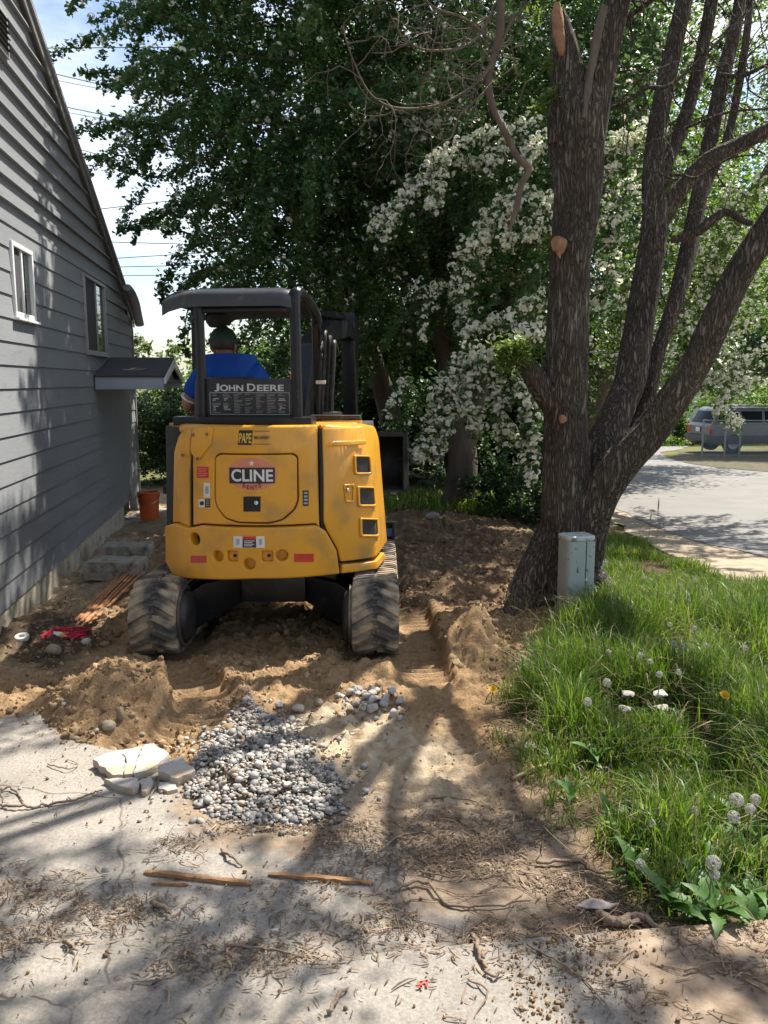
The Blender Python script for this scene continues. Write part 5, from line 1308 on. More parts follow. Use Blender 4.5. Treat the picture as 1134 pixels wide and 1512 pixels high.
# dead hanging branch and tangle of bare twigs
def twig_tree(P0, dirv, length, r, depth, out, rg, curl=.35, droop=.0):
    n = max(5, int(length / .07)); P = [Vector(P0)]; d = Vector(dirv).normalized(); ax = Vector(rg.normal(size=3)).normalized()
    for i in range(n):
        d = (d + Vector(rg.normal(size=3)) * curl * .5 + ax.cross(d) * curl * .35 + Vector((0, 0, -droop))).normalized(); P.append(P[-1] + d * length / n)
        if depth and rg.random() < .33 and i > 0:
            twig_tree(P[-1], (d + Vector(rg.normal(size=3)) * .9), length * rg.uniform(.3, .6), r * .55 * (1 - i / n * .5), depth - 1, out, rg, curl * 1.2, droop)
    out.append((P, [r * (1 - .8 * i / n) for i in range(n + 1)]))
def twigs_mesh(name, tw, mat, parent, n=5):
    m = MB()
    for P, q in tw: m.tube(P, q, n, caps=False)
    return m.build(name, mat, parent, ang=180)
P, Q = pxl([(770, -80, 7), (742, -10, 6), (737, 50, 6.5), (722, 110, 5), (724, 145, 6), (733, 172, 5), (750, 205, 5.5), (764, 232, 4.5), (780, 250, 5), (769, 275, 4), (763, 305, 4.2), (751, 342, 2.5)], WY - .5, WY - .3)
V_, F_ = limb(P, Q, 18, .025, .007, 22, 3, 31); mesh_limbs('dead_branch', [(V_, F_)], 'bark_dead', willow)
P, Q = pxl([(990, 355, 5.5), (1012, 350, 8), (1036, 338, 8.5), (1056, 322, 8), (1075, 313, 6), (1096, 326, 5), (1112, 330, 4)], WY + .2, WY)
V_, F_ = limb(P, Q, 14, .04, .004, 20, 3, 32); mesh_limbs('dead_branch', [(V_, F_)], 'bark_willow', willow)
rg = np.random.default_rng(12); tw = []
for seq, r_ in [([(760, 20, 0), (715, 110, 0), (655, 152, 0), (590, 160, 0), (548, 140, 0), (522, 90, 0), (505, 40, 0)], .011), ([(735, 70, 0), (690, 30, 0), (640, 10, 0), (600, -30, 0)], .012),
               ([(745, -20, 0), (700, 60, 0), (640, 75, 0), (600, 60, 0), (575, 20, 0)], .012), ([(722, 130, 0), (680, 170, 0), (664, 205, 0), (640, 200, 0), (618, 172, 0)], .008)]:
    P, _ = pxl(seq, WY - .4, WY - .9); P = catmull(P, 6); tw.append((P, lerp_list([r_, r_ * .8, r_ * .4], len(P))))
    for i in range(3, len(P), 2): twig_tree(P[i], rg.normal(size=3) + np.array([-.3, 0, -.1]), rg.uniform(.25, .7), r_ * .45, 2, tw, rg, .5, .03)
for i in range(26):
    u, v = rg.uniform(690, 790), rg.uniform(-20, 130); twig_tree(at(u, v, WY - .4), (-.6, rg.normal() * .4, rg.normal() * .6 - .1), rg.uniform(.3, .8), .005, 2, tw, rg, .45, .02)
tagp(twigs_mesh('dead_twigs', tw, 'bark_dead', willow), kind='stuff')
tw = []
for seq, r_ in [([(900, 160, 0), (925, 150, 0), (955, 130, 0), (984, 128, 0), (1012, 108, 0), (1052, 70, 0), (1105, 15, 0)], .018), ([(1060, 110, 0), (1095, 112, 0), (1134, 95, 0), (1180, 80, 0)], .02),
               ([(1010, 190, 0), (1040, 178, 0), (1080, 165, 0), (1140, 160, 0)], .014), ([(960, 330, 0), (990, 262, 0), (1030, 262, 0), (1075, 235, 0), (1120, 228, 0)], .013),
               ([(920, 30, 0), (948, 10, 0), (975, -10, 0), (1000, -40, 0)], .022), ([(975, 430, 0), (990, 470, 0), (978, 520, 0), (990, 560, 0)], .006)]:
    P, _ = pxl(seq, WY + .3, WY + .0); P = catmull(P, 6); tw.append((P, lerp_list([r_, r_ * .8, r_ * .5], len(P))))
    for i in range(2, len(P), 3): twig_tree(P[i], rg.normal(size=3) + np.array([.2, 0, .3]), rg.uniform(.3, .8), r_ * .4, 1, tw, rg, .35, .0)
for i in range(30):
    u, v = rg.uniform(900, 1134), rg.uniform(-40, 300); twig_tree(at(u, v, WY + rg.uniform(-.3, 1.2)), (rg.normal() * .6, rg.normal() * .4, rg.normal() + .3), rg.uniform(.4, 1.1), .007, 2, tw, rg, .3, .0)
tagp(twigs_mesh('twigs', tw, 'bark_willow', willow), kind='stuff')

# ------------------------------------------------------------------ foliage
def leaf_cards(C, size, rg, aspect=.62, up_bias=.5, fold=.15):
    n = len(C); nrm = rg.normal(size=(n, 3)); nrm[:, 2] = np.abs(nrm[:, 2]) + up_bias; nrm /= np.linalg.norm(nrm, axis=1)[:, None]
    t = rg.normal(size=(n, 3)); t -= nrm * (t * nrm).sum(1)[:, None]; t /= np.linalg.norm(t, axis=1)[:, None] + 1e-9
    b = np.cross(nrm, t); s = np.asarray(size) * rg.uniform(.65, 1.35, n)
    w_ = (s * aspect * .5)[:, None]; L_ = s[:, None]
    V = np.stack([C - t * L_ * .5, C + b * w_ + t * L_ * .08 - nrm * L_ * fold, C + t * L_ * .5, C - b * w_ + t * L_ * .08 - nrm * L_ * fold], 1).reshape(-1, 3)
    F = np.arange(n * 4).reshape(n, 4); return V, F
def foliage(name, C, size, mat, parent, rg, clump=None, **k):
    V, F = leaf_cards(C, size, rg, **k)
    r = rg.random(len(C)) * .6 + .4 * fbm(C[:, 0] * 1.6, C[:, 1] * 1.6, C[:, 2] * 1.6, oct=2, s=9)
    me = npmesh(name, V, F, np.clip(r, 0, 1)); return link(name, me, mat, parent)
def spray_pts(P, n, rad, rg, tip=.25):
    P = np.array([tuple(p) for p in P]); m = len(P) - 1
    t = rg.random(n) ** .9 * m; i = np.minimum(t.astype(int), m - 1); f = (t - i)[:, None]
    c = P[i] * (1 - f) + P[i + 1] * f; r = rad * (1 - (1 - tip) * t / m)
    return c + rg.normal(size=(n, 3)) * r[:, None] * np.array([.6, .6, .55])
def arch(P0, d, L_, rg, droop=.35, n=8):
    P = [np.array(P0, float)]; d = np.array(d, float); d /= np.linalg.norm(d)
    for i in range(n):
        d = d + rg.normal(size=3) * .12 + np.array([0, 0, -droop * (i + 1) / n * .6]); d /= np.linalg.norm(d); P.append(P[-1] + d * L_ / n)
    return P
def blossoms(name, C, parent, rg, r=.030, k=8):
    n = len(C); base_n = rg.normal(size=(n, 3)) * .5 + np.array([0, -.35, .8]); base_n /= np.linalg.norm(base_n, axis=1)[:, None]
    sz_ = rg.uniform(.65, 1.25, n) * r
    off = rg.normal(size=(n, k, 3)); off /= np.linalg.norm(off, axis=2)[..., None]
    off += base_n[:, None, :] * .9; off /= np.linalg.norm(off, axis=2)[..., None]
    c = (C[:, None, :] + off * sz_[:, None, None]).reshape(-1, 3); nr = off.reshape(-1, 3)
    t = np.cross(nr, rg.normal(size=nr.shape)); t /= np.linalg.norm(t, axis=1)[:, None] + 1e-9; b = np.cross(nr, t)
    s = (np.repeat(sz_, k) * rg.uniform(.42, .62, n * k))[:, None]
    V = np.stack([c + t * s, c + b * s, c - t * s, c - b * s], 1).reshape(-1, 3)
    me = npmesh(name, V, np.arange(len(c) * 4).reshape(-1, 4), np.repeat(rg.random(n), k) * .6 + rg.random(n * k) * .4)
    return link(name, me, 'blossom', parent)
def pxs(seq, Y_, rg, jit=.15):
    out = []
    for s in seq:
        u, v = s[0], s[1]; out.append(np.array(at(u, v, (s[2] if len(s) > 2 else Y_))))
    return [p for p in map(np.array, [tuple(q) for q in catmull([Vector(o) for o in out], 4)])]

def hawthorn(name, label, trunk_xy, stems, sprays, extra, nleaf, bl_sprays, bl_rand, seed, leaf='leaf_hawthorn', size=.070, bl_r=.036):
    """sprays: list of (ellipsoid centre, radii, count, length); extra: explicit sprays (points, leaf count, radius); bl_sprays flowering ones"""
    rg = np.random.default_rng(seed); t = empty(name, (0, 0, 0), 0, label, 'tree')
    lm = []
    for k, (P, q) in enumerate(stems):
        lm.append(limb(P, q, 18, .10, .012, 9, 1.6, seed + k)); 
        part = mesh_limbs('trunk', [lm[-1]], 'bark_hawthorn', t)
    C = []; B = []; tw = []
    for (c, r_, cnt, L_) in sprays:
        c, r_ = np.array(c), np.array(r_)
        for _ in range(cnt):
            p = rg.normal(size=3); p /= np.linalg.norm(p); p = p * rg.random() ** .4
            s0 = c + p * r_ * .92; d = p * r_; d = d / (np.linalg.norm(d) + 1e-6) + np.array([0, 0, .35]) + rg.normal(size=3) * .35
            l_ = L_ * rg.uniform(.6, 1.3); P = arch(s0, d, l_, rg, .45)
            C.append(spray_pts(P, int(nleaf * l_), .16, rg))
            if rg.random() < .5: tw.append(([Vector(x) for x in P], [.012 * (1 - .7 * i / 8) for i in range(9)]))
            nb = rg.poisson(bl_rand * l_)
            if nb: B.append(spray_pts(P, nb, .15, rg) + np.array([0, 0, .03]))
    for (P, n_, rad) in extra:
        C.append(spray_pts(P, n_, rad, rg, .35)); tw.append(([Vector(x) for x in P], [.014 * (1 - .75 * i / len(P)) for i in range(len(P))]))
        B.append(spray_pts(P, max(1, int(n_ * bl_rand * .006)), rad, rg))
    for (P, n_, nb, rad) in bl_sprays:
        C.append(spray_pts(P, n_, rad * 1.05, rg, .5)); B.append(spray_pts(P, nb, rad, rg, .55) + np.array([0, -.03, .03])); tw.append(([Vector(x) for x in P], [.010 * (1 - .6 * i / len(P)) for i in range(len(P))]))
    foliage('crown', np.vstack(C), size, leaf, t, rg)
    if B: blossoms('blossom', np.vstack(B), t, rg, bl_r)
    tagp(twigs_mesh('twigs', tw, 'bark_hawthorn', t, 4), kind='stuff')
    return t
rg = np.random.default_rng(3)
g1 = G(676, 748); g2 = G(590, 735); g0 = Vector((-1.9, 13.6, -.15))
stemsA = [([g1 + Vector((0, 0, -.15)), g1 + Vector((.05, 0, .8)), g1 + Vector((-.10, .1, 2.0)), g1 + Vector((-.5, .1, 3.6)), g1 + Vector((-1.2, -.2, 5.6)), g1 + Vector((-1.6, -.4, 7.5))], [.27, .21, .19, .17, .12, .05]),
          ([g1 + Vector((.1, .05, .9)), g1 + Vector((.4, .1, 2.2)), g1 + Vector((.9, .0, 4.0)), g1 + Vector((1.3, -.3, 6.4))], [.16, .14, .11, .05]),
          ([g2 + Vector((0, .6, -.2)), g2 + Vector((-.2, .5, 1.5)), g2 + Vector((-.9, .3, 3.2)), g2 + Vector((-2.0, -.3, 5.0)), g2 + Vector((-3.0, -1.0, 6.2))], [.2, .17, .15, .11, .05])]
LS_ = []
for seq, Y_, n_, rad in [
    ([(420, 130), (320, 150), (235, 130), (175, 108), (118, 108)], 10.6, 520, .13), ([(400, 40), (320, 10), (250, 15), (205, 55), (192, 110)], 10.8, 480, .12),
    ([(400, 190), (320, 200), (240, 185), (180, 180), (140, 200)], 10.4, 560, .15), ([(380, 240), (300, 235), (235, 262), (180, 246), (128, 230)], 10.5, 360, .09),
    ([(420, 260), (340, 285), (270, 300), (215, 325), (172, 342)], 10.3, 520, .11), ([(300, 300), (250, 315), (212, 330), (196, 358)], 10.3, 160, .06),
    ([(330, 160), (270, 165), (220, 215), (210, 250)], 10.5, 420, .14), ([(420, 330), (340, 345), (280, 370), (245, 410), (240, 445)], 10.6, 620, .17),
    ([(420, 380), (350, 385), (290, 405), (258, 440)], 10.4, 520, .15), ([(360, 420), (310, 430), (280, 450), (272, 505), (280, 525)], 10.8, 220, .10),
    ([(460, 20), (380, -10), (300, -20), (230, 0), (215, 40)], 10.6, 420, .13), ([(440, 90), (350, 80), (290, 60), (250, 95), (245, 135)], 10.4, 520, .15),
    ([(480, 380), (430, 400), (380, 415), (330, 425)], 10.9, 420, .16), ([(380, 430), (350, 440), (345, 470), (330, 480)], 11.5, 120, .07)]:
    LS_.append((pxs(seq, Y_, rg), n_, rad))
BS = []
for seq, Y_, n_, nb, rad in [
    ([(690, 225), (650, 240), (610, 290), (570, 325), (552, 345)], 9.6, 130, 120, .075), ([(655, 235), (650, 270), (642, 300), (634, 315)], 9.5, 70, 60, .05), ([(640, 250), (600, 285), (575, 330), (568, 360)], 9.6, 100, 55, .07),
    ([(800, 200), (760, 200), (720, 205), (695, 215)], 9.2, 120, 70, .07), ([(860, 200), (820, 215), (790, 225), (775, 255)], 8.6, 110, 85, .09), ([(770, 215), (745, 225), (730, 245), (722, 262)], 9.2, 80, 45, .07),
    ([(730, 240), (690, 250), (660, 248)], 9.6, 90, 35, .07), ([(800, 290), (760, 300), (735, 320), (715, 350), (700, 375)], 8.9, 130, 90, .08), ([(820, 300), (800, 320), (790, 350), (775, 365)], 8.7, 110, 65, .08),
    ([(760, 305), (750, 335), (748, 360), (742, 372)], 8.8, 70, 55, .055), ([(710, 345), (690, 380), (680, 405), (675, 440)], 9.4, 100, 45, .07), ([(720, 380), (700, 400), (688, 450), (682, 490)], 9.6, 90, 36, .06),
    ([(810, 470), (770, 485), (730, 480), (700, 492), (684, 500)], 9.3, 120, 55, .05), ([(800, 440), (775, 455), (750, 480)], 9.0, 80, 36, .06), ([(810, 490), (790, 500), (770, 500), (755, 520)], 8.8, 90, 50, .07),
    ([(720, 520), (680, 540), (655, 575), (638, 620), (622, 670), (615, 680)], 8.9, 240, 130, .075), ([(720, 525), (690, 560), (670, 600), (655, 640), (645, 680)], 8.9, 220, 110, .075), ([(715, 540), (690, 590), (700, 620), (702, 640)], 8.8, 130, 60, .06),
    ([(720, 530), (735, 570), (735, 610), (745, 640), (750, 665)], 8.7, 190, 80, .07), ([(740, 520), (760, 560), (775, 600), (790, 630)], 8.6, 150, 50, .07), ([(770, 560), (790, 610), (780, 650), (775, 690)], 8.5, 170, 60, .08),
    ([(770, 590), (785, 640), (788, 680), (782, 710)], 8.4, 110, 35, .05), ([(600, 440), (630, 430), (660, 430), (675, 455)], 10.2, 90, 28, .05), ([(680, 430), (682, 460), (676, 500)], 9.8, 60, 36, .04), ([(640, 440), (626, 470), (622, 505)], 10.0, 60, 18, .04),
    ([(600, 560), (585, 590), (572, 620), (562, 650)], 9.8, 90, 24, .04), ([(700, 160), (650, 190), (600, 200), (570, 225)], 10.2, 140, 40, .12), ([(640, 170), (600, 190), (560, 180), (540, 200)], 10.2, 130, 24, .14),
    ([(960, 200), (930, 215), (905, 225), (895, 260)], 8.3, 130, 75, .09), ([(940, 260), (915, 300), (900, 340), (895, 370)], 8.4, 150, 55, .10), ([(900, 380), (890, 430), (880, 470)], 8.6, 110, 30, .09)]:
    BS.append((pxs(seq, Y_, rg), n_ * 2, int(nb * 1.45), rad * 1.7))
hawthorn('hawthorn_tree', 'tall dark green hawthorn with white blossom sprays drooping behind the excavator', None, stemsA,
         [((.2, 12.0, 6.6), (3.6, 2.3, 3.2), 420, 1.5), ((-1.2, 11.6, 5.4), (2.0, 1.6, 2.2), 190, 1.2), ((-.3, 12.6, 3.6), (2.3, 1.2, 1.4), 150, 1.2), ((-.8, 12.0, 8.0), (2.4, 1.8, 1.4), 100, 1.3), ((1.4, 11.6, 3.9), (2.2, 1.8, 1.7), 120, 1.2), ((1.6, 10.2, 5.4), (1.6, 1.2, 1.5), 60, 1.1), ((.4, 13.4, 2.6), (1.6, .8, 2.0), 60, 1.1)],
         LS_, 190, BS, 3.0, 21)
stemsB = [([Vector((3.45, 14, -.5)), Vector((3.5, 14, 1.2)), Vector((4.1, 13.8, 3)), Vector((4.0, 13.5, 5.2)), Vector((3.6, 13, 7.2))], [.22, .18, .15, .1, .04]), ([Vector((3.52, 14, .9)), Vector((5.0, 14, 3)), Vector((6.4, 13.8, 5.6))], [.14, .11, .05])]
BS2 = []
for seq, Y_, n_, nb, rad in [([(1130, 560), (1090, 575), (1060, 600), (1075, 618), (1092, 632)], 11.5, 120, 70, .08), ([(1134, 470), (1090, 480), (1060, 495), (1070, 525)], 11.8, 160, 70, .12), ([(1134, 520), (1095, 540), (1065, 560), (1030, 575)], 11.6, 150, 80, .12),
    ([(1000, 330), (1030, 360), (1040, 420), (1030, 470)], 11.5, 150, 50, .14), ([(930, 400), (920, 450), (915, 500), (925, 545)], 11, 130, 46, .12), ([(1080, 360), (1060, 400), (1050, 450)], 11.5, 130, 36, .14), ([(985, 440), (1010, 480), (1015, 520)], 11.2, 110, 30, .1),
    ([(960, 100), (930, 140), (920, 180)], 11, 130, 32, .15), ([(1100, 160), (1060, 200), (1040, 250)], 11.5, 150, 40, .18), ([(1134, 260), (1100, 290), (1080, 330)], 11.5, 130, 34, .15), ([(1000, 60), (960, 90), (940, 120)], 11.5, 140, 30, .16), ([(1110, 420), (1080, 440), (1040, 500)], 11.4, 130, 40, .12)]:
    BS2.append((pxs(seq, Y_, rg), n_ * 2, int(nb * 1.8), rad * 1.6))
hawthorn('hawthorn_tree', 'sunlit loose hawthorn full of cream blossom beside the street behind the willow limbs', None, stemsB,
         [((4.2, 12.6, 5.2), (2.6, 1.8, 3.0), 190, 1.3), ((3.0, 12.0, 3.2), (1.3, 1.2, 1.5), 50, 1.0), ((6.2, 13.0, 4.8), (1.8, 1.6, 2.2), 70, 1.2)], [], 95, BS2, 7., 22, 'leaf_sunny', .065)

def bush(name, label, cat, blobs, n, size, mat, seed, stem=True, group=None, density_shell=.55):
    """clumped leaf volume: blobs = (centre, radii); leaves sit in many small clumps with gaps"""
    rg = np.random.default_rng(seed); t = empty(name, (0, 0, 0), 0, label, cat, group); C = []
    tot = sum(np.prod(b[1]) ** (2 / 3) for b in blobs)
    for c, r_ in blobs:
        c, r_ = np.array(c, float), np.array(r_, float); k = int(n * np.prod(r_) ** (2 / 3) / tot); nc = max(12, k // 70)
        d = rg.normal(size=(nc, 3)); d /= np.linalg.norm(d, axis=1)[:, None]; cc = c + d * r_ * (density_shell + (1 - density_shell) * rg.random(nc))[:, None]
        cr = np.mean(r_) * rg.uniform(.10, .26, nc); w_ = rg.integers(0, nc, k)
        C.append(cc[w_] + rg.normal(size=(k, 3)) * cr[w_][:, None] * .6)
    C = np.vstack(C); g = base(C[:, 0], C[:, 1]); C[:, 2] = np.maximum(C[:, 2], g + .03)
    foliage('crown' if cat == 'tree' else 'foliage', C, size, mat, t, rg)
    if stem:
        c = np.mean([b[0] for b in blobs], axis=0); z0 = float(base(c[0], c[1])); m = []
        for k in range(3 if cat != 'tree' else 1):
            top = np.array(blobs[rg.integers(len(blobs))][0]) if cat != 'tree' else np.array(blobs[0][0])
            P = [Vector((c[0] + rg.normal() * .1, c[1], z0 - .1)), Vector((c[0] * .6 + top[0] * .4, c[1] * .6 + top[1] * .4, z0 + (top[2] - z0) * .5)), Vector(top)]
            rr2 = .05 if cat != 'tree' else .22; m.append(limb(P, [rr2, rr2 * .8, rr2 * .4], 10, .2, .01, 8, 2, seed + k))
        mesh_limbs('trunk' if cat == 'tree' else 'stem', m, 'bark_hawthorn', t)
    return t
# dense trees and shrubs closing the view behind; the first is added to block skylight
bush('backing_tree', 'dense dark leaf mass added to block skylight behind the hawthorn trunk', 'tree', [((.6, 17.5, 3.2), (3.4, 1.6, 3.4)), ((3.4, 18, 3.0), (2.2, 1.5, 3.2)), ((.5, 17.5, 6.5), (3, 1.6, 2.6)), ((2.6, 16.6, 1.2), (2.8, 1.2, 1.6)), ((-.6, 16.8, 1.4), (1.8, 1.0, 1.8)), ((.2, 15.4, 1.2), (1.5, .7, 1.7)), ((1.9, 15.6, 1.3), (1.6, .7, 1.7)), ((3.2, 16, 1.6), (1.3, .8, 2.0)), ((1.0, 15.6, 3.2), (2.2, .8, 1.4))], 92000, .12, 'leaf_hedge', 41)
bush('maple_tree', 'tall green tree rising behind the sunlit hawthorn by the street', 'tree', [((5.8, 21, 5.5), (3.6, 2.4, 4.2)), ((8.8, 24, 5.5), (2.6, 2.2, 3.6)), ((4, 20, 8.8), (3, 2, 2.6))], 34000, .14, 'leaf_sunny', 42)
bush('dark_tree', 'dark leafy tree with low branches overhanging the parked car', 'tree', [((15.2, 30.5, 4.2), (3.0, 2.6, 2.4)), ((13.2, 28.5, 2.6), (1.5, 1.4, .9)), ((16.5, 31, 7), (3.2, 2.6, 2.4)), ((13.8, 31, 6.4), (2, 2, 1.8))], 34000, .13, 'leaf_hedge', 43)
bush('hedge', 'dark clipped hedge beyond the corner of the grey house', 'hedge', [((-4.6, 15.4, .55), (1.1, .8, .85)), ((-3.4, 15.6, .55), (1.1, .8, .80)), ((-4.0, 15.5, 1.1), (1.2, .7, .55)), ((-2.2, 15.6, .5), (1.1, .8, .9))], 22000, .075, 'leaf_hedge', 44)
bush('shrub', 'pale yellow-green shrub with tall shoots behind the door canopy', 'shrub', [((-6.6, 22, 1.2), (1.6, 1.2, 1.5)), ((-4.9, 22.5, 1.1), (1.6, 1.2, 1.1)), ((-6.1, 22, 2.3), (.9, .8, .7))], 9000, .12, 'leaf_far', 45)
bush('shrub', 'sunny yellow-green bush seen through the excavator canopy', 'shrub', [((-3.4, 20, 1.6), (1.5, 1.2, 1.6)), ((-2.2, 20.5, 2.2), (1.3, 1.2, 1.7)), ((-1.6, 19, 1.2), (1.2, 1., 1.3))], 12000, .11, 'leaf_sunny', 46)
bush('shrub', 'green bush at the foot of the hawthorn trunk', 'shrub', [((1.9, 11.6, .1), (.6, .5, .4)), ((2.4, 11.2, .0), (.6, .5, .4)), ((1.5, 12.2, .15), (.5, .5, .45))], 6000, .06, 'leaf_hedge', 47)
bush('shrub', 'bright green roadside bush on the far side of the street', 'shrub', [((11.5, 38, -.1), (2.4, 1.4, .9)), ((14.5, 38.5, .1), (2.6, 1.4, 1.1)), ((9.0, 39, .1), (2.0, 1.4, 1.1)), ((12.5, 38.5, .9), (1.6, 1.0, .8)), ((18.5, 39, .3), (3, 1.4, 1.5)), ((23, 39, .6), (3, 1.4, 1.8))], 22000, .16, 'leaf_sunny', 48)
bush('tree', 'far pale green tree on the skyline beyond the hedge', 'tree', [((-7, 60, 2.0), (6, 3, 2.6)), ((2, 62, 3.0), (7, 3, 3.5)), ((12, 64, 3), (7, 3, 4)), ((26, 60, 4), (9, 3, 5))], 22000, .42, 'leaf_far', 49)
# willow crown: above the frame, it throws the dappled shade over the yard
rg = np.random.default_rng(77); C = []; tw = []
def above(p): return p[2] > CAM_H + .47 * p[1] + .35
CROWN = [((2.6, 6.0, 6.3), (2.6, 2.4, 1.5), 28), ((.9, 5.6, 6.4), (1.9, 2.2, 1.2), 14), ((3.6, 4.2, 5.4), (1.8, 1.6, 1.5), 22), ((3.4, 8.4, 7.2), (2.0, 1.6, 1.3), 16), ((1.6, 3.6, 4.9), (1.5, 1.2, .9), 16), ((2.3, 4.7, 5.0), (1.6, 1.0, .8), 22), ((.2, 4.7, 5.3), (1.5, .9, .7), 15)]
for c, r_, cnt in CROWN:
    c, r_ = np.array(c), np.array(r_)
    for _ in range(cnt):
        p = rg.normal(size=3); p /= np.linalg.norm(p); s0 = c + p * r_ * rg.random() ** .4
        P = arch(s0, p + np.array([0, 0, .3]), rg.uniform(.8, 1.6), rg, .5)
        if all(above(q) for q in P): C.append(spray_pts(P, 150, .15, rg)); tw.append(([Vector(x) for x in P], [.012 * (1 - .7 * i / 8) for i in range(9)]))
C = np.vstack(C); C = C[C[:, 2] > CAM_H + .45 * C[:, 1] + .2]
foliage('crown', C, .085, 'leaf_willow', willow, rg, aspect=.38)
for c, r_, cnt in CROWN:
    s0 = Vector((2.4, 6.6, 4.6)); tw.append((catmull([s0, s0.lerp(Vector(c), .5) + Vector((0, 0, .3)), Vector(c)], 5), lerp_list([.07, .02], 11)))
tagp(twigs_mesh('upper_branches', tw, 'bark_willow', willow, 5), kind='stuff')
# green shoots on the willow trunk
C = []
for (u, v, n_, rd) in [(756, 530, 320, .13), (748, 520, 160, .10), (770, 515, 160, .09), (812, 140, 60, .06), (808, 90, 50, .06), (805, 360, 60, .06), (790, 25, 40, .06), (800, 160, 60, .07)]:
    C.append(np.array(at(u, v, WY - .12)) + rg.normal(size=(n_, 3)) * rd * np.array([.5, .4, .6]))
foliage('shoots', np.vstack(C), .055, 'leaf_willow', willow, rg, aspect=.35)
# ------------------------------------------------------------------ utility pedestal
pp = GZ(847, 908); PED = empty('utility_pedestal', (pp.x, pp.y, pp.z - .03), R(14), 'pale green metal utility pedestal standing in grass against the willow trunk', 'pedestal')
ph = at(847, 790, pp.y).z - PED.location.z; pw, pdp = .112, .095
def rrect(hx, hy, r, n=5):
    out = []
    for cx, cy, a0 in ((hx - r, hy - r, 0), (-hx + r, hy - r, 90), (-hx + r, -hy + r, 180), (hx - r, -hy + r, 270)):
        for k in range(n + 1): a = R(a0 + 90 * k / n); out.append((cx + r * math.cos(a), cy + r * math.sin(a)))
    return out
MB().prism(rrect(pw - .006, pdp - .006, .03), 'z', 0, ph - .03).build('core', 'black_matte', PED)
def half(x0, x1):
    ol = [p for p in rrect(pw, pdp, .035, 7)]
    pts = [p for p in ol if x0 <= p[0] <= x1]
    return pts
fc = MB(); m_ = .038
lf = [(m_ - .004, -pdp)] + [p for p in rrect(pw, pdp, .035, 7)[::-1] if p[0] < m_ - .004] + [(m_ - .004, pdp)]
lf.sort(key=lambda p: math.atan2(p[1], p[0] - (m_ - .004) + 1e-4) % (2 * math.pi))
MB().prism(lf, 'z', 0, ph - .028).build('cover', 'pedestal_paint', PED, ang=40)
rt = [(m_ + .004, pdp)] + [p for p in rrect(pw + .004, pdp, .020, 7) if p[0] > m_ + .004] + [(m_ + .004, -pdp)]
rt.sort(key=lambda p: (math.atan2(p[1], p[0] - (m_ + .004) + 1e-4) + math.pi) % (2 * math.pi))
MB().prism(rt, 'z', 0, ph - .028).build('back_shell', 'pedestal_paint', PED, ang=40)
MB().prism(rrect(pw + .006, pdp + .006, .045, 7), 'z', ph - .034, ph + .006).build('cap', 'pedestal_cap', PED, bevel=.012, seg=3, ang=50)
for (a, b) in ((-.03, .30), (-.03, .285), (.10, .52)): MB().lathe([(0, 0), (.006, 0), (.006, .004), (0, .005)], 8, (a, -pdp - .004, ph * .62 + (b - .3)), 'y').build('rivet', 'dark_iron', PED)
MB().tube(catmull([(-.11, -pdp - .02, ph * .45), (-.05, -pdp - .015, ph * .36), (.03, -pdp - .012, ph * .33), (.07, -pdp - .02, ph * .26), (.12, -pdp - .02, ph * .15)], 5), .006, 6).build('cable', 'pedestal_paint', PED)

# ------------------------------------------------------------------ scattered solid things
def ico(sub=1):
    bm = bmesh.new(); bmesh.ops.create_icosphere(bm, subdivisions=sub, radius=1); V = np.array([v.co[:] for v in bm.verts]); F = np.array([[v.index for v in f.verts] for f in bm.faces]); bm.free(); return V, F
IC1, IC2, IC3 = ico(1), ico(2), ico(3)
def rock_shape(seed, sub=IC2, flat=.7, rough=.35, sharp=0):
    V, F = sub; r = 1 + rough * (fbm(V[:, 0] * 1.4 + seed * 9.7, V[:, 1] * 1.4, V[:, 2] * 1.4, oct=3, s=seed) - .5) * 2
    W = V * r[:, None]
    if sharp:
        rg = np.random.default_rng(seed)
        for _ in range(sharp):
            n = rg.normal(size=3); n /= np.linalg.norm(n); d = W @ n; lim = rg.uniform(.45, .75); W = W - np.maximum(d - lim, 0)[:, None] * n
    W[:, 2] *= flat; return W, F
def rotm(rg, n):
    q = rg.normal(size=(n, 4)); q /= np.linalg.norm(q, axis=1)[:, None]; w_, x, y, z = q.T
    return np.stack([1 - 2 * (y * y + z * z), 2 * (x * y - z * w_), 2 * (x * z + y * w_), 2 * (x * y + z * w_), 1 - 2 * (x * x + z * z), 2 * (y * z - x * w_), 2 * (x * z - y * w_), 2 * (y * z + x * w_), 1 - 2 * (x * x + y * y)], -1).reshape(n, 3, 3)
def scatter(name, shapes, P, S, rg, mat, kind='stuff', flatrot=False):
    Vs, Fs, Rs, o = [], [], [], 0; n = len(P); ch = rg.integers(0, len(shapes), n); M = rotm(rg, n)
    if flatrot:
        a = rg.random(n) * 2 * math.pi; t = rg.normal(size=n) * .2; M = np.zeros((n, 3, 3)); M[:, 0, 0] = np.cos(a); M[:, 0, 1] = -np.sin(a); M[:, 1, 0] = np.sin(a); M[:, 1, 1] = np.cos(a); M[:, 2, 2] = 1; M[:, 2, 0] = t
    for k, (V, F) in enumerate(shapes):
        w_ = np.where(ch == k)[0]
        if not len(w_): continue
        q = np.einsum('nij,vj->nvi', M[w_], V) * S[w_][:, None, None] + P[w_][:, None, :]
        Vs.append(q.reshape(-1, 3)); Fs.append((F[None] + (np.arange(len(w_)) * len(V))[:, None, None]).reshape(-1, 3) + o); o += len(w_) * len(V); Rs.append(np.repeat(rg.random(len(w_)), len(F)))
    me = npmesh(name, np.vstack(Vs), np.vstack(Fs), np.concatenate(Rs)); smooth(me, 50)
    return tagp(link(name, me, mat), kind=kind)
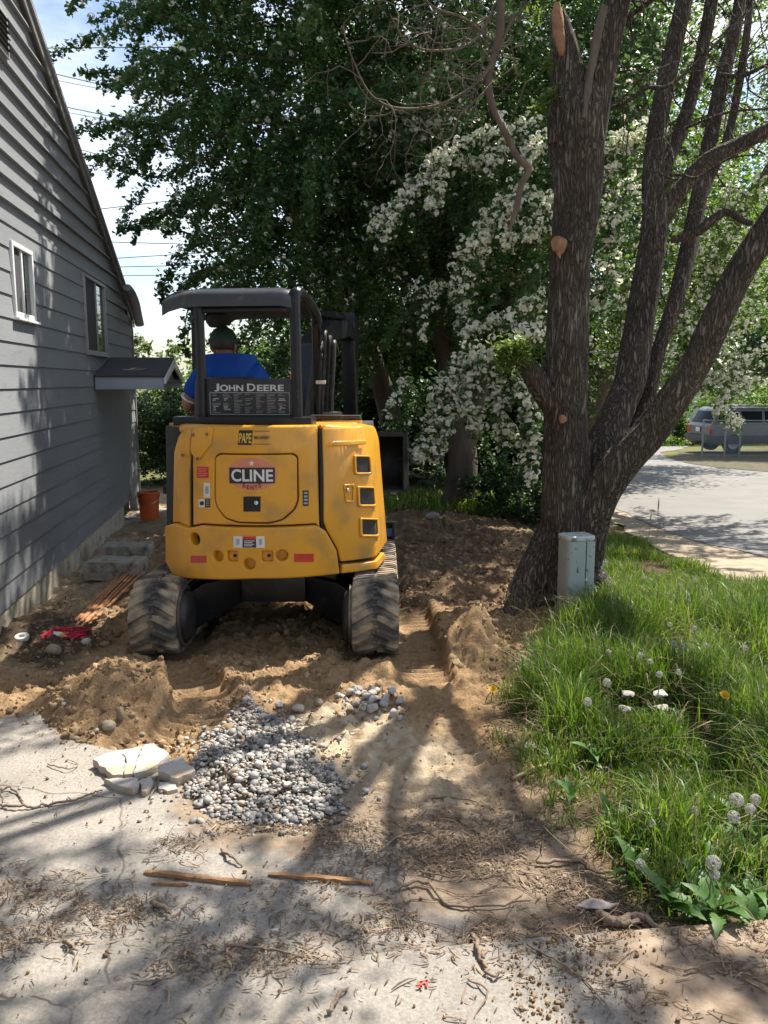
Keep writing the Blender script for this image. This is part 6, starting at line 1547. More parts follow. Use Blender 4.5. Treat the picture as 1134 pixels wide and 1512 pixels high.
# pebble heap
rg = np.random.default_rng(5)
HEAP = gpoly([(372, 1046), (402, 1058), (428, 1085), (452, 1112), (480, 1140), (508, 1172), (503, 1198), (470, 1212), (420, 1218), (345, 1216), (300, 1200), (282, 1170), (280, 1140), (300, 1112), (330, 1085), (352, 1060)])
hx_, hy_ = np.array(HEAP).T; P = np.stack([rg.uniform(hx_.min() - .15, hx_.max() + .15, 16000), rg.uniform(hy_.min() - .1, hy_.max() + .12, 16000)], -1)
sd_ = poly_sd(P[:, 0], P[:, 1], HEAP) + (fbm(P[:, 0] * 9, P[:, 1] * 9, oct=2, s=4) - .5) * .10
keep = (sd_ > 0) | ((sd_ > -.20) & (rg.random(len(P)) < .22 * np.exp(np.minimum(sd_, 0) / .07))); P, sd_ = P[keep][:6500], sd_[keep][:6500]
S = np.clip(rg.lognormal(math.log(.0068), .45, len(P)), .0028, .020)
zz = grid_z(P[:, 0], P[:, 1]); zz = np.maximum(zz, base(P[:, 0], P[:, 1]) - .005) + np.clip(sd_, 0, .25) * .055 + rg.random(len(P)) * .012 + S * .3
pebs = [(lambda W: (W[0] * np.array([1, rg.uniform(.7, 1.), rg.uniform(.5, .75)]), W[1]))(rock_shape(i, IC2, 1, .13)) for i in range(6)]
gr = scatter('gravel', pebs, np.column_stack([P, zz]), S, rg, 'pebble', flatrot=True)
tagp(gr, 'heap of grey and tan rounded pebbles on the driveway edge', kind='stuff')
# solid bed under the pebbles
X, Y = np.meshgrid(np.arange(hx_.min() - .1, hx_.max() + .1, .02), np.arange(hy_.min() - .1, hy_.max() + .1, .02))
# soil clods everywhere on the dug ground
n = 42000; P = np.stack([rg.uniform(-2.9, 1.6, n), rg.uniform(3.0, 9.5, n)], -1)
cden = fbm(P[:, 0] * 2.2, P[:, 1] * 2.2, oct=3, s=63)
far_wall = P[:, 0] > -1.80 - .143 * P[:, 1]
rutd = np.minimum(poly_dist(P[:, 0], P[:, 1], RUTS[0])[0], poly_dist(P[:, 0], P[:, 1], RUTS[1])[0])
ok = far_wall & (poly_sd(P[:, 0], P[:, 1], CONC) < .06) & (poly_sd(P[:, 0], P[:, 1], LAWN) < .05) & (rg.random(n) < sstep(.35, .7, cden)) & ((rutd > .16) | (rg.random(n) < .15)) & (sd_ is not None) & (poly_sd(P[:, 0], P[:, 1], HEAP) < -.02)
P = P[ok]; S = np.clip(rg.lognormal(math.log(.006), .6, len(P)), .0025, .03); zz = grid_z(P[:, 0], P[:, 1]) + S * .1
clods = [rock_shape(20 + i, IC2, .75, .75, 3) for i in range(8)]
tagp(scatter('soil_clods', clods, np.column_stack([P, zz]), S, rg, 'clod'), 'loose brown soil clods over the dug ground', kind='stuff')
# bigger clods along the foot of the spoil heaps
P = []
for (u0, v0, u1, v1, k) in [(85, 1085, 300, 1100, 160), (70, 1010, 110, 1080, 50), (320, 1020, 360, 1080, 50), (640, 890, 770, 1000, 150), (600, 800, 770, 900, 220), (600, 760, 800, 820, 160), (60, 975, 180, 1010, 50), (480, 1020, 600, 1060, 40), (250, 1090, 420, 1060, 60)]:
    for _ in range(k): q = G(rg.uniform(min(u0, u1), max(u0, u1)), rg.uniform(min(v0, v1), max(v0, v1))); P.append((q.x, q.y))
P = np.array(P); S = np.clip(rg.lognormal(math.log(.013), .5, len(P)), .006, .038); zz = grid_z(P[:, 0], P[:, 1]) + S * .05
tagp(scatter('soil_clods', clods, np.column_stack([P, zz]), S, rg, 'clod'), 'larger soil clods round the spoil heaps', kind='stuff')
# individual stones
STM = {}
def stone(u, v, w_px, label, group=None, mat='stone', flat=.7, seed=0, sharp=0, cat='stone', lift=.35, tall=1.0, tilt=0.):
    p = GZ(u, v); s = w_px / 2 * p.y / FPX; key = (seed, flat, sharp, mat)
    if key not in STM:
        W, F = rock_shape(seed, IC3, flat, .3, sharp); me = npmesh('stone', W, F, np.full(len(F), (seed * .37) % 1)); smooth(me, 40 if sharp else 180); me.materials.append(MATS[mat]); STM[key] = me
    o = link('stone' if cat == 'stone' else 'rubble_piece', STM[key]); o.location = p + Vector((0, 0, s * lift)); o.scale = (s, s * .8, s * tall); o.rotation_euler = (tilt, tilt * .5, seed * 1.7)
    return tagp(o, label, cat, group)
stone(178, 1062, 15, 'upright tan stone stuck in the face of the left spoil heap', seed=3, flat=1., tall=1.7, lift=.7)
stone(161, 1090, 20, 'brown rounded stone at the foot of the spoil heap on the concrete', seed=4, flat=.8, lift=.5)
for (u, v, w_, sd2) in [(143, 1080, 10, 5), (196, 1060, 11, 6), (113, 1092, 11, 7), (128, 950, 17, 8), (80, 966, 26, 9), (155, 952, 14, 11), (240, 1062, 8, 5), (210, 1083, 9, 7), (340, 1052, 9, 12), (440, 1048, 20, 13), (470, 1040, 18, 14), (95, 1040, 10, 8), (330, 1075, 8, 6)]:
    stone(u, v, w_, 'brown stone lying loose in the dug soil', 'stones in the dug soil', seed=sd2, flat=.65)
stone(155, 1286, 15, 'small white angular stone on the concrete above the longest splintered lath', seed=31, sharp=7, mat='rubble', flat=.9)
stone(404.6, 1378, 17, 'pale grey faceted pebble alone on the dusty concrete below the laths', seed=32, sharp=8, mat='rubble', flat=1.0)
stone(1014, 1476, 8, 'tiny white pebble on the soiled pavement strip', seed=33, sharp=5, mat='rubble')
for (u, v, w_) in [(207, 1212, 9), (309, 1229, 10), (412, 1042, 14), (128, 1452, 8), (560, 1180, 9), (600, 1150, 8), (30, 1165, 7)]:
    stone(u, v, w_, 'small grey stone lying loose on sand or concrete', 'loose grey stones', seed=34 + int(u) % 3, sharp=3, mat='rubble')
for (u, v, w_, sd2) in [(924, 1056, 26, 41), (922, 1074, 24, 42), (974, 1060, 30, 43), (975, 1077, 28, 44)]:
    stone(u, v, w_, 'flat grey stone half hidden in the long grass', 'flat stones in the grass', seed=sd2, sharp=4, mat='rubble', flat=.35, lift=2.6)
stone(782, 1108, 30, 'pale angular rock at the edge of the grass', seed=45, sharp=6, mat='rubble', flat=.6)
stone(640, 765, 22, 'grey concrete chunk on the dirt below the hawthorn', 'concrete chunks by the hawthorn', seed=46, sharp=6, mat='rubble', flat=.5)
stone(700, 760, 16, 'grey concrete chunk on the dirt below the hawthorn', 'concrete chunks by the hawthorn', seed=47, sharp=6, mat='rubble', flat=.5)
for i in range(46):                        # heap of broken concrete rubble
    a = rg.random() * 6.28; r_ = rg.random() ** .6; u = 548 + math.cos(a) * r_ * 50; v = 1043 + math.sin(a) * r_ * 27 + (u - 548) * .12
    stone(u, v, rg.uniform(9, 20), 'piece of pale concrete rubble in the small heap behind the pebbles', 'pieces of the rubble heap', seed=50 + i % 7, sharp=6, mat='rubble', flat=.7, cat='rubble', lift=.5 + .6 * (1 - r_) * rg.random(), tilt=rg.normal() * .5)
# broken paving slab, piece by piece
def slab(px, label, th=.032, lift=.0, tilt=0.):
    pts = [G(100 + x / 5.155, 1080 + y / 5.155) for x, y in px]; c = sum(pts, Vector()) / len(pts)
    zz = float(base(c.x, c.y)) + .008 + lift; n_ = len(pts); jag = []
    for i in range(n_):
        a, b = pts[i], pts[(i + 1) % n_]; k = max(2, int((b - a).length / .025))
        for j in range(k):
            q = a.lerp(b, j / k); w_ = .004 if j else 0; jag.append((q.x - c.x + rg.normal() * w_, q.y - c.y + rg.normal() * w_))
    o = MB().prism(jag, 'z', 0, th).build('broken_slab', 'broken_slab', None, bevel=.003)
    o.location = (c.x, c.y, zz); o.rotation_euler = (tilt, tilt * .6, 0)
    return tagp(o, label, 'slab')
slab([(192, 283), (300, 238), (395, 212), (440, 270), (425, 392), (345, 396)], 'largest grey piece of the broken paving slab, left corner', .036, 0, R(1.2))
slab([(402, 210), (575, 178), (520, 285), (495, 385), (432, 392), (447, 270)], 'cream middle piece of the broken paving slab', .034, 0, R(.6))
slab([(590, 160), (660, 155), (775, 235), (690, 315), (600, 365), (505, 388), (530, 288)], 'cream right-hand piece of the broken paving slab next to the soil', .034, 0, R(-.6))
slab([(275, 408), (540, 408), (545, 470), (500, 500), (400, 470)], 'narrow front piece split off the broken paving slab', .03, -.004, R(-1.5))
slab([(558, 412), (640, 400), (655, 430), (598, 505), (560, 490)], 'small triangular chip in front of the broken paving slab', .026, -.004)
slab([(688, 345), (790, 300), (880, 262), (900, 310), (975, 372), (840, 432), (690, 385)], 'thick tilted piece of broken slab resting against the pebbles', .042, .002, R(2))
slab([(700, 425), (800, 412), (840, 470), (760, 490), (690, 470)], 'thin pale flake of broken slab lying in front of the tilted piece', .018, -.004)
# two old concrete blocks by the wall
def block(u, v, w_, h, d, rz_, label, seed):
    p = GZ(u, v); bm = bmesh.new(); bmesh.ops.create_cube(bm, size=1); bmesh.ops.subdivide_edges(bm, edges=bm.edges, cuts=14, use_grid_fill=True)
    for q in bm.verts:
        c = q.co.copy(); e = 1 - .05 * (abs(c.x) * 2) ** 12 * (abs(c.z) * 2) ** 8
        nz = float(fbm(np.array([c.x * 7 + seed]), np.array([c.y * 7]), np.array([c.z * 5]), 4)[0]) - .5
        q.co = Vector((c.x * w_ * e, c.y * d * e, (c.z + .5) * h)) + c.normalized() * nz * .035
    me = bpy.data.meshes.new('concrete_block'); bm.to_mesh(me); bm.free(); smooth(me, 60)
    o = link('concrete_block', me, 'concrete_block'); o.location = p + Vector((0, d * .4, -.02)); o.rotation_euler = (0, 0, rz_); return tagp(o, label, 'block')
block(166, 853, .50, .165, .30, R(-3), 'weathered concrete block lying in front, nearer the rusty rods', 1)
block(184, 830, .50, .185, .30, R(8), 'weathered concrete block behind the other one, against the dark foundation', 2)
# bucket
bp_ = GZ(221, 766); bz_ = bp_.z
BK = empty('bucket', (bp_.x, bp_.y, bz_), 0, 'orange plastic bucket standing on concrete by the house corner', 'bucket')
MB().lathe([(0, .004), (.118, .004), (.122, 0), (.140, .30), (.146, .302), (.147, .325), (.150, .327), (.151, .352), (.147, .356), (.154, .36), (.154, .372), (.143, .374), (.140, .36), (.116, .02), (0, .018)], 32).build('body', 'orange_plastic', BK, ang=40)
MB().tube([(.15 * math.cos(a), .15 * math.sin(a), .335 - .13 * abs(math.sin(a))) for a in np.linspace(math.pi, 2 * math.pi, 14)], .003, 6).build('handle', 'chrome', BK)
# low concrete pad the bucket stands on
pad = MB().box((bp_.x + .1, bp_.y + .35, bz_ - .06), (1.1, 1.5, .112)).build('patio_slab', 'concrete_block', None, bevel=.01); tagp(pad, 'grey concrete pad beside the house corner under the bucket', kind='structure')
# bundle of rusty rods
for i, (u0, v0, u1, v1) in enumerate([(112, 917, 178, 856), (118, 918, 184, 857), (123, 919, 189, 858), (128, 920, 195, 857), (133, 920, 203, 856), (138, 921, 212, 852), (126, 925, 190, 862), (120, 922, 172, 862)]):
    a, b = GZ(u0, v0), GZ(u1, v1); a.z = max(a.z, float(base(a.x, a.y))) + .022; b.z = float(base(b.x, b.y)) + .03 + .006 * (i % 3)
    o = MB().box((0, 0, 0), ((b - a).length, .020, .012)).build('lath', 'rust_rod', None, bevel=.002); o.location = (a + b) / 2; o.rotation_euler = (0, -math.atan2(b.z - a.z, (b.xy - a.xy).length), math.atan2(b.y - a.y, b.x - a.x))
    tagp(o, 'rust-brown lath in the bundle beside the left track', 'lath', 'laths bundled beside the left track')
# red net bag, crumpled
c = GZ(95, 942); nb_ = MB(); rgb_ = np.random.default_rng(8)
NB = empty('net_bag', c, 0, 'crumpled red plastic net bag lying on dark soil by the laths', 'bag')
W, F = rock_shape(61, IC3, .55, .9); nz = fbm(W[:, 0] * 3, W[:, 1] * 3, W[:, 2] * 3, 4, 12) - .5; W = W * (1 + nz * .9)[:, None] * np.array([.145, .085, .07]) + np.array([0, 0, .03])
me = npmesh('mesh', W, F); ob = link('net', me, 'red_net', NB); wm = ob.modifiers.new('wire', 'WIREFRAME'); wm.thickness = .006; wm.use_replace = True
for (x0, x1) in ((-.15, -.05), (.05, .17)):
    W2, F2 = rock_shape(62 + int(x0 * 100), IC2, .6, .8); W2 = W2 * np.array([(x1 - x0) / 2, .055, .045]) + np.array([(x0 + x1) / 2, -.01, .03]); me = npmesh('fold', W2, F2); smooth(me, 30); link('fold', me, 'red_net', NB)
MB().box((.0, -.055, .045), (.10, .004, .045), rot=(R(-35), R(8), R(12))).build('label_strip', 'decal_white', NB); MB().box((.02, -.06, .048), (.04, .004, .03), rot=(R(-35), R(8), R(12))).build('label_print', 'decal_yellow', NB)
# roll of white tape
p = GZ(33, 945); o = MB().lathe([(.020, 0), (.046, 0), (.048, .003), (.048, .026), (.046, .029), (.020, .029), (.020, 0)], 28).build('tape_roll', 'decal_white', None); o.location = p + Vector((0, 0, .004)); o.rotation_euler = (R(12), 0, 0); tagp(o, 'small roll of white tape on the dark soil by the wall', 'tape roll')
# laths lying on the concrete
def stick(px, w_, h, label, mat='pale_wood', cat='stick'):
    P = [GZ(*q) for q in px]; a, b = P[0], P[-1]; n_ = 14; m = MB(); V = []
    for i in range(n_ + 1):
        q = a.lerp(b, i / n_); z_ = max(ground_z(q.x, q.y), q.z) + .002; k = 1 - .5 * (abs(i / n_ - .5) * 2) ** 8
        s = (b - a).normalized(); t = Vector((-s.y, s.x, 0)); j = rg.normal(size=4) * .0012
        for sx2, sz2 in ((-1, 0), (1, 0), (1, 1), (-1, 1)): V.append(q * 1 + t * sx2 * w_ / 2 * k + Vector((0, 0, z_ - q.z + sz2 * h * k)) + Vector(rg.normal(size=3) * .0012))
    F = [(i * 4 + k, i * 4 + (k + 1) % 4, i * 4 + 4 + (k + 1) % 4, i * 4 + 4 + k) for i in range(n_) for k in range(4)] + [(3, 2, 1, 0), tuple(n_ * 4 + k for k in range(4))]
    return tagp(m.add(V, F).build('lath', mat, None, bevel=0), label, cat)
stick([(213, 1290), (371, 1308)], .020, .013, 'longest splintered brown lath lying across the dusty concrete', cat='lath')
stick([(396, 1293), (552, 1307)], .018, .013, 'splintered brown lath whose end points towards the brown soil', cat='lath')
stick([(224, 1306), (279, 1308)], .010, .008, 'short pale splinter beside the longest lath', cat='lath')
def twig(px, r_, label, mat='root_bark', group=None, name='twig', lift=.006, cat='twig'):
    P = []
    for i, q in enumerate(px):
        p = GZ(*q); p.z += r_ + lift * (1 + math.sin(i * 2.1)); P.append(p)
    P = catmull(P, 6); P = [p + Vector(rg.normal(size=3) * min(r_ * .5, .003)) for p in P]
    o = MB().tube(P, lerp_list([r_, r_ * .9, r_ * .45], len(P)), 7).build(name, mat, None, ang=180); return tagp(o, label, cat, group)
TG = 'loose twigs on the ground'
TWL = ['long dark root running along the concrete towards the broken slab', 'long forked twig on the brown soil past the second lath', 'dark twig lying from the soil into the weed edge', 'short thin rootlet curling up at the weed edge',
       'gnarled dark stick standing off the pavement edge by the red mark', 'small fork of the gnarled stick by the red mark', 'longest thin root trailing across the pavement strip', 'dark twig just above the longest lath', 'bare twig on the pavement strip left of the red mark',
       'stubby dark stick below the short pale splinter', 'thin pale root on the concrete below the pale grey pebble', 'small hooked root beside the long dark root', 'curled root by the front of the broken slab', 'short dark stick near the litter at the driveway side', 'thin twig on the brown soil above the forked one',
       'thin twig between the pebbles and the brown soil', 'hair-thin root on the pavement strip below the gnarled stick', 'looped twig on the soiled end of the pavement', 'long straight twig on the soiled end of the pavement', 'twig between the pebble heap and the rubble', 'twig behind the top of the pebble heap', 'thin twig at the end of the track rut', 'small curled root on the bare concrete above the long dark root']
for px, r_ in [([(0, 1192), (30, 1196), (62, 1192), (100, 1187), (132, 1180), (150, 1168)], .006), ([(575, 1320), (626, 1309), (661, 1338), (712, 1342), (783, 1338)], .006), ([(793, 1279), (830, 1278), (859, 1274), (884, 1294), (925, 1290), (965, 1280)], .007),
               ([(862, 1270), (872, 1250), (880, 1236), (894, 1223)], .004), ([(697, 1385), (705, 1404), (712, 1420), (727, 1446), (745, 1440)], .007), ([(712, 1420), (722, 1402), (740, 1392)], .006),
               ([(778, 1398), (823, 1426), (864, 1451), (909, 1507)], .0035), ([(328, 1259), (342, 1272), (358, 1281)], .006), ([(484, 1499), (500, 1480), (514, 1464)], .006), ([(224, 1341), (240, 1348), (250, 1352)], .009),
               ([(339, 1401), (385, 1406), (437, 1412), (487, 1416)], .004), ([(0, 1170), (16, 1168), (30, 1178), (34, 1190)], .005), ([(220, 1180), (235, 1160), (228, 1150)], .004), ([(95, 1395), (104, 1402), (113, 1406)], .007),
               ([(620, 1290), (660, 1300), (700, 1296)], .004), ([(560, 1260), (590, 1240), (620, 1230)], .004), ([(690, 1450), (720, 1470), (700, 1505)], .003), ([(1050, 1395), (1062, 1420), (1070, 1440), (1055, 1435)], .004), ([(1010, 1440), (1050, 1428), (1110, 1420)], .004),
               ([(480, 1110), (500, 1090), (530, 1080)], .004), ([(310, 1095), (330, 1080), (350, 1078)], .004), ([(640, 1180), (690, 1185), (730, 1200)], .004), ([(70, 1130), (100, 1140), (115, 1130), (100, 1124)], .003)]:
    twig(px, r_, TWL.pop(0), group=TG)
twig([(757, 1153), (790, 1140), (820, 1127), (848, 1112)], .008, 'pale straight stick poking out of the grass edge', 'straw')
twig([(884, 1358), (896, 1368), (912, 1369), (930, 1362), (950, 1366), (980, 1380)], .016, 'thick bare tan root beside the pavement edge below the paper scrap', 'root_bark', name='root', cat='root')
twig([(905, 1366), (925, 1372), (945, 1362), (962, 1345)], .010, 'thin forked root beside the paper scrap', 'root_bark', name='root', cat='root')
twig([(940, 1285), (960, 1270), (1010, 1265), (1040, 1280), (1060, 1290)], .010, 'fallen brown branch lying through the weeds', 'root_bark', name='branch', cat='branch')
twig([(455 / 3.857 + 840, 705 / 3.857 + 1080), (1000, 1268), (1030, 1278), (1050, 1292)], .007, 'thin fallen branch across the weeds under the seed heads', 'straw', name='branch', cat='branch')
# scrap of bleached paper
p = GZ(881, 1342); X, Y = np.meshgrid(np.linspace(-.055, .055, 16), np.linspace(-.03, .03, 9)); Zp = .012 + .03 * (fbm(X * 28, Y * 28, oct=3, s=2) - .3) + .012 * (X / .055)
idx = np.arange(X.size).reshape(X.shape); F = np.stack([idx[:-1, :-1], idx[:-1, 1:], idx[1:, 1:], idx[1:, :-1]], -1).reshape(-1, 4)
me = npmesh('paper_scrap', np.stack([X + .01 * Y / .03, Y * (1 - .4 * (X / .055) ** 2), Zp], -1).reshape(-1, 3), F); smooth(me, 40)
o = link('paper_scrap', me, 'paper'); o.location = p; o.rotation_euler = (0, 0, R(-24)); so = o.modifiers.new('t', 'SOLIDIFY'); so.thickness = .002; tagp(o, 'crumpled bleached paper scrap above the thick root', 'paper')
# red survey paint mark on the pavement
RM = empty('paint_mark', GZ(624, 1457), 0, 'small red spray-paint mark on the pavement strip', 'paint mark')
def pmark(pts, par):
    m = MB(); P = [Vector((GZ(*q).x - RM.location.x, GZ(*q).y - RM.location.y, 0)) for q in pts]
    for a, b in zip(P[:-1], P[1:]):
        s = (b - a).normalized(); t = Vector((-s.y, s.x, 0)) * .0035; z_ = .034 + .003 - RM.location.z
        a2, b2 = a - s * .003, b + s * .003; m.add([(q.x, q.y, z_ + dz) for dz in (0, .001) for q in (a2 - t, a2 + t, b2 + t, b2 - t)], [(0, 1, 2, 3), (7, 6, 5, 4), (0, 4, 5, 1), (1, 5, 6, 2), (2, 6, 7, 3), (3, 7, 4, 0)])
    return m.build('stroke', 'red_spray', par)
pmark([(617, 1454.5), (622, 1453.5), (621.5, 1460), (617, 1461)], RM); pmark([(625, 1452.5), (630, 1452), (630.5, 1459)], RM)
# ------------------------------------------------------------------ litter
def ribbons(name, P2, ln, wd, rg, mat, curl=.5, lift=.004, zf=None):
    n = len(P2); a = rg.random(n) * 2 * math.pi; k = 4; Vs = np.zeros((n, k, 2, 3)); pos = P2.copy(); c = rg.normal(size=n) * curl
    zb = zf(P2); tl = rg.random(n) * .5
    for i in range(k):
        t = np.stack([np.cos(a), np.sin(a)], -1); nn = np.stack([-np.sin(a), np.cos(a)], -1); w_ = (wd * (1 - .6 * abs(i / (k - 1) - .5) * 2))[:, None] * .5
        z_ = zb + lift + ln * .25 * tl * math.sin(math.pi * i / (k - 1)) + rg.random(n) * .002
        Vs[:, i, 0, :2] = pos - nn * w_; Vs[:, i, 1, :2] = pos + nn * w_; Vs[:, i, 0, 2] = z_; Vs[:, i, 1, 2] = z_ + wd * rg.normal(size=n) * .25
        pos = pos + t * (ln / (k - 1))[:, None]; a = a + c
    idx = np.arange(n * k * 2).reshape(n, k, 2)
    F = np.stack([idx[:, :-1, 0], idx[:, :-1, 1], idx[:, 1:, 1], idx[:, 1:, 0]], -1).reshape(-1, 4)
    return link(name, npmesh(name, Vs.reshape(-1, 3), F, np.repeat(rg.random(n), k - 1)), mat)
def surf(P2):
    z_ = grid_z(P2[:, 0], P2[:, 1])
    z_ = np.where(in_poly(P2[:, 0], P2[:, 1], CONC), np.maximum(z_, base(P2[:, 0], P2[:, 1]) + .008), z_)
    return np.where(in_poly(P2[:, 0], P2[:, 1], KERB), .033, z_)
n = 150000; P = np.stack([rg.uniform(-2.6, 1.7, n), rg.uniform(1.5, 5.0, n)], -1)
dn = fbm(P[:, 0] * 2.6, P[:, 1] * 3.6, oct=4, s=88, g=.6); band = np.zeros(n)
for (u, v, su, sv, a) in [(480, 1235, .42, .10, .9), (700, 1290, .42, .30, 1.15), (620, 1350, .35, .14, .8), (330, 1420, .30, .10, .6), (60, 1410, .30, .2, .6), (160, 1350, .22, .10, .55), (140, 1210, .12, .12, .7), (820, 1250, .22, .3, 1.0), (20, 1320, .2, .15, .5), (860, 1350, .25, .12, .9), (770, 1100, .12, .45, .7), (60, 940, .5, .25, .9), (300, 1250, .3, .08, .5), (980, 1430, .45, .18, .55)]:
    q = G(u, v); band = np.maximum(band, 1.2 * a * np.exp(-((P[:, 0] - q.x) / su) ** 2 - ((P[:, 1] - q.y) / sv) ** 2))
keep = rg.random(n) < np.clip((band * 1.5 + .035) * sstep(.40, .58, dn), 0, 1) * .9
P = P[keep & (poly_sd(P[:, 0], P[:, 1], HEAP) < .0)]; m_ = len(P); print('litter', m_)
tagp(ribbons('leaf_litter', P, np.clip(rg.lognormal(math.log(.021), .6, m_), .005, .09), rg.uniform(.0020, .0075, m_), rg, 'litter', .28, .002, surf), 'brown leaf litter, bark shreds and twig bits strewn over soil and concrete', kind='stuff')
P = np.stack([rg.uniform(-2.4, 1.5, 5200), rg.uniform(1.6, 4.6, 5200)], -1); dn = fbm(P[:, 0] * 3, P[:, 1] * 3, oct=3, s=98)
P = P[(rg.random(len(P)) < sstep(.35, .7, dn)) & (poly_sd(P[:, 0], P[:, 1], HEAP) < -.02)]; S = np.clip(rg.lognormal(math.log(.0026), .55, len(P)), .0012, .009)
tagp(scatter('crumbs', [rock_shape(80 + i, IC1, .7, .4) for i in range(4)], np.column_stack([P, surf(P) + S * .3]), S, rg, 'clod'), 'crumbs of soil and grit on the concrete', kind='stuff')

tw = []
for (u0, u1, v0, v1, k, ln) in [(700, 880, 1230, 1400, 60, .20), (560, 740, 1250, 1370, 22, .14), (0, 160, 1180, 1420, 12, .11), (280, 520, 1390, 1430, 8, .10), (200, 420, 1225, 1265, 6, .10), (860, 1000, 1300, 1378, 40, .16), (900, 1134, 1395, 1500, 16, .10), (20, 170, 915, 965, 40, .16)]:
    for _ in range(k):
        p = GZ(rg.uniform(u0, u1), rg.uniform(v0, v1)); sub = []; twig_tree(p, (rg.normal(), rg.normal() * .7, 0), ln * rg.uniform(.5, 1.5), .0022, 1, sub, rg, .30, .0)
        for P_, q_ in sub:
            for v_ in P_: v_.z = ground_z(v_.x, v_.y) + .003 + abs(rg.normal()) * .003
            tw.append((P_, q_))
tagp(twigs_mesh('root_shreds', tw, 'root_bark', None, 4), 'thin shredded roots lying over the soil and concrete', kind='stuff')
# spilt soil over the end of the pavement strip
P = np.stack([rg.uniform(.35, 1.5, 9000), rg.uniform(1.6, 2.8, 9000)], -1); dn = fbm(P[:, 0] * 3.5, P[:, 1] * 3.5, oct=3, s=102); P = P[(rg.random(len(P)) < sstep(.38, .62, dn)) & in_poly(P[:, 0], P[:, 1], KERB)]
S = np.clip(rg.lognormal(math.log(.0026), .6, len(P)), .0010, .009); tagp(scatter('soil_crumbs', clods, np.column_stack([P, surf(P) + S * .2]), S, rg, 'clod'), 'spilt brown soil crumbs on the pavement strip', kind='stuff')
# ------------------------------------------------------------------ grass
def blades(name, P2, z0, h, wd, rg, mat, lean=.5, kind=True):
    n = len(P2); a = rg.random(n) * 2 * math.pi; l_ = np.abs(rg.normal(size=n)) * lean + .12; d = np.stack([np.cos(a), np.sin(a)], -1); s = np.stack([-np.sin(a), np.cos(a)], -1)
    tw_ = rg.normal(size=n) * .6; s = np.stack([np.cos(a + 1.57 + tw_), np.sin(a + 1.57 + tw_)], -1); V = np.zeros((n, 7, 3))
    for i, (t, w_) in enumerate(((0, .8), (.4, 1.), (.75, .7))):
        off = l_ * t ** 2 * h; z_ = z0 + h * t * (1 - .35 * np.minimum(l_, 1.2) * t * .6)
        for k, sg in ((0, -1), (1, 1)): V[:, i * 2 + k, :2] = P2 + d * off[:, None] + s * (sg * wd * w_ * .5)[:, None]; V[:, i * 2 + k, 2] = z_
    V[:, 6, :2] = P2 + d * (l_ * h * 1.0)[:, None]; V[:, 6, 2] = z0 + h * (1 - .42 * np.minimum(l_, 1.2))
    T = np.array([[0, 1, 3], [0, 3, 2], [2, 3, 5], [2, 5, 4], [4, 5, 6]]); F = (T[None] + (np.arange(n) * 7)[:, None, None]).reshape(-1, 3)
    r = np.clip(.55 * rg.random(n) + .45 * fbm(P2[:, 0] * 2.5, P2[:, 1] * 2.5, oct=2, s=66), 0, 1)
    return link(name, npmesh(name, V.reshape(-1, 3), F, np.repeat(r, 5)), mat)
n = 560000; P = np.stack([rg.uniform(.4, 6.5, n), 2.1 + 8.5 * rg.random(n) ** 1.7], -1)
infr = (P[:, 0] < .50 * P[:, 1] + .35) | ((P[:, 0] < .75 * P[:, 1] + 1.2) & (rg.random(n) < .6))
sd_ = poly_sd(P[:, 0], P[:, 1], LAWN) + (fbm(P[:, 0] * 4, P[:, 1] * 4, oct=4, s=37, g=.6) - .5) * .5
bare = G(940, 838); bd = np.hypot((P[:, 0] - bare.x) / .45, (P[:, 1] - bare.y) / .5)
den = sstep(-.10, .35, sd_) * sstep(.26, .55, fbm(P[:, 0] * 3.2, P[:, 1] * 3.2, oct=3, s=57) + .05) * sstep(.5, 1.2, bd)
near = sstep(3.4, 2.6, P[:, 1])                 # thinner, weedy corner by the pavement
keep = infr & (rg.random(n) < den * (1 - .55 * near)) & (np.hypot(P[:, 0] - pp.x, P[:, 1] - pp.y) > .13) & (np.hypot(P[:, 0] - WT.x, P[:, 1] - WT.y - .1) > .42)
P = P[keep]; n = len(P); print('grass', n); z0 = surf(P) - .006; sd_ = sd_[keep]
tuft = fbm(P[:, 0] * 2.2, P[:, 1] * 2.2, oct=2, s=71)
h = (.06 + .24 * sstep(.32, .68, tuft)) * rg.uniform(.35, 1.35, n) * (.45 + .55 * sstep(0, .25, sd_)) * (1 - .45 * sstep(5.8, 7.5, P[:, 1])) * (1 - .45 * sstep(3.1, 2.5, P[:, 1]))
dry = rg.random(n) < .11
tagp(blades('grass', P[~dry], z0[~dry], h[~dry], rg.uniform(.003, .008, (~dry).sum()), rg, 'grass', .36), 'long green grass of the front verge round the pedestal', kind='stuff')
tagp(blades('dry_grass', P[dry], z0[dry], h[dry] * 1.1, rg.uniform(.002, .004, dry.sum()), rg, 'grass_dry', .8), 'dry straw-coloured blades among the green grass', kind='stuff')
# rough grass under the hawthorn, on the far verge and by the hedge
P = []; 
for (u0, u1, v0, v1, k) in [(690, 800, 705, 765, 5000), (560, 700, 735, 760, 600), (905, 1010, 640, 660, 3000)]:
    for _ in range(k): q = G(rg.uniform(u0, u1), rg.uniform(v0, v1)); P.append((q.x, q.y))
P = np.array(P); n = len(P)
tagp(blades('rough_grass', P, base(P[:, 0], P[:, 1]), rg.uniform(.1, .3, n), rg.uniform(.008, .016, n) * (1 + P[:, 1] / 20), rg, 'grass'), 'rough grass at the foot of the hawthorn and along the far verge', kind='stuff')
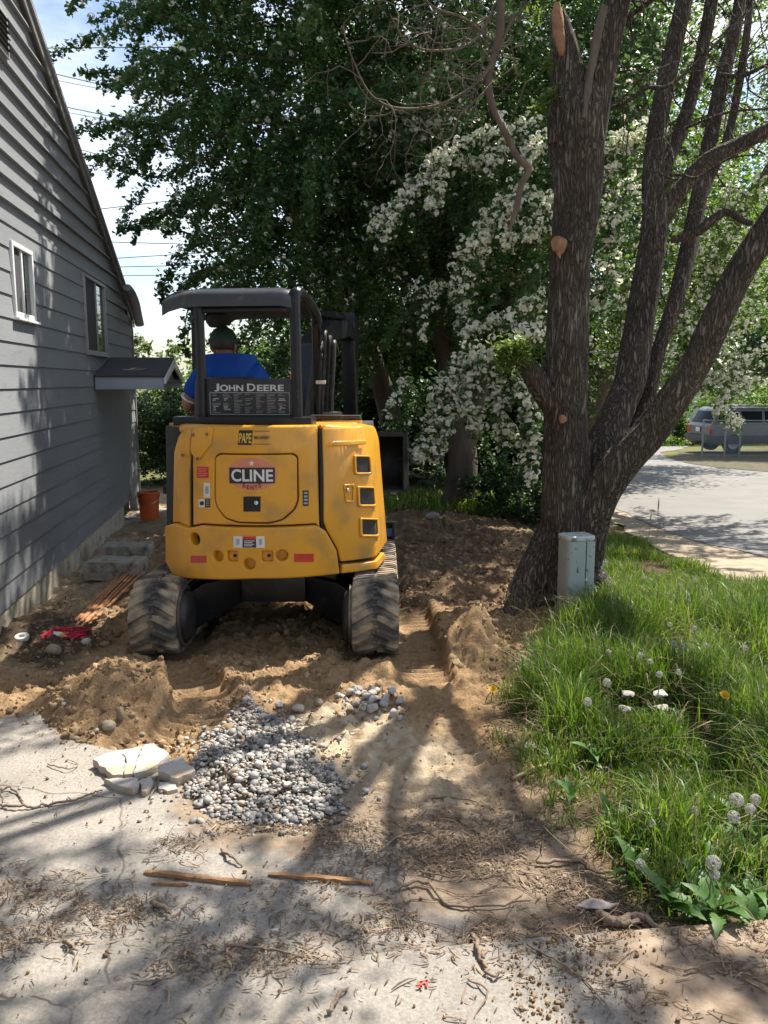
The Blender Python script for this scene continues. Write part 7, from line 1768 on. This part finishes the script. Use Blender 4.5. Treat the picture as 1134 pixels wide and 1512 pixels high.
# dry weed stems round the willow base and the grass edge
tw = []
for _ in range(95):
    u = rg.uniform(735, 890); v = rg.uniform(890, 960) if u < 830 else rg.uniform(900, 935); p = GZ(u, v); p.z -= .01
    twig_tree(p, (rg.normal() * .5, rg.normal() * .4 - .1, 1), rg.uniform(.12, .34), .0028, 1, tw, rg, .35, .02)
for _ in range(60):
    u, v = rg.uniform(720, 800), rg.uniform(1000, 1120); p = GZ(u, v); twig_tree(p, (rg.normal() * .7, rg.normal() * .5, .5), rg.uniform(.08, .22), .0024, 1, tw, rg, .4, .05)
for _ in range(90):
    u, v = rg.uniform(840, 1130), rg.uniform(1180, 1370); p = GZ(u, v); twig_tree(p, (rg.normal(), rg.normal() * .6, .35), rg.uniform(.08, .26), .0022, 1, tw, rg, .45, .08)
tagp(twigs_mesh('dry_weeds', tw, 'straw', None, 4), 'dry bare weed stems round the willow foot and grass edge', kind='stuff')
# ------------------------------------------------------------------ dandelions and broad-leaved weeds
def seed_head_mesh():
    rg = np.random.default_rng(1); V, F = IC2; n = 170; d = rg.normal(size=(n, 3)); d /= np.linalg.norm(d, axis=1)[:, None]; VV, FF = [], []
    for k in range(n):
        t = np.cross(d[k], rg.normal(size=3)); t /= np.linalg.norm(t); b = np.cross(d[k], t); o = len(VV)
        VV += [d[k] * .15, d[k] * .95 + t * .012, d[k] * .95 - t * .012]; FF.append((o, o + 1, o + 2))
        for j in range(5):
            a = 2 * math.pi * j / 5; e = t * math.cos(a) + b * math.sin(a); o = len(VV); VV += [d[k] * .90, d[k] * 1.0 + e * .22, d[k] * 1.0 + (t * math.cos(a + .35) + b * math.sin(a + .35)) * .20]; FF.append((o, o + 1, o + 2))
    return npmesh('seed_head', np.array(VV) * .024, np.array(FF))
def leaf_mesh(name, L_, W_, lobes, rg, arch_=.5):
    n = 14; V = []; 
    for i in range(n + 1):
        t = i / n; w_ = W_ * math.sin(math.pi * min(1, t ** .8 * .93 + .05)) * (1 + lobes * (1 if i % 2 else -1) * (1 - t * .6)); y = L_ * t; z_ = L_ * (arch_ * t - .95 * arch_ * t * t)
        V += [(-w_, y - (lobes * .02 if i % 2 else 0), z_ + abs(w_) * .25), (0, y, z_), (w_, y - (lobes * .02 if i % 2 else 0), z_ + abs(w_) * .25)]
    F = [(i * 3 + k, i * 3 + k + 1, i * 3 + 4 + k, i * 3 + 3 + k) for i in range(n) for k in (0, 1)]
    me = npmesh(name, np.array(V), np.array(F), np.random.default_rng(int(L_ * 1000)).random(len(F)) * .2 + rg.random() * .7); smooth(me, 180); me.materials.append(MATS['weed_leaf']); return me
SH = seed_head_mesh(); SH.materials.append(MATS['seed_white'])
LEAVES = [leaf_mesh('leaf', .15, .018, .45, rg, .7), leaf_mesh('leaf', .12, .020, .35, rg, .9), leaf_mesh('leaf', .19, .030, .28, rg, .6), leaf_mesh('leaf', .17, .024, .12, rg, .8)]
core = MB().lathe([(0, -.004), (.004, -.003), (.005, .001), (0, .005)], 8); CORE = None
def dandelion(u, v, label, group, dv=75, bend=0., scale=1., yellow=False, leaves=5, big=False):
    g_ = GZ(u + rg.normal() * 8, min(1500, v + dv)); top = at(u, v, g_.y); o = empty('dandelion', g_, 0, label, 'dandelion', group)
    t = top - g_; mid = Vector((t.x * .4 + rg.normal() * .01, t.y * .4 + rg.normal() * .01, t.z * .5))
    MB().tube(catmull([Vector((0, 0, -.01)), mid, t], 5), .0026, 6).build('stem', 'stem_green', o)
    if not yellow:
        h_ = link('seed_head', SH, None, o); h_.location = t + Vector((0, 0, .012)); h_.scale = (scale * .85,) * 3; h_.rotation_euler = tuple(rg.random(3) * 6)
        k = MB().lathe([(0, -.006), (.004, -.004), (.0055, .001), (0, .006)], 8).build('seed_core', 'stem_green', h_); 
    else:
        m = MB()
        for j in range(46):
            a = j * 2.4; r_ = .003 + .017 * (j / 46) ** .6; ca, sa = math.cos(a), math.sin(a); zt = .010 - .22 * r_
            m.add([(ca * .002, sa * .002, .0), (ca * r_ - sa * .003, sa * r_ + ca * .003, zt), (ca * r_ * 1.08, sa * r_ * 1.08, zt), (ca * r_ + sa * .003, sa * r_ - ca * .003, zt)], [(0, 1, 2, 3)])
        f = m.build('flower_head', 'dandelion_yellow', o); f.location = t; f.rotation_euler = (R(35), 0, 0); f.scale = (1.25,) * 3
    for j in range(leaves):
        l_ = link('leaf', LEAVES[2 if big else int(rg.integers(4))], None, o); l_.rotation_euler = (R(rg.uniform(5, 40)), rg.normal() * .2, rg.random() * 6.28); s = rg.uniform(.5, .9); l_.scale = (s, s, s); l_.location = (0, 0, .01)
    return o
DG = 'dandelion seed clocks in the long grass'
for (u, v, dv) in [(952.6, 856, 40), (933, 900, 55), (989, 925, 60), (995, 953, 70), (1007, 957, 66), (1043, 957, 66), (945, 970.6, 70), (959.6, 980, 66), (973.5, 999, 70), (1002, 996, 70), (898, 966, 60), (852, 903, 40), (1026, 860, 40), (1025, 930, 50), (1100, 960, 60)]:
    dandelion(u, v, 'white dandelion seed head on a thin stem in the long grass', DG, dv, scale=rg.uniform(.7, .95), leaves=3)
dandelion(866, 859, 'dandelion seed stalk standing in front of the pedestal', None, 70, scale=.5, leaves=2)
dandelion(896, 1011.6, 'white dandelion head with a bud above it at the front of the long grass', None, 90, scale=.95)
dandelion(867.5, 1040, 'round white dandelion head at the left front of the long grass', None, 85, scale=.95)
dandelion(1070, 1027, 'yellow dandelion flower open in the long grass', None, 70, yellow=True)
dandelion(728, 1018, 'small yellow dandelion flower by the spoil heap', None, 18, yellow=True, leaves=0)
for (u, v, dv, s) in [(1087, 1186, 95, 1.25), (1115, 1185, 90, .95), (1083, 1211, 80, 1.1), (1107, 1199, 90, .9)]: dandelion(u, v, 'large white dandelion clock in the cluster at the weedy corner', 'dandelion clocks clustered at the weedy corner', dv, scale=s * .95, leaves=5)
dandelion(1053, 1279, 'white dandelion clock above big toothed leaves near the pavement', None, 72, scale=1.15, leaves=6, big=True)
dandelion(1055, 1297, 'spent half-bare dandelion clock under another near the pavement', None, 58, scale=.8, leaves=4, big=True)
dandelion(945, 1281, 'low white dandelion head beside the fallen branch', None, 26, scale=.85, leaves=3)
dandelion(962, 1220, 'faint dandelion head in the thin weeds above the fallen branch', None, 40, scale=.7, leaves=3)
dandelion(1025, 1202, 'half-shed dandelion head in the middle of the weedy corner', None, 50, scale=.85, leaves=4)
WD = 'broad-leaved weeds in the corner by the pavement'
for i in range(46):                        # rosettes of toothed leaves without flowers
    u, v = (rg.uniform(900, 1134), rg.uniform(1200, 1362)) if i < 26 else (rg.uniform(770, 1134), rg.uniform(960, 1200))
    p = GZ(u, v)
    if poly_sd(np.array([p.x]), np.array([p.y]), LAWN)[0] < .02: continue
    o = empty('weed', p, rg.random() * 6, 'low rosette of toothed green weed leaves in the grass', 'weed', WD)
    for j in range(int(rg.integers(4, 8))):
        l_ = link('leaf', LEAVES[int(rg.integers(4))], None, o); l_.rotation_euler = (R(rg.uniform(8, 55)), rg.normal() * .25, j * 1.1 + rg.normal() * .3); s = rg.uniform(.4, .85) * (1.05 if i < 26 else .9); l_.scale = (s, s, s)
p = GZ(1112, 1372); o = empty('weed', p, 0, 'weed with the biggest bright toothed leaves hanging over the pavement edge', 'weed')
for j, (rzz, rx, s) in enumerate([(R(20), 40, .72), (R(75), 15, .7), (R(55), 45, .6), (R(-60), 30, .55), (R(-15), 50, .6)]): l_ = link('leaf', LEAVES[2], None, o); l_.rotation_euler = (R(rx), 0, rzz); l_.scale = (s,) * 3
p = GZ(1045, 1362); o = empty('weed', p, 0, 'weed with one long jagged leaf pointing towards the paper scrap', 'weed')
for j, (rzz, rx, s) in enumerate([(R(62), 20, .85), (R(20), 40, .6), (R(-50), 35, .5), (R(100), 12, .6)]): l_ = link('leaf', LEAVES[2], None, o); l_.rotation_euler = (R(rx), 0, rzz); l_.scale = (s,) * 3
# tall grass stalks against the road
for (u0, v0, u1, v1) in [(968, 812, 973, 736), (955, 806, 962, 757), (982, 806, 980, 770)]:
    g_ = GZ(u0, v0); t = at(u1, v1, g_.y) - g_; o = empty('grass_stalk', g_, 0, 'tall seeding grass stalk standing out against the road', 'grass stalk', 'grass stalks against the road')
    P = catmull([Vector((0, 0, -.02)), t * .5 + Vector((.006, 0, 0)), t], 5); MB().tube(P, .0022, 5).build('stem', 'straw', o); MB().tube([t * .74, t * .85, t * .94, t * 1.02], [.002, .009, .007, .001], 6).build('seed_spike', 'straw', o)
g_ = GZ(886, 872); t = at(888, 827, g_.y) - g_; o = empty('bluebell', g_, 0, 'pale violet bluebell growing right beside the pedestal', 'flower'); MB().tube(catmull([Vector((0, 0, -.01)), t * .6, t], 4), .003, 5).build('stem', 'stem_green', o)
for j in range(9):
    q = t + Vector((rg.normal() * .016, rg.normal() * .012, -.012 * j * .8 + .02)); b_ = MB().lathe([(0, .012), (.005, .008), (.006, 0), (.009, -.008)], 8, q).build('bell', 'bluebell', o)
# ------------------------------------------------------------------ street: car, fence, far house, wires
cp0 = G(1046, 671); CA = R(6)
CAR = empty('parked_car', (cp0.x, cp0.y, float(base(cp0.x, cp0.y)) + .02), CA, 'silver grey estate car with dark cladding parked behind the wire fence', 'car')
WI = 1.76                                   # local x forward from the rear bumper, y left; right flank faces us at y = 0
def carp(o): return o
low = [(.04, .62), (.0, .70), (.02, 1.00), (.10, 1.08), (3.10, 1.06), (4.2, 1.0), (4.55, .85), (4.62, .60), (4.62, .46), (.04, .46)]
def arches(poly): return poly
body = MB().prism([(x, z_) for x, z_ in low], 'y', 0, WI); bo = body.build('body', 'suv_paint', CAR, bevel=.05, seg=3)
clad = MB().prism([(.0, .40), (-.03, .52), (.0, .66), (4.62, .66), (4.65, .5), (4.6, .36), (.1, .34)], 'y', -.012, WI + .012).build('cladding', 'suv_cladding', CAR, bevel=.03)
gh = MB(); V = []
for z_, x0, x1, ins in ((1.06, .08, 3.25, .03), (1.58, .34, 2.55, .16), (1.66, .46, 2.40, .22)):
    V += [(x0, ins, z_), (x1, ins, z_), (x1, WI - ins, z_), (x0, WI - ins, z_)]
gh.add(V, [(0, 1, 5, 4), (1, 2, 6, 5), (2, 3, 7, 6), (3, 0, 4, 7), (4, 5, 9, 8), (5, 6, 10, 9), (6, 7, 11, 10), (7, 4, 8, 11), (8, 9, 10, 11)])
gho = gh.build('cabin', 'suv_paint', CAR, bevel=.03)
def side_glass(x0b, x1b, x0t, x1t):
    m = MB()
    def yy(z_): return .03 + (z_ - 1.06) / .52 * .13 - .006
    V = [(x0b, yy(1.12), 1.12), (x1b, yy(1.12), 1.12), (x1t, yy(1.53), 1.53), (x0t, yy(1.53), 1.53)]; V += [(a, b + .012, c) for a, b, c in V]
    return m.add(V, [(0, 1, 2, 3), (7, 6, 5, 4), (0, 4, 5, 1), (1, 5, 6, 2), (2, 6, 7, 3), (3, 7, 4, 0)]).build('window', 'tinted_glass', CAR, bevel=.004)
side_glass(.30, 1.12, .44, 1.12); side_glass(1.22, 2.02, 1.22, 2.02); side_glass(2.12, 2.95, 2.12, 2.52)
V = [(.105, .12, 1.10), (.105, WI - .12, 1.10), (.315, WI - .22, 1.52), (.315, .22, 1.52)]; V = [(a - .018, b, c) for a, b, c in V] + [(a + .01, b, c) for a, b, c in V]
MB().add(V, [(0, 1, 2, 3), (7, 6, 5, 4), (0, 4, 5, 1), (1, 5, 6, 2), (2, 6, 7, 3), (3, 7, 4, 0)]).build('rear_window', 'tinted_glass', CAR, bevel=.004)
for xw in (.92, 3.72):
    for yw, sg in ((.09, -1), (WI - .09, 1)):
        wh = MB().lathe([(.20, -.10), (.33, -.10), (.36, -.07), (.36, .07), (.33, .10), (.20, .10)], 28, (xw, yw, .36), 'y').build('wheel', 'tyre', CAR)
        MB().lathe([(0, sg * .06), (.07, sg * .07), (.10, sg * .05), (.19, sg * .08), (.21, sg * .10)], 20, (xw, yw, .36), 'y').build('rim', 'galvanised', wh)
MB().box((-.03, WI / 2, .53), (.16, WI + .02, .20)).build('bumper', 'suv_cladding', CAR, bevel=.04)
for y_ in (.10, WI - .10):
    MB().box((.045, y_, .86), (.12, .22, .28)).build('tail_light', 'tail_red', CAR, bevel=.03)
MB().box((.0, WI / 2, .86), (.03, .42, .20)).build('plate_recess', 'suv_cladding', CAR, bevel=.01)
MB().box((-.02, WI / 2, .85), (.012, .31, .16)).build('licence_plate', 'decal_white', CAR, bevel=.004)
for y_ in (.40, WI - .40): MB().tube([(.6, y_, 1.66), (.65, y_, 1.71), (2.2, y_, 1.71), (2.25, y_, 1.66)], .018, 6).build('roof_rail', 'suv_cladding', CAR)
MB().box((-.10, WI / 2, .36), (.12, .5, .05)).build('tow_bar', 'tyre', CAR, bevel=.01)
# chain-link fence
FP = [G(1036, 675), G(1069, 676), G(1091, 675.5)]; FP = [Vector((p.x, p.y, 0)) for p in FP]
FP.append(FP[2] * 1 + (FP[2] - FP[0]) * 1.0); FP.append(FP[3] + (FP[2] - FP[0]) * 1.2)
for p in FP: p.z = float(base(p.x, p.y)) + .05
FN = empty('chain_link_fence', FP[0], 0, 'grey chain-link fence with steel posts in front of the parked car', 'fence'); HF = 1.20
for p in FP: q = p - FP[0]; MB().tube([q + Vector((0, 0, -.1)), q + Vector((0, 0, HF + .04))], .032, 10).build('post', 'galvanised', FN)
for a, b in zip(FP[:-1], FP[1:]):
    a, b = a - FP[0], b - FP[0]; MB().tube([a + Vector((0, 0, HF)), b + Vector((0, 0, HF))], .022, 8).build('top_rail', 'galvanised', FN)
    m = MB(); Ls = (b - a).length; n_ = int(Ls / .075)
    for i in range(-16, n_ + 1):
        for sg in (1, -1):
            t0, t1 = i / n_, (i + 16) / n_; z0_, z1_ = (0, HF) if sg > 0 else (HF, 0)
            if t0 < 0: z0_ = z0_ + (z1_ - z0_) * (-t0) / (t1 - t0); t0 = 0
            if t1 > 1: z1_ = z0_ + (z1_ - z0_) * (1 - t0) / (t1 - t0); t1 = 1
            if t1 > t0: m.tube([a.lerp(b, t0) + Vector((0, 0, z0_)), a.lerp(b, t1) + Vector((0, 0, z1_))], .0035, 3, caps=False)
    tagp(m.build('wire_mesh', 'galvanised', FN), kind='stuff')
# far white house behind the limbs
fh = empty('far_house', (15, 47, -1.2), R(-6), 'pale far house glimpsed behind the willow limbs across the street', 'house')
for i in range(18): MB().box((.3, 0, .1 + i * .19), (4.6, .2 + .02 * (i % 2), .186)).build('board', 'far_siding', fh)
MB().prism([(-.9, 3.2), (4.6, 3.25), (4.6, 3.5), (1.8, 4.9), (-.9, 3.45)], 'x', -2.3, 2.9).build('roof', 'far_roof', fh)
for x_ in (.9,): f = MB().box((x_, -.13, 1.9), (1.2, .06, 1.1)).build('window', 'white_vinyl', fh); MB().box((x_, -.17, 1.9), (1.0, .03, .9)).build('pane', 'tinted_glass', f)
MB().box((-4.5, 1, .8), (4.2, .12, 1.9)).build('side_fence', 'far_siding', fh)
# overhead wires
for i, (u0, v0, u1, v1) in enumerate([(70, 71, 225, 70), (70, 104, 170, 127), (75, 112, 175, 131), (92, 157, 155, 170), (92, 162, 150, 173), (110, 214, 240, 249), (145, 309, 205, 302), (160, 355, 238, 357), (168, 377, 228, 373), (187, 394, 230, 393), (188, 405, 230, 404), (177, 0, 275, 21)]):
    s = (v1 - v0) / (u1 - u0); Y_ = 24 + i * .3; a, b = at(u0 - 330, v0 - s * 330, Y_), at(u1 + 560, v1 + s * 560, Y_ + 2.0); P = []
    for k in range(21): t = k / 20; q = a.lerp(b, t); q.z += .35 * (t - t * t) * -1 * (i % 3) * .6; P.append(q)
    # keep the wire on its sight line where it shows
    o = MB().tube(P, .012 if i not in (2, 4) else .008, 5).build('overhead_wire', 'wire_black', None); tagp(o, 'thin black overhead wire crossing the sky behind the house roof', 'wire', 'overhead wires in the sky')
